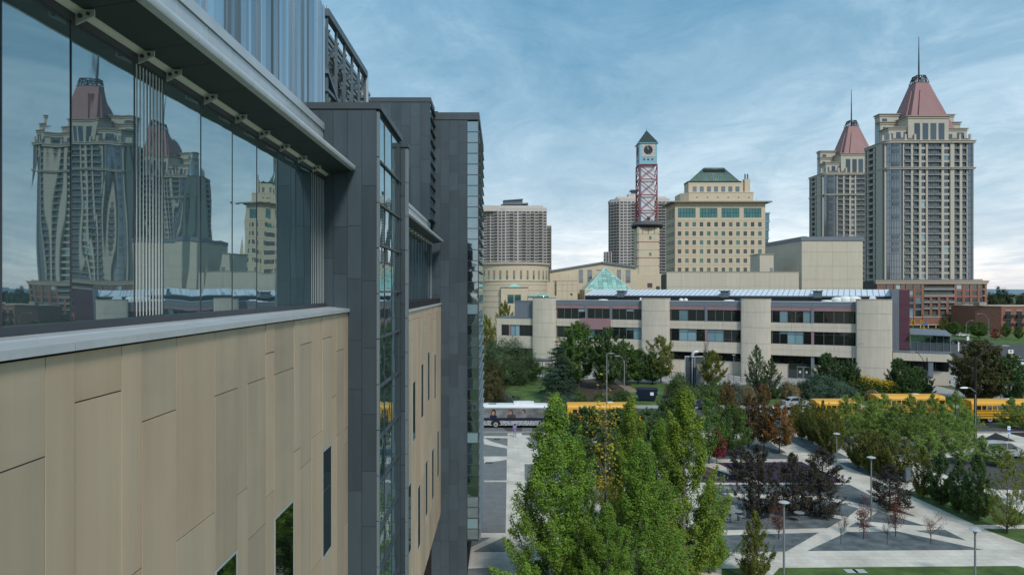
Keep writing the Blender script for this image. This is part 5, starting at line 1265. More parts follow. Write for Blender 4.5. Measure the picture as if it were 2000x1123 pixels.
def school_bus(loc, label, length=10.2, rz=0):
    t = thing('school_bus', label, 'school bus', loc, rz, 'yellow school buses parked along the street')
    x0, x1 = -length/2, length/2-1.5; hw_ = 1.22
    def sec(x, s=1.0, zt=3.1): 
        return [(x, -hw_, .62), (x, hw_, .62), (x, hw_, 2.45), (x, hw_*.97, 2.72), (x, hw_*.80, 2.95), (x, hw_*.45, zt-.02), (x, 0, zt), (x, -hw_*.45, zt-.02), (x, -hw_*.80, 2.95), (x, -hw_*.97, 2.72), (x, -hw_, 2.45)]
    b = MB(); b.loft([sec(x0, 1, 3.02), sec(x0+.25), sec(x1-.5), sec(x1-.1, 1, 3.06), [(x+(.0), y, min(z, 2.9)) for x, y, z in sec(x1+.08)]]); b.build('body', M['busy'], t, smooth=True)
    b = MB(); hs = [(-1.0, .62), (1.0, .62), (1.02, 1.2), (.85, 1.58), (-.85, 1.58), (-1.02, 1.2)]
    b.loft([[(x1, y, z) for y, z in hs], [(x1+.9, y*.94, z*.97) for y, z in hs], [(x1+1.42, y*.86, .62+(z-.62)*.78) for y, z in hs]]); b.build('hood', M['busy'], t, smooth=True)
    b = MB(); b.box(x1+1.40, x1+1.46, -.6, .6, .75, 1.25); b.build('grille', M['busblack'], t)
    n = int((x1-x0-1.6)/.72)
    for s in (-1, 1):
        for k in range(n):
            xx = x0+.7+k*.72
            b = MB(); b.box(xx, xx+.58, s*hw_-.012, s*hw_+.012, 1.78, 2.36); w_ = b.build('window', M['glassW'], t)
            b = MB(); b.box(xx, xx+.58, s*(hw_+.012)-.006, s*(hw_+.012)+.006, 2.05, 2.09); b.build('window_rail', M['busblack'], w_)
        for z in (.95, 1.28, 1.66):
            b = MB(); b.box(x0+.1, x1-.2, s*hw_-.02, s*hw_+.02, z-.035, z+.035); b.build('rub_rail', M['busblack'], t)
        b = MB(); b.box(x1-.82, x1-.08, s*hw_-.015, s*hw_+.016, .8, 2.36); b.build('door' if s < 0 else 'driver_window', M['glassW'], t)
        b = MB(); b.path([(x1+.6, s*.95, 1.5), (x1+.75, s*1.35, 1.6), (x1+.75, s*1.35, 2.0)], .025, 5); b.box(x1+.68, x1+.76, s*1.35-.12, s*1.35+.12, 1.7, 2.1); b.build('mirror', M['busblack'], t)
        b = MB(); b.tube((x1+1.40, s*.72, 1.0), (x1+1.47, s*.70, 1.0), .11, n=12); b.build('headlight', M['lampclear'], t)
        wheel(t, x1+.55, s*1.02, .48, side=s); wheel(t, x0+length*.24, s*1.02, .48, side=s)
        b = MB(); b.tube((x0+.05, s*.95, 2.75), (x0-.04, s*.95, 2.75), .11, n=10); b.build('tail_lamp', M['lampred'], t)
        b = MB(); b.box(x1-.6, x1-.3, s*.7-.13, s*.7+.13, 2.98, 3.1); b.build('warning_lamp', M['lampamber'], t)
        b = MB(); b.box(x0-.02, x0+.02, s*.6-.35, s*.6+.35, 1.8, 2.4); b.build('rear_window', M['glassW'], t)
    b = MB(); b.hexa([(x1+.02, -1.05, 1.72), (x1+.10, -1.05, 1.72), (x1+.10, 1.05, 1.72), (x1+.02, 1.05, 1.72), (x1-.02, -1.0, 2.5), (x1+.085, -1.0, 2.5), (x1+.085, 1.0, 2.5), (x1-.02, 1.0, 2.5)]); b.build('windscreen', M['glassW'], t)
    b = MB(); b.box(x1+1.44, x1+1.6, -1.15, 1.15, .5, .75); b.build('bumper', M['busblack'], t)
    b = MB(); b.box(x0-.14, x0, -1.15, 1.15, .5, .75); b.build('bumper', M['busblack'], t)
    b = MB(); b.box(x0+.3, x1+1.2, -1.0, 1.0, .38, .62); b.build('chassis', M['busblack'], t)
    b = MB(); b.box(.2, .95, -.35, .35, 3.09, 3.15); b.build('roof_hatch', M['buswhite'], t)
    return t
school_bus((xat(1183, 95.5), 95.5, 0), 'yellow school bus behind the tall green poplars, ahead of the city bus', 10.4)
school_bus((xat(1641, 98.5), 98.5, 0), 'shorter yellow school bus just right of the silver parked car', 7.6)
school_bus((xat(1780, 103.2), 103.2, 0), 'yellow school bus with its hood showing left of the walkway', 11.2)
school_bus((xat(1962, 98.5), 98.5, 0), 'yellow school bus at the right edge behind the tall black lamp post', 10.6)

# city bus with a photographic wrap
M['wrapgrey'] = mat('bus wrap photo ground', (.10, .085, .085), .4, .3, .55, c2=(.20, .21, .22))
M['wrapdark'] = mat('bus wrap dark figure', (.085, .060, .058), .4, .4, 1.5)
M['wrapnavy'] = mat('bus wrap navy band', (.012, .020, .042), .4, .1)
M['wrapmosaic'] = mat('bus wrap mosaic', (.16, .18, .20), .45, .95, 6, c2=(.34, .36, .38))
M['skin'] = mat('skin', (.36, .20, .14), .6, .08)
M['skin2'] = mat('darker skin', (.13, .07, .05), .6, .08)
M['hair'] = mat('black hair', (.015, .012, .011), .6, .2)
cbx = -4.4
cbus = thing('city_bus', 'white low floor city bus wrapped with photographs of faces, beside the zinc tower', 'bus', (cbx, 95.0, 0))
LB = 12.0; hb = 1.27
def bsec(x, s=1): return [(x, -hb*s, .36), (x, hb*s, .36), (x, hb*s, 2.7), (x, hb*.94*s, 2.88), (x, hb*.7*s, 2.98), (x, -hb*.7*s, 2.98), (x, -hb*.94*s, 2.88), (x, -hb*s, 2.7)]
b = MB(); b.loft([bsec(0, .96), bsec(.15), bsec(LB-.3), bsec(LB, .95)]); b.build('body', M['buswhite'], cbus, smooth=True)
yb = -hb
def flat(name, x0, x1, z0, z1, d, m_, par=cbus):
    q = MB(); q.box(x0, x1, yb-d, yb-d+.006 if d > .01 else yb+.02, z0, z1); return q.build(name, M[m_], par)
wr = flat('photo_wrap', .2, 10.6, 1.35, 2.62, .008, 'wrapgrey')
flat('navy_band', .2, 10.6, .98, 1.348, .008, 'wrapnavy'); flat('mosaic_band', .2, 11.5, .36, .978, .008, 'wrapmosaic')
def blob(name, cx, cz, rx, rz_, m_, d, par=wr, n=18):
    q = MB(); r_ = [(cx+rx*math.cos(2*math.pi*k/n), cz+rz_*math.sin(2*math.pi*k/n)) for k in range(n)]
    r_ = [(x, max(1.352, min(2.61, z))) for x, z in r_]
    q.loft([[(x, yb-d, z) for x, z in r_], [(x, yb-d+.003, z) for x, z in r_]]); return q.build(name, M[m_], par)
bx0 = lambda px: xat(px, 93.8)-cbx
for px, zc, rx, rz_, mm_ in ((964, 2.06, .30, .42, 'hair'), (963.5, 1.5, .48, .3, 'wrapnavy'), (998, 2.08, .28, .38, 'wrapdark'), (999, 1.5, .6, .35, 'wrapdark'), (1023, 2.2, .26, .3, 'wrapdark'), (1024, 1.6, .3, .3, 'wrapgrey')): blob('printed_figure', bx0(px), zc, rx, rz_, mm_, .014)
for px, zc, rx, rz_ in ((963.5, 1.95, .20, .29), (997, 1.97, .17, .25), (1022, 2.12, .15, .20)):
    blob('printed_face', bx0(px), zc, rx, rz_, 'skin', .019)
    for dx in (-.07, .07): blob('printed_eye', bx0(px)+dx, zc+.05, .026, .016, 'hair', .023)
    blob('printed_mouth', bx0(px)+.01, zc-.11, .05, .018, 'lampred', .023)
for k in range(5): flat('printed_text_line', bx0(948)+.1*k, bx0(948)+.1*k+.07, 2.16, 2.24, .0145, 'frame')
flat('roof_stripe', .2, 11.6, 2.66, 2.69, .004, 'steel')
for k in range(8): flat('side_window', .5+k*1.25, 1.62+k*1.25, 1.42, 2.55, .0105, 'wrapgrey') if False else None
for s in (-1, 1):
    wheel(cbus, 3.55, s*1.19, .49, side=s); wheel(cbus, 9.6, s*1.19, .49, side=s)
b = MB(); r_ = [(3.55+.66*math.cos(math.pi*k/12), .36+.66*math.sin(math.pi*k/12)+.1) for k in range(13)]; b.loft([[(x, yb-.016, z) for x, z in r_], [(x, yb-.010, z) for x, z in r_]]); b.build('wheel_arch', M['busblack'], cbus)
b = MB(); b.box(5.9, 8.6, -.75, .75, 2.97, 3.26); b.box(6.3, 8.2, -.6, .6, 3.26, 3.31); b.build('roof_unit', M['buswhite'], cbus, bevel=.05)
b = MB(); b.box(2.6, 3.6, -.5, .3, 2.975, 3.02); b.build('roof_hatch', M['steel'], cbus)
b = MB(); b.box(LB-.02, LB+.03, -1.1, 1.1, 1.1, 2.6); b.build('windscreen', M['glassW'], cbus)
b = MB(); b.box(.3, LB-.2, -1.1, 1.1, .22, .36); b.build('chassis', M['busblack'], cbus)

def car(loc, rz, label, m_, suv=False, L_=4.6, group=None):
    t = thing('parked_car' if not suv else 'minivan', label, 'car', loc, rz, group)
    hw_ = .9; top = 1.72 if suv else 1.44
    h0 = .95 if suv else .86
    prof = [(-L_/2, .32), (-L_/2-.02, .62), (-L_/2+.08, h0), (-.22*L_, h0+.06), (.2*L_, h0+.05), (L_/2-.25, h0-.12), (L_/2, .62), (L_/2, .32)]
    b = MB(); s_ = [(-hw_, 1), (-hw_*.9, .985), (hw_*.9, .985), (hw_, 1)]
    b.loft([[(x*.985, y0, z) for x, z in prof] if abs(y0) > .85 else [(x, y0, z+.015) for x, z in prof] for y0 in (-.9, -.78, .78, .9)]); b.build('body', m_, t, smooth=True)
    if suv: roof = [(-L_/2+.1, h0), (-L_/2+.35, top-.05), (-.1*L_, top), (.10*L_, top-.06), (.34*L_, h0)]
    else: roof = [(-.38*L_, h0), (-.24*L_, top-.08), (-.08*L_, top), (.06*L_, top-.04), (.25*L_, h0)]
    b = MB(); b.loft([[(x, y0, z) for x, z in roof] for y0 in (-.72, .72)]); b.build('cabin', m_, t, smooth=True)
    for s in (-1, 1):
        g = MB(); ins = [(x*.93+.0, .06+h0+(z-h0)*.84) for x, z in roof]
        ins[0] = (ins[0][0]+.08, h0+.06); ins[-1] = (ins[-1][0]-.08, h0+.06)
        g.loft([[(x, s*.722, z) for x, z in ins], [(x, s*.735, z) for x, z in ins]]); g.build('side_window', M['glassW'], t)
        bb = MB(); bb.box(-.03, .03, s*.74-.008, s*.74+.008, h0+.04, top-.1); bb.build('pillar', m_, t)
        for xx in (-.30*L_, .31*L_): wheel(t, xx, s*.80, .33, .22, s)
        g = MB(); g.box(L_/2-.12, L_/2+.012, s*.62-.16, s*.62+.16, .58, .70); g.build('headlight', M['lampclear'], t)
        g = MB(); g.box(-L_/2-.03, -L_/2+.1, s*.68-.14, s*.68+.14, .66, .80); g.build('tail_light', M['lampred'], t)
        g = MB(); g.box(.17*L_, .21*L_, s*.98-.09, s*.98+.05, h0+.08, h0+.22); g.build('mirror', m_, t)
        g = MB(); g.box(-.02*L_, .03*L_, s*.902-.006, s*.902+.006, .72, .75); g.build('door_handle', M['rim'], t)
    (xa, za), (xb2, zb2) = roof[-2], roof[-1]
    g = MB(); g.hexa([(xb2-.03, -.66, zb2+.04), (xb2+.03, -.66, zb2+.04), (xb2+.03, .66, zb2+.04), (xb2-.03, .66, zb2+.04), (xa, -.62, za-.05), (xa+.06, -.62, za-.05), (xa+.06, .62, za-.05), (xa, .62, za-.05)]); g.build('windscreen', M['glassW'], t)
    (xa, za), (xb2, zb2) = roof[1], roof[0]
    g = MB(); g.hexa([(xb2-.03, -.62, zb2+.06), (xb2+.02, -.62, zb2+.06), (xb2+.02, .62, zb2+.06), (xb2-.03, .62, zb2+.06), (xa-.05, -.6, za-.06), (xa, -.6, za-.06), (xa, .6, za-.06), (xa-.05, .6, za-.06)]); g.build('rear_window', M['glassW'], t)
    return t
car((*G(1557, 793), 0.004), R(4), 'silver saloon car parked by the grass left of the short school bus', M['silver'])
car((*G(1541, 812), 0.004), R(2), 'pale blue grey car half hidden behind the orange maple', M['silver'])
car((*G(1503, 815), 0.004), R(-50), 'white car glimpsed through the reddish maples', M['carwhite'])
car((*G(1958, 893), 0.03), R(0), 'pale silver minivan behind shrubs at the right edge', M['silver'], True, 4.9)
car((*G(1372, 798), 0.004), R(8), 'dark blue car roof showing above the middle poplars', M['carblue'])
car((*G(1880, 657), 0.03), R(3), 'white car in front of the brick block on the far road', M['carwhite'])
car((*G(1866, 671), 0.03), R(0), 'dark blue car at the stop line, left one of two', M['carblue'])
car((*G(1879, 671.5), 0.03), R(0), 'dark car on the far road just behind the blue one', M['carblack'])
car((*G(1934, 683), 0.03), R(-10), 'black car on the cross street behind the big brown tree', M['carblack'])
car((*G(1998, 714), 0.03), R(5), 'white car cut off by the right edge on the cross street', M['carwhite'])

# ================================================================ PEOPLE
M['lilac'] = mat('lilac clothes', (.24, .20, .42), .85, .1, 3)
M['navy'] = mat('dark navy jacket', (.022, .026, .036), .85, .2, 3)
M['jeans'] = mat('grey trousers', (.07, .075, .085), .85, .2, 3)
M['shoe'] = mat('dark shoes', (.03, .028, .03), .7, .1)
def person(loc, rz, label, top, legs, skin, h=1.68, hood=False, bag=False):
    root = thing('person', label, 'person', loc, rz)
    J = {'pelvis': (0, 0, .95), 'belly': (0, .0, 1.10), 'chest': (0, .01, 1.32), 'neck': (0, .015, 1.47), 'head': (0, .02, 1.58), 'crown': (0, .015, 1.68)}
    R_ = {'pelvis': .145, 'belly': .135, 'chest': .155, 'neck': .055, 'head': .095, 'crown': .075}
    E = [('pelvis', 'belly'), ('belly', 'chest'), ('chest', 'neck'), ('neck', 'head'), ('head', 'crown')]
    for s, nm, st in ((-1, 'l', .16), (1, 'r', -.14)):
        J.update({nm+'hip': (s*.09, 0, .90), nm+'knee': (s*.10, st*.6, .50), nm+'ankle': (s*.10, st*1.0-.02, .09), nm+'toe': (s*.11, st+.15, .05),
                  nm+'sh': (s*.185, 0, 1.40), nm+'elb': (s*.25, -st*.6, 1.14), nm+'wri': (s*.24, -st*1.0+.06, .90), nm+'hand': (s*.235, -st*1.1+.08, .82)})
        R_.update({nm+'hip': .095, nm+'knee': .062, nm+'ankle': .045, nm+'toe': .035, nm+'sh': .065, nm+'elb': .046, nm+'wri': .035, nm+'hand': .04})
        E += [('pelvis', nm+'hip'), (nm+'hip', nm+'knee'), (nm+'knee', nm+'ankle'), (nm+'ankle', nm+'toe'), ('chest', nm+'sh'), (nm+'sh', nm+'elb'), (nm+'elb', nm+'wri'), (nm+'wri', nm+'hand')]
    keys = list(J); k = h/1.74
    me = bpy.data.meshes.new('body skeleton'); me.from_pydata([tuple(c*k for c in J[q]) for q in keys], [(keys.index(a), keys.index(b_)) for a, b_ in E], [])
    o = bpy.data.objects.new('body', me); col.objects.link(o)
    o.modifiers.new('Skin', 'SKIN')
    for i, q in enumerate(keys):
        me.skin_vertices[0].data[i].radius = (R_[q]*k, R_[q]*k*(.78 if q in ('chest', 'belly', 'pelvis') else 1)); me.skin_vertices[0].data[i].use_root = (i == 0)
    sm_ = o.modifiers.new('Sub', 'SUBSURF'); sm_.levels = 2; sm_.render_levels = 2
    dg = bpy.context.evaluated_depsgraph_get(); m2 = bpy.data.meshes.new_from_object(o.evaluated_get(dg)); bpy.data.objects.remove(o)
    for m_ in (top, legs, skin, M['shoe'], M['hair']): m2.materials.append(m_)
    for p in m2.polygons:
        z = p.center.z/k; x = abs(p.center.x)/k; y_ = p.center.y/k
        p.material_index = 3 if z < .1 else 1 if z < .93 and x < .19 else 2 if (z < .92 and x >= .19) else 0 if z < 1.46 else 2
        if z > 1.60 or (z > 1.5 and y_ < .0): p.material_index = 4
        p.use_smooth = True
    ob = bpy.data.objects.new('body', m2); col.objects.link(ob); ob.parent = root
    hb_ = MB(); hb_.lathe([(.02, 1.50*k), (.095*k, 1.53*k), (.108*k, 1.60*k), (.09*k, 1.68*k), (.04*k, 1.715*k), (.005, 1.72*k)], 12, (0, -.018)); hb_.build('hair', M['hair'], root, smooth=True)
    if bag:
        q = MB(); q.box(-.16, .16, -.24, -.13, 1.08*k, 1.36*k); q.build('backpack', M['lilac'], root, bevel=.04)
        q = MB(); q.tube((.12, .08, 1.35*k), (.24, .1, .95*k), .02); q.build('strap', M['wrapnavy'], root)
    return root
person((*G(1005.5, 853.5), .03), R(8), 'person in lilac clothes walking away on the pale path behind the city bus', M['lilac'], M['lilac'], M['skin2'], 1.66)
person((*G(1868.5, 770.5), .02), R(-6), 'person in a dark jacket walking on the pavement between library and brown tree', M['navy'], M['jeans'], M['skin'], 1.76)

# ================================================================ STREET FURNITURE
M['polegrey'] = mat('grey lamp post paint', (.17, .185, .195), .5, .06)
M['polelight'] = mat('light grey pole', (.20, .21, .21), .6, .08)
M['poleblack'] = mat('black lamp post paint', (.012, .013, .014), .45, .1)
M['lamphead'] = mat('pale lamp disc', (.40, .43, .45), .4, .04)
def disc_lamp(px, pb, ptop, label, r_=.62):
    x, y = G(px, pb); h = CAM_H-(ptop-CY)*y/F
    t = thing('plaza_lamp', label, 'lamp post', (x, y, 0), 0, 'disc topped lamps on the plaza')
    b = MB(); b.tube((0, 0, 0), (0, 0, h-.28), .065, .055, 10); b.build('pole', M['polegrey'], t, smooth=True)
    b = MB(); b.lathe([(.16, 0), (.16, .12), (.10, .16)], 12); b.build('base', M['polegrey'], t)
    b = MB(); b.lathe([(.05, h-.30), (.10, h-.22), (.11, h-.12), (.06, h-.10)], 12); b.build('lamp_neck', M['polegrey'], t)
    b = MB(); b.lathe([(.04, h-.11), (r_, h-.07), (r_+.02, h-.04), (r_*.9, h-.0), (.05, h+.06)], 24); b.build('lamp_disc', M['lamphead'], t, smooth=True)
disc_lamp(1634, 932, 846, 'disc lamp beside the dark purple beeches, left of the bright path', .31)
disc_lamp(1701.5, 1013, 892, 'disc lamp standing at the crossing of pale paths behind the rusty saplings', .31)
disc_lamp(1531, 1136, 979, 'disc lamp in front, just right of the small clipped hornbeam', .31)
disc_lamp(1904.5, 1140, 1033, 'disc lamp at the lower right in the front lawn', .31)
disc_lamp(1433, 752, 693, 'small pale disc lamp by the library wall', .31)
def cobra(px, pb, ptop, arm, label, m_='polelight', rad=.11, tall=.0, head='polelight'):
    """arm: list of (dpx, ptop_px) describing the bent arm"""
    x, y = G(px, pb); t = thing('street_lamp', label, 'street lamp', (x, y, 0))
    k = y/F; h = CAM_H-(ptop-CY)*k
    b = MB(); b.tube((0, 0, 0), (0, 0, h), rad, rad*.65, 10); b.build('pole', M[m_], t, smooth=True)
    b = MB(); b.lathe([(rad*2, 0), (rad*2, .25), (rad*1.2, .4)], 10); b.build('base', M[m_], t)
    pts = [(0, 0, h)] if arm[0][0] != 'x' else []
    pts = [(0, 0, arm[0][1] and CAM_H-(arm[0][1]-CY)*k)]+[(dx*k, 0, CAM_H-(py-CY)*k) for dx, py in arm[1:]]
    b = MB(); b.path(pts, .05, 6); b.build('arm', M[m_], t, smooth=True)
    ex, ez = pts[-1][0], pts[-1][2]; s = 1 if ex > 0 else -1
    b = MB(); b.loft([[(ex-.05*s, -.08, ez-.05), (ex-.05*s, .08, ez-.05), (ex-.05*s, .08, ez+.07), (ex-.05*s, -.08, ez+.07)], [(ex+.3*s, -.17, ez-.07), (ex+.3*s, .17, ez-.07), (ex+.3*s, .12, ez+.1), (ex+.3*s, -.12, ez+.1)], [(ex+.8*s, -.12, ez-.05), (ex+.8*s, .12, ez-.05), (ex+.8*s, .06, ez+.03), (ex+.8*s, -.06, ez+.03)]])
    if s < 0: 
        b.f = [tuple(reversed(f)) for f in b.f]
    b.build('lamp_head', M[head], t, smooth=True)
    return t
cobra(1665, 772, 676, [(0, 700), (1, 683), (8, 674), (15, 671)], 'grey street lamp with curved arm in front of the tall beige bay', 'polegrey')
cobra(1810.5, 764, 698, [(0, 720), (-9, 700), (-18, 689), (-24, 687.5)], 'dark street lamp reaching left in front of the terrace wing', 'poleblack')
cobra(1905, 872, 697, [(0, 700), (4, 697), (30, 678), (52, 675)], 'tall black lamp post on the right crossing the last school bus', 'poleblack', .17)
cobra(1185, 800, 690, [(0, 692), (0, 691), (2, 690.5), (4, 690)], 'pale concrete pole with small head among the maples', 'polelight', .12)
cobra(1219.5, 787, 704, [(0, 712), (-2, 704), (-6, 697), (-9, 695)], 'grey street lamp with short arm right of the concrete pole', 'polelight')
cobra(1905, 873.5, 770, [(0, 765), (-4, 762), (-10, 757.5), (-16, 757)], 'small white lamp arm facing left behind the black lamp post', 'polelight', .09, head='white')
cobra(1931, 676, 622, [(0, 626), (-6, 615), (-14, 612), (-18, 613)], 'thin grey street lamp in front of the brick block arch', 'polelight')
cobra(1887, 671, 630, [(0, 632), (4, 628), (8, 626), (10, 626)], 'thin grey lamp pole beside the far road sign', 'polelight')
# traffic signals
M['sigy'] = mat('traffic signal yellow', (.62, .36, .02), .5, .06)
def signal(px, pb, ptop, heads, label):
    x, y = G(px, pb); k = y/F; t = thing('traffic_light', label, 'traffic light', (x, y, 0), 0, 'traffic lights at the far crossing')
    h = CAM_H-(ptop-CY)*k
    b = MB(); b.tube((0, 0, 0), (0, 0, h), .16, .1, 8); b.build('pole', M['poleblack'], t)
    for dpx, py in heads:
        zc = CAM_H-(py-CY)*k; xx = dpx*k
        b = MB(); b.box(min(0, xx), max(0, xx), .1, .2, zc-.06, zc+.06); b.build('arm', M['poleblack'], t)
        b = MB(); b.box(xx-.42, xx+.42, -.3, .25, zc-.9, zc+.9); hd = b.build('signal_head', M['sigy'], t)
        for j in range(3):
            b = MB(); b.tube((xx, -.31, zc+.55-.55*j), (xx, -.42, zc+.55-.55*j), .2, n=10); b.build('lens', M['iron'], hd)
signal(1784.5, 650, 616, [(-3, 629), (-.2, 630)], 'traffic light pair on a dark pole left of the blue street sign')
signal(1801.5, 650, 614, [(-2.5, 629.5), (2, 641)], 'traffic light on a dark pole beside the blue street sign')
def sign(px, pb, pt, w_px, h_px, label, mk='white', extra=None, pole='polelight'):
    x, y = G(px, pb); k = y/F; t = thing('road_sign', label, 'sign', (x, y, 0)); h = CAM_H-(pt-CY)*k
    b = MB(); b.tube((0, 0, 0), (0, 0, h-.02), .04, n=6); b.build('pole', M[pole], t)
    b = MB(); b.box(-w_px*k/2, w_px*k/2, -.07, -.045, h-h_px*k, h); p = b.build('sign_plate', M[mk], t)
    if extra: extra(p, k, h)
    return t
M['signblue'] = mat('sign blue', (.05, .15, .42), .5, .05)
def parking(p, k, h):       # blue wheelchair permit plate: white field with a blue symbol square and bars
    q = MB(); q.box(-.18, .18, -.078, -.072, h-.75, h-.40); q.build('blue_symbol', M['signblue'], p)
    q = MB(); q.box(-.16, .16, -.078, -.072, h-.25, h-.17); q.build('blue_bar', M['signblue'], p)
    q = MB(); q.lathe([(.045, h-.50), (.045, h-.44)], 8, (0, -.079)); q.build('white_mark', M['white'], p)
sign(1970, 861, 832, 6, 14, 'white and blue parking sign on a thin post in the black bed', 'white', parking)
def arrow(p, k, h):
    q = MB(); q.box(-1.0, 1.0, -.09, -.072, h-2.3, h-.95); q.build('black_plate', M['iron'], p)
    q = MB(); q.poly([(-.75, -.1, h-1.85), (.1, -.1, h-1.85), (.1, -.1, h-2.1), (.75, -.1, h-1.62), (.1, -.1, h-1.15), (.1, -.1, h-1.4), (-.75, -.1, h-1.4)]); q.build('yellow_arrow', M['sigy'], p)
    q = MB(); q.box(-.2, .2, -.08, -.072, h-.6, h-.2); q.build('black_mark', M['iron'], p)
sign(1974, 707, 683, 10, 14, 'lane sign with yellow arrow on black by the cross street', 'white', arrow)
sign(1890.5, 682, 657, 4.5, 8, 'small white road sign beside the dark cars', 'white')
sign(1989, 718, 696, 6, 6, 'square white road sign near the right edge', 'white')
sign(1806, 650, 630.5, 12, 4, 'blue street name sign at the far crossing', 'signblue', None, 'poleblack')
sign(1872, 690, 668, 2.5, 18, 'thin white marker post on the far road', 'white')
# dumpster
x, y = G(1263, 782); dp = thing('dumpster', 'navy open dumpster with a white notice on the slope behind the trees', 'dumpster', (x, y, 0), R(-8))
b = MB(); b.loft([[(-1.3, -.9, .2), (1.3, -.9, .2), (1.3, .9, .2), (-1.3, .9, .2)], [(-1.7, -1.1, 1.9), (1.7, -1.1, 1.9), (1.7, 1.1, 1.9), (-1.7, 1.1, 1.9)]]); b.build('body', M['wrapnavy'], dp)
for s in (-1, 1): bp('side_pocket', 'wrapnavy', dp, s*1.55-.12, s*1.55+.12, -1.0, 1.0, 1.0, 1.25)
bp('notice', 'white', dp, .5, 1.05, -1.10, -1.04, 1.0, 1.5)
b = MB(); b.box(-1.75, 1.75, -1.15, -1.05, 1.85, 2.0); b.box(-1.75, 1.75, 1.05, 1.15, 1.85, 2.0); b.box(-1.75, -1.65, -1.05, 1.05, 1.85, 2.0); b.box(1.65, 1.75, -1.05, 1.05, 1.85, 2.0); b.build('rim', M['wrapnavy'], dp)
for xx in (-1.1, 1.1):
    for yy in (-.7, .7): b = MB(); b.tube((xx, yy-.05, .1), (xx, yy+.05, .1), .1, n=8); b.build('caster', M['tyre'], dp)
# utility cabinet, small post, bins, bench
x, y = G(1772, 940); ub = thing('utility_cabinet', 'grey green utility cabinet on the path behind the purple beech', 'cabinet', (x, y, 0))
b = MB(); b.box(-.32, .32, -.3, .3, 0, 1.25); b.build('body', M['steel'], ub, bevel=.03); b = MB(); b.box(-.36, .36, -.34, .34, 1.25, 1.33); b.build('lid', M['steel'], ub, bevel=.02)
bp('door', 'steel', ub, -.27, .27, -.325, -.302, .1, 1.15); bp('handle', 'frame', ub, .15, .19, -.345, -.326, .5, .7)
x, y = G(1563, 777); bo = thing('bollard_light', 'short grey bollard light on the grass left of the tall hedge', 'bollard', (x, y, 0))
b = MB(); b.lathe([(.22, 0), (.22, .8), (.2, .82)], 10); b.build('post', M['polegrey'], bo); b = MB(); b.lathe([(.3, .83), (.42, .95), (.3, 1.05)], 10); b.build('head', M['lamphead'], bo)
def bin_(px, pb, label):
    x, y = G(px, pb); t = thing('litter_bin', label, 'bin', (x, y, 0)); b = MB(); b.lathe([(.28, 0), (.32, .9), (.30, .92)], 14); b.build('body', M['steel'], t, smooth=True)
    b = MB(); b.lathe([(.33, .93), (.28, 1.05), (.08, 1.1)], 14); b.build('lid', M['polegrey'], t, smooth=True)
bin_(1979, 829, 'grey litter bin by the kerb at the right edge beside the last school bus')
x, y = G(1853, 748); be = thing('bench', 'dark bench against the end of the library terrace wing', 'bench', (x, y, 0), R(60))
for k in range(4): bp('seat_slat', 'balc', be, -.9, .9, -.3+k*.15, -.18+k*.15, .43, .47)
for k in range(3): bp('back_slat', 'balc', be, -.9, .9, .3, .34, .55+k*.15, .67+k*.15)
for s in (-.75, .75): b = MB(); b.box(s-.04, s+.04, -.28, .3, 0, .43); b.box(s-.04, s+.04, .28, .34, 0, 1.0); b.build('leg', M['iron'], be)
# cafe tables on the slate gravel
M['tablegrey'] = mat('pale grey wire furniture', (.24, .26, .27), .5, .08)
def table(px, pb, label):
    x, y = G(px, pb); t = thing('garden_table', label, 'table', (x, y, .01), 0, 'pale round tables on the gravel')
    b = MB(); b.lathe([(.38, .71), (.40, .73), (.38, .75)], 22); b.build('table_top', M['tablegrey'], t); b = MB(); b.tube((0, 0, .04), (0, 0, .71), .05); b.build('leg', M['polegrey'], t)
    b = MB(); b.lathe([(.32, 0), (.3, .03), (.06, .06)], 16); b.build('base', M['polegrey'], t)
def chair_(px, pb, rz, label):
    x, y = G(px, pb); t = thing('garden_chair', label, 'chair', (x, y, .01), R(rz), 'pale wire chairs round the tables')
    b = MB(); b.box(-.22, .22, -.22, .22, .43, .46); b.build('seat', M['tablegrey'], t)
    b = MB(); b.hexa([(-.22, .2, .47), (.22, .2, .47), (.22, .23, .47), (-.22, .23, .47), (-.2, .27, .85), (.2, .27, .85), (.2, .3, .85), (-.2, .3, .85)]); b.build('backrest', M['tablegrey'], t)
    for sx in (-.19, .19):
        for sy in (-.19, .19): b = MB(); b.tube((sx, sy, .43), (sx*1.15, sy*1.15, 0), .014, n=5); b.build('leg', M['polegrey'], t)
table(1426, 1018, 'pale round table on the gravel, left of the table pair'); table(1440.5, 1016, 'pale round table on the gravel right beside another round table')
table(1405.5, 966, 'pale round table on the gravel near the purple bed edge'); table(1561, 1019, 'pale round table alone between the purple beeches')
table(1420, 969, 'small pale table on the gravel behind the purple beech')
for px, pb, rz, lb_ in ((1419, 1022, 60, 'pale chair left of the paired gravel tables'), (1433, 1023, 170, 'pale chair in front of the paired gravel tables'), (1448, 1019, -80, 'pale chair right of the paired gravel tables'), (1434, 1009, 10, 'pale chair behind the paired gravel tables'), (1440, 1008, -20, 'pale chair tucked behind the right one of the paired tables')): chair_(px, pb, rz, lb_)
for px, pb, lb_ in ((1662, 1116, 'left grey inspection cover in the front lawn'), (1679, 1116, 'right grey inspection cover in the front lawn'), (971, 858, 'dark drain grate in the grey paving near the city bus'), (955, 904, 'dark drain grate in the grey paving beside the zinc tower')):
    x, y = G(px, pb); b = MB(); b.box(-.38, .38, -.3, .3, .05, .075); mk_ = 'lamphead' if 'lawn' in lb_ else 'cap'
    o = b.build('ground_cover_plate', M[mk_], None, (x, y, -.01), bevel=.01); tag(o, lb_, 'cover')
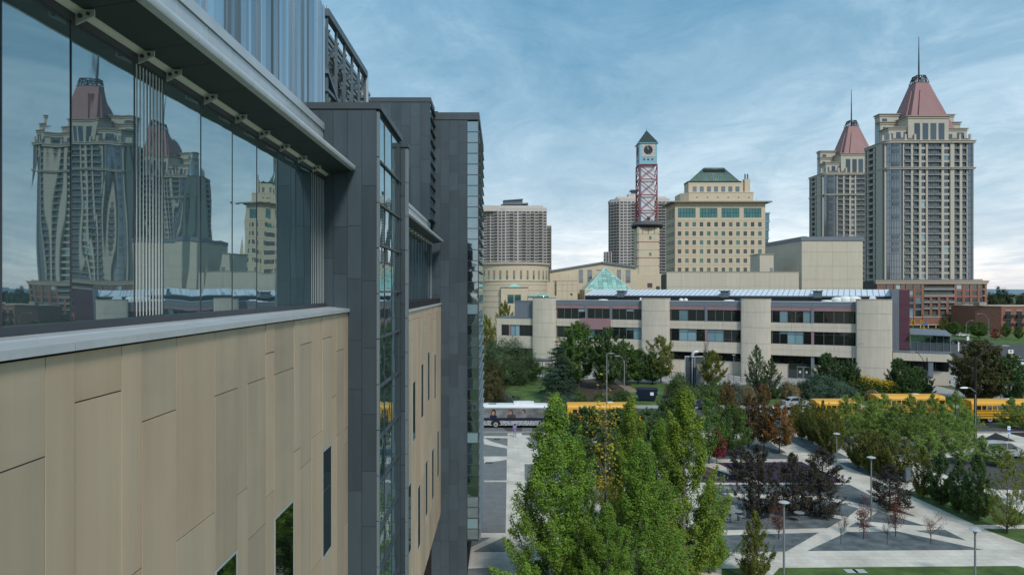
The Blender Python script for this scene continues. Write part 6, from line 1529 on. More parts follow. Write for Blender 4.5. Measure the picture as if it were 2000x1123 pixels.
# ================================================================ TREES AND PLANTS
M['bark'] = mat('grey brown bark', (.085, .070, .055), .9, .25, 4)
M['barkpale'] = mat('pale grey bark', (.20, .19, .165), .85, .25, 4)
M['barkdark'] = mat('dark bark', (.030, .024, .022), .9, .2, 4)
LF = {
 'poplar': leafmat('poplar leaf', (0.07662, 0.1664, 0.02989), (0.2939, 0.4718, 0.06973), .38, (.26, .23, .03), .012),
 'poplar2': leafmat('poplar leaf warm', (0.08559, 0.1567, 0.02749), (0.3092, 0.4296, 0.05957), .38, (.34, .27, .02), .05),
 'yellow': leafmat('yellow leaf', (0.3036, 0.2622, 0.0414), (0.5796, 0.4554, 0.0414), .4),
 'maple': leafmat('maple leaf', (0.04404, 0.1001, 0.02402), (0.1502, 0.2503, 0.04805), .3),
 'mapledark': leafmat('dark maple leaf', (0.03669, 0.07746, 0.02603), (0.1019, 0.1733, 0.04805), .3),
 'lime': leafmat('yellowing leaf', (0.0966, 0.1288, 0.02254), (0.2737, 0.2817, 0.0483), .35),
 'red': leafmat('reddening maple leaf', (0.0652, 0.08453, 0.02254), (0.2173, 0.08791, 0.04186), .3),
 'orange': leafmat('orange maple leaf', (0.1368, 0.09982, 0.02254), (0.3703, 0.161, 0.03864), .3),
 'crimson': leafmat('crimson leaf', (0.1932, 0.02254, 0.03542), (0.4186, 0.0483, 0.07245), .3),
 'hornbeam': leafmat('hornbeam leaf', (0.06545, 0.0924, 0.01925), (0.2022, 0.2118, 0.0385), .3),
 'hornbeamdark': leafmat('dark hornbeam leaf', (0.03703, 0.07868, 0.02435), (0.1065, 0.1805, 0.04428), .3),
 'locust': leafmat('honey locust leaf', (0.1126, 0.1954, 0.0452), (0.3376, 0.4476, 0.1005), .35),
 'beech': leafmat('purple beech leaf', (0.02707, 0.02509, 0.02042), (0.08123, 0.07396, 0.05043), .2),
 'rust': leafmat('rusty leaf', (0.1127, 0.03864, 0.02898), (0.2415, 0.08372, 0.05474), .3),
 'spruce': leafmat('spruce needle', (0.02366, 0.0507, 0.03042), (0.06084, 0.1048, 0.06084), .1),
 'pine': leafmat('pine needle', (0.03276, 0.06552, 0.0273), (0.091, 0.1456, 0.05824), .15),
 'cedar': leafmat('cedar spray', (0.02548, 0.06188, 0.0182), (0.08372, 0.142, 0.04004), .15),
 'juniper': leafmat('juniper spray', (0.03276, 0.06552, 0.04004), (0.08372, 0.1347, 0.08008), .15),
 'shrub': leafmat('shrub leaf', (0.04368, 0.084, 0.02352), (0.1344, 0.1932, 0.05376), .3),
 'brownish': leafmat('browning leaf', (0.05474, 0.0624, 0.02254), (0.1436, 0.1314, 0.0483), .3),
 'reed': leafmat('ornamental grass blade', (0.1932, 0.1529, 0.0805), (0.4186, 0.33, 0.1932), .3),
 'sage': leafmat('grey green leaf', (0.0483, 0.07084, 0.0483), (0.1288, 0.161, 0.1095), .2),
 'far': leafmat('far foliage', (0.02024, 0.03795, 0.01771), (0.06072, 0.08602, 0.03795), .2),
}
def envelope(kind):
    if kind == 'poplar': return lambda t: np.minimum(1, .50+t*2.2)*np.power(np.clip(1-t**1.9, 0, 1), .75)
    if kind == 'oval': return lambda t: np.power(np.sin(np.pi*np.clip(.06+.92*t, 0, 1)), .65)
    if kind == 'vase': return lambda t: np.where(t < .62, .30+.70*np.power(np.clip(t/.62, 0, 1), .85), np.power(np.clip(1-((t-.62)/.38)**2.2, 0, 1), .6))
    if kind == 'flame': return lambda t: np.where(t < .36, .42+.58*np.sqrt(np.clip(t/.36, 0, 1)), np.power(np.clip(1-((t-.36)/.64)**1.7, 0, 1), .8))
    if kind == 'cone': return lambda t: np.power(np.clip(1-t, 0, 1), .85)*.97+.03
    if kind == 'spread': return lambda t: np.power(np.sin(np.pi*np.clip(.10+.80*t, 0, 1)), .5)
    if kind == 'dome': return lambda t: np.power(np.clip(1-t**2.2, 0, 1), .5)
    return lambda t: np.ones_like(t)

def quads_mesh(name, V, m):
    n = V.shape[0]; me = bpy.data.meshes.new(name)
    me.vertices.add(n*4); me.vertices.foreach_set('co', V.reshape(-1).astype(np.float32))
    me.loops.add(n*4); me.loops.foreach_set('vertex_index', np.arange(n*4, dtype=np.int32))
    me.polygons.add(n); me.polygons.foreach_set('loop_start', np.arange(0, n*4, 4, dtype=np.int32))
    try: me.polygons.foreach_set('loop_total', np.full(n, 4, dtype=np.int32))
    except Exception: pass
    me.materials.append(m); me.update(); me.validate(); return me

def leaf_quads(g, C, out, size, aspect=.62, upbias=.35, droop=0.0, axis=None, axw=0.0):
    n = len(C)
    nr = g.normal(size=(n, 3)); nr /= np.linalg.norm(nr, axis=1, keepdims=True)+1e-9
    nr = nr*.55 + out*.75 + np.array([0, 0, upbias]); nr /= np.linalg.norm(nr, axis=1, keepdims=True)+1e-9
    a = g.normal(size=(n, 3))
    if axis is not None: a = a*(1-axw)+axis*axw*2
    a[:, 2] -= droop
    a -= nr*np.sum(a*nr, axis=1, keepdims=True); a /= np.linalg.norm(a, axis=1, keepdims=True)+1e-9
    b = np.cross(nr, a); s = size*g.uniform(.6, 1.35, size=(n, 1))
    V = np.stack([C-a*s*.5, C+b*s*.5*aspect, C+a*s*.5, C-b*s*.5*aspect], axis=1)
    return V

def make_crown(name, seed, env, H, Rr, z0, nclump, nleaf, cr, leaf, m, vert=1.0, layers=0, rough=.22, inner=.35, **kw):
    """leaf clumps spread through the crown's volume; returns mesh and clump centres"""
    g = np.random.default_rng(seed); f = envelope(env)
    t = g.uniform(0, 1, nclump*6); wgt = f(t)**1.3+.03; t = g.choice(t, nclump, p=wgt/wgt.sum(), replace=False)
    if layers: t = np.clip((np.round(t*layers)+g.normal(0, .13, nclump))/layers, 0, .99)
    th = g.uniform(0, 2*np.pi, nclump)
    lob = 1+rough*(np.sin(th*3+g.uniform(0, 6)+t*5)*.5+np.sin(th*5+g.uniform(0, 6)-t*9)*.4+g.normal(0, .45, nclump))
    rad = Rr*f(t)*lob*np.power(g.uniform(inner**2, 1, nclump), .5)
    C = np.stack([rad*np.cos(th), rad*np.sin(th), z0+(H-z0)*t], axis=1)
    cs = g.uniform(.65, 1.3, nclump)*cr
    P_ = np.repeat(C, nleaf, axis=0); S = np.repeat(cs, nleaf)[:, None]
    d = g.normal(size=P_.shape)*.50; d[:, 2] *= vert
    P2 = P_+d*S
    out = P2-np.array([0, 0, z0+(H-z0)*.42]); out /= np.linalg.norm(out, axis=1, keepdims=True)+1e-9
    V = leaf_quads(g, P2, out, leaf, **kw)
    V[:, :, 2] = np.maximum(V[:, :, 2], .03)
    return quads_mesh(name, V, m), C

def make_crown2(name, seed, env, H, Rr, z0, nshoot, nleaf, cr, leaf, m, rise=1.0, nside=2, rough=.22, start=.25, fluff=1.0, **kw):
    """leafy shoots growing from the trunk: foliage follows each branch and thins to its tip"""
    g = np.random.default_rng(seed); f = envelope(env); S = []; LP, LO = [], []
    def leafy(a, b_, c, n, r0):
        u = g.uniform(start, 1, n)**.85; u_ = u[:, None]
        p = a*(1-u_)**2+2*b_*u_*(1-u_)+c*u_**2
        d = g.normal(size=(n, 3)); d /= np.linalg.norm(d, axis=1, keepdims=True)
        rr2 = (r0*(1.15-.80*u)*np.power(g.uniform(0, 1, n), .45))[:, None]
        LP.append(p+d*rr2*np.array([1, 1, 1.15])); o_ = d.copy(); o_ += .35*p/(np.linalg.norm(p[:, :2], axis=1, keepdims=True)+.4)*np.array([1, 1, 0]); LO.append(o_)
    az = g.uniform(0, 6.28)
    for i in range(nshoot):
        t = (i+g.uniform(0, 1))/nshoot; az += 2.399+g.normal(0, .35)
        r_ = Rr*float(f(np.array([t]))[0])*np.clip(1+rough*g.normal(0, 1), .45, 1.6)*g.uniform(.72, 1.05)
        zt = z0+(H-z0)*t; zb = max(z0*.55+.15*t, zt-rise*r_-.1)
        c_, s_ = math.cos(az), math.sin(az)
        a = np.array([0, 0, zb]); b_ = np.array([c_*r_*.72, s_*r_*.72, zb+(zt-zb)*.30]); c = np.array([c_*r_, s_*r_, zt])
        S.append((a, b_, c, r_)); n = int(nleaf*(.45+.75*r_/Rr))
        leafy(a, b_, c, n, cr*g.uniform(.8, 1.25))
        for k in range(nside):
            u = g.uniform(.35, .8); q = a*(1-u)**2+2*b_*u*(1-u)+c*u*u
            sd_ = np.array([-s_, c_, 0])*g.uniform(-1, 1)*r_*.55+np.array([c_, s_, 0])*g.uniform(-.1, .3)*r_+np.array([0, 0, g.uniform(.1, .5)*rise*r_*.7])
            e = q+sd_; S.append((q, (q+e)/2-np.array([0, 0, .05]), e, r_*.4)); leafy(q, (q+e)/2, e, int(n*.45), cr*.75)
    leafy(np.array([0, 0, z0+(H-z0)*.45]), np.array([0.05, 0, H*.8]), np.array([0, 0.03, H]), int(nleaf*1.2), cr)
    P2 = np.concatenate(LP); O = np.concatenate(LO); O /= np.linalg.norm(O, axis=1, keepdims=True)+1e-9
    V = leaf_quads(g, P2, O, leaf, **kw); V[:, :, 2] = np.maximum(V[:, :, 2], .03)
    return quads_mesh(name, V, m), S

def make_trunk2(name, seed, H, r0, S, m, nl, sides=7):
    g = random.Random(seed); b = MB(); n = 7
    pts = [(0, 0, -.05)]+[(g.uniform(-.012, .012), g.uniform(-.012, .012), H*.97*j/n) for j in range(1, n+1)]
    b.path(pts, [r0*1.3]+[max(.010, r0*(1-.93*j/n)) for j in range(1, n+1)], sides)
    mains = [s_ for s_ in S if s_[0][0] == 0 and s_[0][1] == 0]; subs = [s_ for s_ in S if not (s_[0][0] == 0 and s_[0][1] == 0)]
    for a, q, c, r_ in (mains+subs)[:max(nl, len(mains))]:
        rl = max(.008, r0*.28*(1-a[2]/H)+.004*r_)
        p1 = a*.25+q*.5+c*.25
        b.path([a, p1, c], [rl, rl*.7, rl*.25], 4)
    return b.data(name, m)

def make_trunk(name, seed, H, r0, C, nlimb, m, top=.9, lean=.02, z0=1.0, multi=1, sides=7, steep=.45):
    g = random.Random(seed); b = MB()
    for k in range(multi):
        a0 = g.uniform(0, 6.28); sx = .0 if multi == 1 else .12
        pts = [(sx*math.cos(a0), sx*math.sin(a0), -.05)]; n = 6
        for j in range(1, n+1):
            z = H*top*j/n; pts.append((pts[-1][0]+g.uniform(-1, 1)*lean*H/n*2+(sx*.8*math.cos(a0)), pts[-1][1]+g.uniform(-1, 1)*lean*H/n*2+(sx*.8*math.sin(a0)), z))
        rad = [r0*1.35]+[max(.012, r0*(1-.9*j/n)) for j in range(1, n+1)]
        b.path(pts, rad, sides)
    idx = list(range(len(C))); g.shuffle(idx)
    for i in idx[:nlimb]:
        c = Vector(C[i]); hr = math.hypot(c.x, c.y)
        zs_ = max(z0*.7, c.z-hr*(.6+steep)); zs_ = min(zs_, c.z*.95)
        j = zs_/(H*top)*n; j0 = min(n-1, int(j)); p = Vector(pts[j0]).lerp(Vector(pts[j0+1]), min(1, j-j0))
        md = p.lerp(c, .5)+Vector((g.uniform(-.1, .1), g.uniform(-.1, .1), -.06*hr)); rl = max(.010, r0*.30*(1-zs_/H))
        b.path([p, md, c], [rl, rl*.65, rl*.25], 4)
    return b.data(name, m)

def make_twigs(name, seed, H, spread, m, levels=4, r0=.05, nb=4, trunk=.25, up=.5):
    g = random.Random(seed); b = MB(); tips = []
    def grow(p, d, ln, r_, lv):
        e = p+d*ln; b.tube(p, e, r_, r_*.6, 4 if lv < 2 else 3)
        if lv >= levels: tips.append(e); return
        for k in range(nb if lv else nb+2):
            f_ = g.uniform(.35, 1); st = p.lerp(e, f_)
            v = Vector((g.gauss(0, 1), g.gauss(0, 1), g.gauss(0, .5)+up)).normalized()
            nd_ = (d*.75+v*spread).normalized(); grow(st, nd_, ln*g.uniform(.5, .75), max(.006, r_*.5), lv+1)
    grow(Vector((0, 0, -.03)), Vector((0, 0, 1)), H*.5, r0, 0)
    return b.data(name, m), np.array([tuple(t_) for t_ in tips])

PROTO = {}
def proto(key, var, fn):
    if (key, var) not in PROTO: PROTO[(key, var)] = fn(1000+sum(map(ord, key))*7+var*131)
    return PROTO[(key, var)]
# species: nominal height and radius, trunk mesh and crown mesh
def sp_generic(env, H, Rr, z0, ncl, nlf, cr, leaf, lf, bark, r0=.10, nl=26, multi=1, **kw):
    tk = {k: kw.pop(k) for k in ('lean', 'top', 'steep') if k in kw}
    def fn(seed):
        cm, C = make_crown('crown', seed, env, H, Rr, z0, ncl, nlf, cr, leaf, LF[lf], **kw)
        tm = make_trunk('trunk', seed, H, r0, C, nl, M[bark], z0=z0, multi=multi, **tk)
        co = np.empty(len(cm.vertices)*3, dtype=np.float32); cm.vertices.foreach_get('co', co); co = co.reshape(-1, 3)
        return tm, cm, float(np.percentile(co[:, 2], 99.7)), float(np.percentile(np.hypot(co[:, 0], co[:, 1]), 95.5))
    return fn
def sp_shoot(env, H, Rr, z0, ns, nlf, cr, leaf, lf, bark, r0=.09, nl=90, **kw):
    def fn(seed):
        cm, S = make_crown2('crown', seed, env, H, Rr, z0, ns, nlf, cr, leaf, LF[lf], **kw)
        tm = make_trunk2('trunk', seed, H, r0, S, M[bark], nl)
        co = np.empty(len(cm.vertices)*3, dtype=np.float32); cm.vertices.foreach_get('co', co); co = co.reshape(-1, 3)
        return tm, cm, float(np.percentile(co[:, 2], 99.8)), float(np.percentile(np.hypot(co[:, 0], co[:, 1]), 96.5))
    return fn
def sp_bare(H, Rr, spread, bark, lf, nleaf, leaf, levels=4, nb=4, up=.5, r0=.05):
    def fn(seed):
        tm, tips = make_twigs('trunk', seed, H, spread, M[bark], levels, r0, nb, up=up)
        zs = np.array([v.co[:] for v in tm.vertices]); hh = zs[:, 2].max(); rr_ = np.percentile(np.hypot(zs[:, 0], zs[:, 1]), 98)
        cm = None
        if nleaf:
            g = np.random.default_rng(seed); i = g.integers(0, len(tips), nleaf); Cc = tips[i]+g.normal(0, .10, (nleaf, 3))
            V = leaf_quads(g, Cc, np.zeros_like(Cc)+1e-3, leaf); cm = quads_mesh('crown', V, LF[lf])
        return tm, cm, hh, rr_
    return fn
SPECIES = {
 'poplar': ('poplar_tree', 'tree', sp_shoot('poplar', 13.0, 2.6, 1.2, 100, 400, .60, .105, 'poplar', 'barkpale', .13, 150, rise=1.75, nside=2, rough=.30, aspect=.8, upbias=.3), 4),
 'poplar2': ('poplar_tree', 'tree', sp_shoot('poplar', 13.0, 2.3, 1.2, 90, 390, .56, .105, 'poplar2', 'barkpale', .13, 150, rise=1.9, nside=2, rough=.32, aspect=.8, upbias=.3), 2),
 'maple': ('maple_tree', 'tree', sp_shoot('oval', 10.0, 3.2, 1.8, 75, 120, .62, .25, 'maple', 'bark', .13, 60, rise=.8, rough=.18), 2),
 'mapledark': ('maple_tree', 'tree', sp_shoot('oval', 9.0, 3.3, 1.6, 75, 120, .62, .25, 'mapledark', 'barkdark', .13, 60, rise=.8, rough=.2), 2),
 'lime': ('lime_tree', 'tree', sp_shoot('oval', 8.5, 3.0, 1.8, 60, 115, .62, .22, 'lime', 'bark', .12, 60, rise=.9, rough=.22), 2),
 'red': ('maple_tree', 'tree', sp_shoot('oval', 8.0, 1.9, 1.6, 60, 100, .44, .16, 'red', 'bark', .08, 70, rise=1.3, rough=.24), 2),
 'orange': ('maple_tree', 'tree', sp_shoot('oval', 6.5, 1.6, 1.6, 52, 100, .42, .15, 'orange', 'bark', .07, 70, rise=1.0, rough=.22), 2),
 'green': ('maple_tree', 'tree', sp_shoot('oval', 8.0, 2.2, 1.6, 65, 105, .50, .17, 'maple', 'bark', .08, 60, rise=1.2, rough=.2), 2),
 'crimson': ('maple_tree', 'tree', sp_shoot('oval', 5.0, 1.3, 1.2, 36, 85, .34, .14, 'crimson', 'bark', .05, 50, rise=1.0, rough=.26), 1),
 'hornbeam': ('hornbeam_tree', 'tree', sp_shoot('vase', 6.0, 1.7, .7, 62, 140, .33, .13, 'hornbeam', 'bark', .07, 60, rise=2.0, rough=.15), 3),
 'flame': ('hornbeam_tree', 'tree', sp_shoot('flame', 5.5, 1.2, .55, 62, 130, .27, .12, 'hornbeamdark', 'bark', .06, 60, rise=1.9, rough=.13), 3),
 'flamelight': ('hornbeam_tree', 'tree', sp_shoot('flame', 6.0, 1.3, .6, 62, 130, .34, .12, 'hornbeam', 'bark', .06, 60, rise=1.9, rough=.16), 2),
 'sparse': ('hornbeam_tree', 'tree', sp_shoot('flame', 6.5, 1.5, .8, 52, 48, .24, .12, 'lime', 'bark', .06, 140, rise=1.7, rough=.22), 2),
 'locust': ('honey_locust_tree', 'tree', sp_shoot('poplar', 6.5, 2.2, 1.1, 46, 150, .44, .16, 'locust', 'bark', .08, 80, rise=1.1, nside=3, rough=.30, aspect=.36), 4),
 'beech': ('beech_tree', 'tree', sp_shoot('flame', 5.5, 1.9, .6, 62, 92, .40, .15, 'beech', 'barkdark', .08, 120, rise=.85, nside=2, rough=.20, aspect=.5), 3),
 'spruce': ('spruce_tree', 'tree', sp_generic('cone', 10.0, 2.9, .5, 380, 46, .46, .30, 'spruce', 'barkdark', .14, 30, layers=15, vert=.45, rough=.20, aspect=.22, droop=.7, top=.97), 2),
 'pine': ('pine_tree', 'tree', sp_generic('spread', 7.5, 4.4, .6, 260, 56, .85, .32, 'pine', 'barkdark', .14, 30, rough=.35, aspect=.30), 2),
 'cedar': ('cedar_tree', 'tree', sp_shoot('flame', 8.5, 1.8, .3, 90, 150, .26, .13, 'cedar', 'barkdark', .10, 90, rise=1.9, rough=.09, aspect=.5), 2),
 'yellowsparse': ('poplar_tree', 'tree', sp_generic('poplar', 10.5, 1.3, 1.2, 130, 9, .34, .17, 'yellow', 'barkpale', .09, 110, vert=1.6, rough=.5, aspect=.8), 1),
 'rust': ('sapling', 'tree', sp_generic('flame', 4.0, .75, .7, 80, 18, .28, .11, 'rust', 'barkdark', .035, 70, rough=.5, vert=1.3, steep=.7), 2),
 'bare': ('sapling', 'tree', sp_bare(3.6, .7, .55, 'barkdark', 'rust', 0, .1, 4, 4, r0=.04), 2),
 'twiggy': ('sapling', 'tree', sp_bare(3.4, .9, .8, 'rustbark', 'rust', 260, .08, 4, 4, r0=.04, up=.35), 1),
 'yew': ('yew_hedge', 'hedge', sp_shoot('dome', 5.0, 2.6, .25, 80, 190, .42, .17, 'cedar', 'barkdark', .10, 80, rise=.9, rough=.10, aspect=.5), 2),
 'juniper': ('juniper_shrub', 'shrub', sp_generic('dome', 2.4, 3.0, .02, 220, 52, .55, .28, 'juniper', 'barkdark', .06, 12, rough=.22, aspect=.3, vert=.7, inner=.4), 2),
 'shrub': ('leafy_shrub', 'shrub', sp_generic('dome', 2.6, 2.0, .03, 150, 50, .50, .22, 'shrub', 'barkdark', .05, 14, rough=.30, inner=.4), 3),
 'sageshrub': ('grey_green_shrub', 'shrub', sp_generic('dome', 1.8, 2.2, .03, 130, 48, .45, .20, 'sage', 'barkdark', .05, 12, rough=.30, inner=.4), 2),
 'brownshrub': ('brown_shrub', 'shrub', sp_generic('dome', 5.0, 2.2, .05, 170, 50, .52, .22, 'brownish', 'barkdark', .06, 14, rough=.28, inner=.5), 2),
 'bigbrown': ('broad_tree', 'tree', sp_shoot('oval', 9.5, 4.6, 1.0, 110, 210, .75, .24, 'brownish', 'bark', .18, 110, rise=.55, rough=.10), 1),
 'reed': ('ornamental_grass', 'grass clump', sp_generic('dome', 1.8, 1.0, .02, 120, 40, .28, .42, 'reed', 'barkdark', .02, 4, vert=1.6, rough=.3, aspect=.12, droop=-1.2, upbias=-.2), 2),
 'far': ('distant_tree', 'tree', sp_generic('oval', 10.0, 4.4, .5, 170, 44, 1.1, .60, 'far', 'barkdark', .16, 10, rough=.3), 3),
 'farpoint': ('distant_conifer', 'tree', sp_generic('cone', 14.0, 3.4, .6, 180, 40, .85, .60, 'far', 'barkdark', .18, 8, layers=10, vert=.5, rough=.25, aspect=.4), 1),
}
M['rustbark'] = mat('reddish twig bark', (.13, .055, .045), .85, .2, 4)
cnt = {}
def tree(sp, px, pb, pt, wpx, label, Y=None, var=None, group=None, z=0.0):
    nm, cat, fn, nv = SPECIES[sp]
    k = cnt.get(sp, 0); cnt[sp] = k+1
    tm, cm, H0, R0 = proto(sp, (k if var is None else var) % nv, fn)
    if Y is None: x, y = G(px, pb)
    else: y = Y; x = (px-CX)*y/F
    h = CAM_H-(pt-CY)*y/F; r_ = wpx*y/F/2
    o = thing(nm, label, cat, (x, y, z), (k*2.399+px*.37) % 6.28, group)
    h0, r0 = H0, R0
    o.scale = (r_/r0, r_/r0, h/h0)
    place(tm, 'trunk' if cat == 'tree' else 'stem', o)
    if cm: place(cm, 'crown' if cat == 'tree' else 'foliage', o)
    return o
T = tree
# --- tall poplars in the foreground
T('poplar', 1084, 0, 776, 182, 'tall green poplar nearest the bright path and the zinc tower, foremost on the left', Y=41)
T('poplar', 1132, 0, 862, 96, 'green poplar squeezed between the leftmost poplar and the yellow-leaved bare one', Y=44)
T('poplar2', 1232, 0, 780, 118, 'tall slim poplar directly right of the sparse yellow-leaved poplar', Y=52)
T('poplar', 1250, 0, 862, 190, 'broad low green poplar in front of the others at the bottom centre', Y=39)
T('poplar2', 1336, 0, 760, 158, 'rightmost tall poplar with some yellow leaves at its top', Y=44)
T('poplar', 1186, 0, 985, 130, 'low green poplar crown in front of the sparse yellow-leaved poplar', Y=37)
T('poplar', 1386, 0, 935, 78, 'small leafy poplar at the right foot of the tall poplars by the gravel', Y=46)
T('poplar', 1292, 0, 822, 118, 'green poplar between the slim poplar and the rightmost tall poplar', Y=48)
T('yellowsparse', 1180, 1160, 742, 92, 'thin nearly bare poplar with scattered yellow leaves among the green poplars')
T('mapledark', 1205, 885, 797, 84, 'dark leafy tree hiding the right half of the first school bus')
T('green', 1112, 895, 806, 62, 'green young tree in front of the tail of the first school bus')
# --- trees behind the poplars, this side of the buses
T('mapledark', 1152, 905, 794, 104, 'dark round tree below the left end of the first school bus')
T('mapledark', 1226, 905, 795, 92, 'dark tree between the first school bus and the slim poplar')
T('mapledark', 1268, 900, 800, 88, 'dark green tree between poplars below the dumpster')
T('mapledark', 1305, 885, 778, 84, 'dark tree behind the rightmost tall poplar')
T('green', 1385, 905, 775, 74, 'green maple filling the gap right of the rightmost tall poplar')
T('mapledark', 1128, 935, 850, 70, 'low dark tree just right of the leftmost poplar crown')
T('mapledark', 1188, 975, 838, 92, 'dark bushy tree standing behind the sparse yellow-leaved poplar')
# --- maples turning red and orange
T('green', 1432, 890, 790, 78, 'green maple under the reddish tops, left of the maple row')
T('red', 1421, 882, 744, 62, 'maple turning dark red at its top, leftmost of the maple row')
T('red', 1462, 872, 770, 56, 'maple half green half red in the middle of the maple row')
T('red', 1492, 880, 750, 58, 'tall maple with rusty red top beside the orange one')
T('orange', 1522, 886, 786, 66, 'orange maple at the right end of the maple row')
T('orange', 1553, 846, 790, 34, 'small orange tinged maple left of the hornbeam row')
T('crimson', 1400, 905, 838, 50, 'small crimson tree beside the purple planting at the poplars')
T('yellowsparse', 1389, 935, 915, 26, 'tiny sapling with few yellow leaves on the purple bed')
# --- hornbeam row behind the lamp
for px, pb, pt, w, lb_ in ((1566, 858, 782, 44, 'yellow green hornbeam at the far end of the back row, beside the orange maple'), (1587, 866, 788, 46, 'second hornbeam from the orange maple in the back row'),
                          (1606, 878, 783, 54, 'hornbeam with the tallest top in the back row'), (1624, 890, 800, 58, 'hornbeam just left of the lamp at the back row front end')):
    T('hornbeam', px, pb, pt, w, lb_, group='hornbeams in the back row')
for px, pb, pt, w, lb_ in ((1677, 914, 832, 56, 'vase shaped hornbeam nearest the lamp in the middle row'), (1699, 924, 838, 56, 'vase shaped hornbeam second in the middle row'),
                          (1716, 930, 843, 52, 'vase shaped hornbeam third in the middle row above the bushy purple tree'), (1752, 934, 850, 74, 'broad bright hornbeam at the right end of the middle row')):
    T('hornbeam', px, pb, pt, w, lb_, group='hornbeams in the middle row')
# --- honey locusts
LOC = [(1652, 862, 772, 70, 'right beside the hornbeam with the tallest top'), (1676, 846, 768, 74, 'in front of the shorter school bus, left part'), (1703, 866, 780, 78, 'behind the first middle row hornbeam'),
       (1726, 850, 768, 76, 'below the rear end of the bus with the hood showing'), (1748, 872, 790, 80, 'behind the broad bright hornbeam'), (1778, 852, 770, 74, 'below the side windows of the bus with the hood showing'),
       (1800, 876, 782, 82, 'below the cab of the bus with the hood showing'), (1822, 850, 768, 50, 'slim one poking up before the bus cab'), (1842, 874, 790, 78, 'left of the tall black lamp post, nearer one'),
       (1866, 852, 764, 68, 'at the foot of the walkway where the dark jacket walks'), (1886, 872, 796, 64, 'touching the tall black lamp post on its left'), (1815, 900, 834, 74, 'low one above the dark columnar hornbeams'),
       (1880, 905, 842, 66, 'low one in front of the minivan, left side'), (1952, 910, 868, 70, 'low bushy one in front of the minivan hood'), (1975, 836, 776, 56, 'slim one in front of the last school bus'), (1998, 838, 786, 44, 'at the right edge before the last school bus'), (1920, 895, 850, 40, 'small one right of the black lamp post foot')]
for px, pb, pt, w, lb_ in LOC: T('locust', px, pb, pt, w, 'feathery light green honey locust ' + lb_, group='honey locusts by the car park')
# --- dark columnar hornbeams on the right lawn
for sp, px, pb, pt, w, lb_ in (('flamelight', 1803, 972, 872, 42, 'slim olive hornbeam at the left end of the right lawn'), ('flame', 1838, 985, 884, 52, 'dark oval hornbeam second on the right lawn'), ('flame', 1873, 1001, 898, 44, 'dark oval hornbeam third on the right lawn'),
                              ('flame', 1910, 1017, 886, 60, 'dark pointed hornbeam fourth and largest on the right lawn'), ('sparse', 1967, 1041, 880, 74, 'thin see-through yellowish hornbeam at the right end of the lawn'), ('sparse', 1996, 985, 878, 40, 'light yellowish hornbeam cut by the right edge')):
    T(sp, px, pb, pt, w, lb_)
T('flamelight', 1475, 1139, 998, 66, 'small olive hornbeam at the very front edge left of the lamp')
# --- purple beeches
for px, pb, pt, w, lb_ in ((1482, 1010, 868, 92, 'large dark purple beech at the left of the gravel'), (1548, 1006, 884, 76, 'dark purple beech in the middle, between two larger ones'), (1606, 956, 874, 84, 'dark purple beech behind by the purple bed, left of the disc lamp'),
                          (1602, 1008, 925, 84, 'low dark purple beech in front near the path edge'), (1738, 995, 906, 84, 'spiky dark purple beech alone right of the disc lamp')):
    T('beech', px, pb, pt, w, lb_)
T('beech', 1446, 935, 868, 60, 'dark purple beech behind the largest one beside the crimson tree')
for sp, px, pb, pt, w, lb_ in (('rust', 1521, 1053, 962, 40, 'rusty sapling left of the front lamp under the purple beeches'), ('bare', 1642, 1062, 1000, 34, 'leafless sapling at the left of the triangular gravel bed'), ('rust', 1687, 1052, 964, 32, 'rusty leaved sapling in front of the lamp at the crossing'),
                              ('bare', 1733, 1063, 1004, 32, 'leafless sapling in the middle of the triangular gravel bed'), ('rust', 1749, 1047, 952, 36, 'taller rusty sapling below the spiky purple beech'), ('twiggy', 1818, 1062, 990, 52, 'round reddish twiggy sapling at the right of the gravel bed')):
    T(sp, px, pb, pt, w, lb_)
# --- slope in front of the library
T('brownshrub', 960, 800, 732, 58, 'rounded olive brown shrub beside the zinc tower, lower one'); T('brownshrub', 962, 760, 700, 46, 'olive brown shrub beside the zinc tower, upper one')
T('lime', 950, 742, 616, 54, 'yellow green tree beside the glass corner of the zinc tower')
T('pine', 985, 752, 658, 96, 'broad dark evergreen left of the beige bay'); T('pine', 1022, 752, 678, 70, 'broad green evergreen right of the larger one by the pergola')
T('maple', 1038, 745, 700, 46, 'small dark tree at the pergola'); T('lime', 986, 0, 589, 44, 'light green tree behind the library wing roof', Y=205)
T('spruce', 1090, 780, 665, 74, 'blue green spruce on the lawn left of the maples'); T('spruce', 1104, 752, 655, 50, 'dark spruce behind the front spruce')
T('maple', 1130, 756, 628, 84, 'tall bright green maple in front of the pink panel'); T('mapledark', 1186, 760, 640, 78, 'tall darker maple right of the bright green one')
T('maple', 1222, 752, 668, 60, 'green maple right of the two tall ones'); T('lime', 1291, 748, 656, 66, 'yellow green rounded tree before the second beige bay')
T('mapledark', 1246, 750, 682, 50, 'dark small tree left of the yellow green one'); T('mapledark', 1274, 750, 688, 56, 'dark round tree in front of the yellow green one')
T('lime', 1390, 760, 684, 54, 'small yellow green tree in front of the silver duct'); T('bare', 1384, 758, 656, 26, 'bare twiggy top rising behind the small yellow green tree')
T('cedar', 1478, 770, 674, 42, 'taller pointed cedar of the pair before the third bay'); T('cedar', 1506, 778, 700, 44, 'shorter cedar of the pair before the third bay')
T('yew', 1616, 760, 690, 62, 'clipped dark yew beside the library doors'); T('yew', 1656, 772, 702, 64, 'clipped dark yew left of the yellow flowers, behind the street lamp')
T('juniper', 1604, 778, 730, 96, 'spreading juniper carpet below the clipped yews'); T('juniper', 1640, 782, 744, 70, 'low juniper in front of the clipped yews')
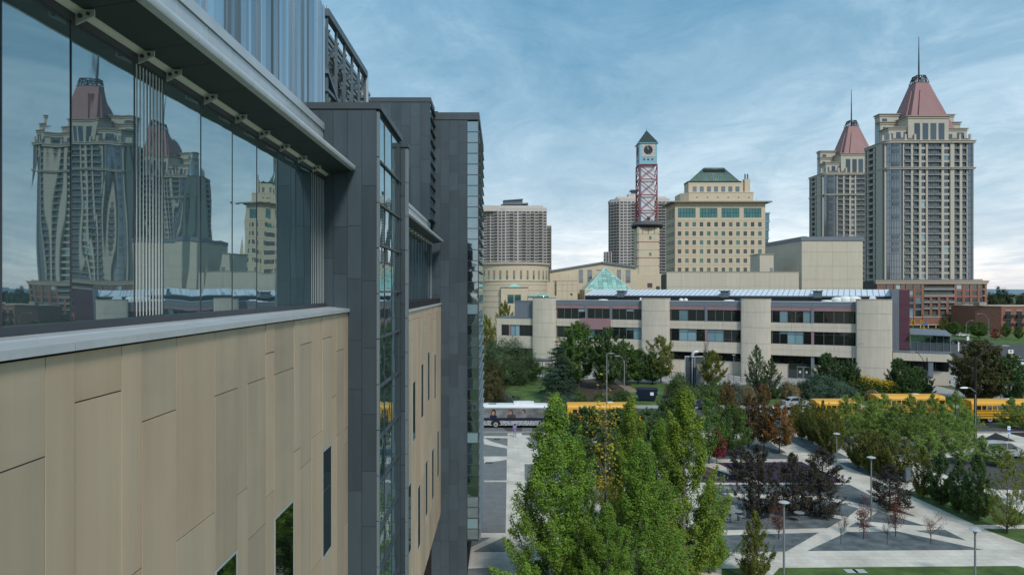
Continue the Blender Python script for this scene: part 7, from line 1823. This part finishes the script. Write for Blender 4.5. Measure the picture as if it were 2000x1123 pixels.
T('yew', 1755, 766, 700, 56, 'dark yew right of the yellow flowers'); T('yew', 1792, 772, 716, 60, 'dark yew at the end of the terrace wing'); T('yew', 1775, 776, 722, 50, 'dark yew between the two on the terrace side')
T('shrub', 1325, 780, 728, 48, 'green rounded shrub right of the dumpster'); T('shrub', 1362, 790, 750, 66, 'low bright shrub under the silver duct'); T('shrub', 1400, 786, 744, 60, 'bright green shrub right of the low one'); T('sageshrub', 1445, 786, 748, 70, 'grey green shrub left of the cedars')
T('sageshrub', 990, 792, 768, 60, 'grey green ground shrub on the lawn near the city bus'); T('sageshrub', 1075, 795, 772, 50, 'grey green ground shrub under the spruce'); T('juniper', 1112, 796, 770, 52, 'dark ground juniper right of the spruce foot')
T('shrub', 1132, 796, 764, 40, 'small round shrub right of the spruce'); T('shrub', 1215, 792, 760, 44, 'green shrub at the foot of the short lamp'); T('shrub', 1176, 796, 768, 46, 'green shrub at the foot of the concrete pole')
T('reed', 1540, 778, 744, 34, 'tan ornamental grass right of the cedars, taller clump'); T('reed', 1552, 780, 754, 26, 'tan ornamental grass, lower right clump'); T('reed', 1462, 790, 752, 34, 'tan ornamental grass behind the maple tops')
T('reed', 1705, 782, 762, 34, 'tan ornamental grass below the yellow flowers')
T('bigbrown', 1914, 786, 664, 106, 'large browning broad tree right of the walkway'); T('mapledark', 1972, 790, 692, 80, 'dark green tree right of the large browning tree'); T('lime', 2000, 790, 735, 34, 'yellowish tree cut by the right edge behind the last bus')
# yellow daisies
g = np.random.default_rng(77); n = 2600
cx, cy = G(1716, 775); hx = (G(1770, 775)[0]-G(1672, 775)[0])/2
C = np.stack([cx+g.uniform(-hx, hx, n), cy+2.5+g.normal(0, 1.3, n), np.zeros(n)], axis=1)
C[:, 2] = np.clip(2.6-.22*(C[:, 0]-cx)-(C[:, 1]-cy-2.5)**2*.1+g.normal(0, .28, n), .5, 4)
fm = quads_mesh('yellow flowers', leaf_quads(g, C, np.zeros_like(C)+1e-3, .24, aspect=.9, upbias=.9), leafmat('yellow petal', (.42, .28, .01), (.62, .44, .015), .2))
fo = bpy.data.objects.new('yellow_flowers', fm); col.objects.link(fo); tag(fo, kind='stuff')
n = 9000; C = np.stack([cx+g.uniform(-hx-.3, hx+.3, n), cy+2.5+g.normal(0, 1.5, n), g.uniform(0, 1, n)], axis=1); C[:, 2] *= np.clip(2.4-.22*(C[:, 0]-cx), .6, 3.6)
fm = quads_mesh('flower leaves', leaf_quads(g, C, np.zeros_like(C)+1e-3, .26), LF['shrub']); fo = bpy.data.objects.new('flower_foliage', fm); col.objects.link(fo); tag(fo, kind='stuff')
# --- far right verge trees and shrubs
T('lime', 1846, 655, 622, 22, 'small autumn tree in front of the brick shops, left one'); T('maple', 1865, 656, 628, 28, 'small green tree in front of the brick shops'); T('maple', 1912, 660, 628, 40, 'green tree in front of the brick carriage arch'); T('maple', 1886, 655, 634, 22, 'slender green tree between the far lamp poles')
T('crimson', 1944, 664, 642, 24, 'small crimson tree on the far grass slope'); T('maple', 1964, 660, 632, 20, 'young green tree on the far slope left'); T('maple', 1990, 664, 636, 20, 'young green tree on the far slope right')
T('lime', 1775, 650, 634, 26, 'leafy planter tree behind the terrace roof')
T('farpoint', 1932, 0, 571, 14, 'dark narrow conifer beside the brick block corner', Y=420); T('farpoint', 1949, 0, 560, 22, 'tall pointed conifer behind the brick houses', Y=440)
T('far', 1958, 0, 566, 34, 'big dark tree behind the brick houses', Y=450); T('far', 1942, 0, 574, 26, 'round dark tree at the foot of the pointed conifer', Y=430); T('far', 1995, 0, 577, 22, 'dark tree far behind at the right edge', Y=520)
# small purple planting as a low leafy mat
g = np.random.default_rng(5)
# far wooded horizon and hills
n = 16000; ang = g.uniform(R(-75), R(75), n); dist = g.uniform(700, 2600, n)
C = np.stack([np.sin(ang)*dist, np.cos(ang)*dist, g.uniform(0, 1, n)**1.5*(7+4*np.sin(ang*40)+g.uniform(0, 4, n))], axis=1)
V = leaf_quads(g, C, np.zeros_like(C)+1e-3, 1, aspect=.8); s = (dist/260)[:, None, None]; V = C[:, None, :]+(V-C[:, None, :])*s; V[:, :, 2] = np.maximum(V[:, :, 2], 0)
wm = quads_mesh('far wood', V, LF['far']); wo = bpy.data.objects.new('far_wood', wm); col.objects.link(wo); tag(wo, kind='stuff')
M['hill'] = mat('hazy blue hills', (.16, .24, .29), .95, .12, .002, world=True)  # distance haze is put into the hills' blue base colour
b = MB(); 
prev = None
for k in range(-40, 41):
    a_ = k*R(2.0); d_ = 4200; h_ = 26+10*math.sin(k*.7)+6*math.sin(k*1.9+1)
    p = (math.sin(a_)*d_, math.cos(a_)*d_)
    q_ = (math.sin(a_)*(d_+900), math.cos(a_)*(d_+900))
    if prev: b.quad((*prev[0], -1), (*p, -1), (*q_, h_), (*prev[1], prev[2])); 
    prev = (p, q_, h_)
ho = b.build('hills', M['hill']); ho['kind'] = 'structure'
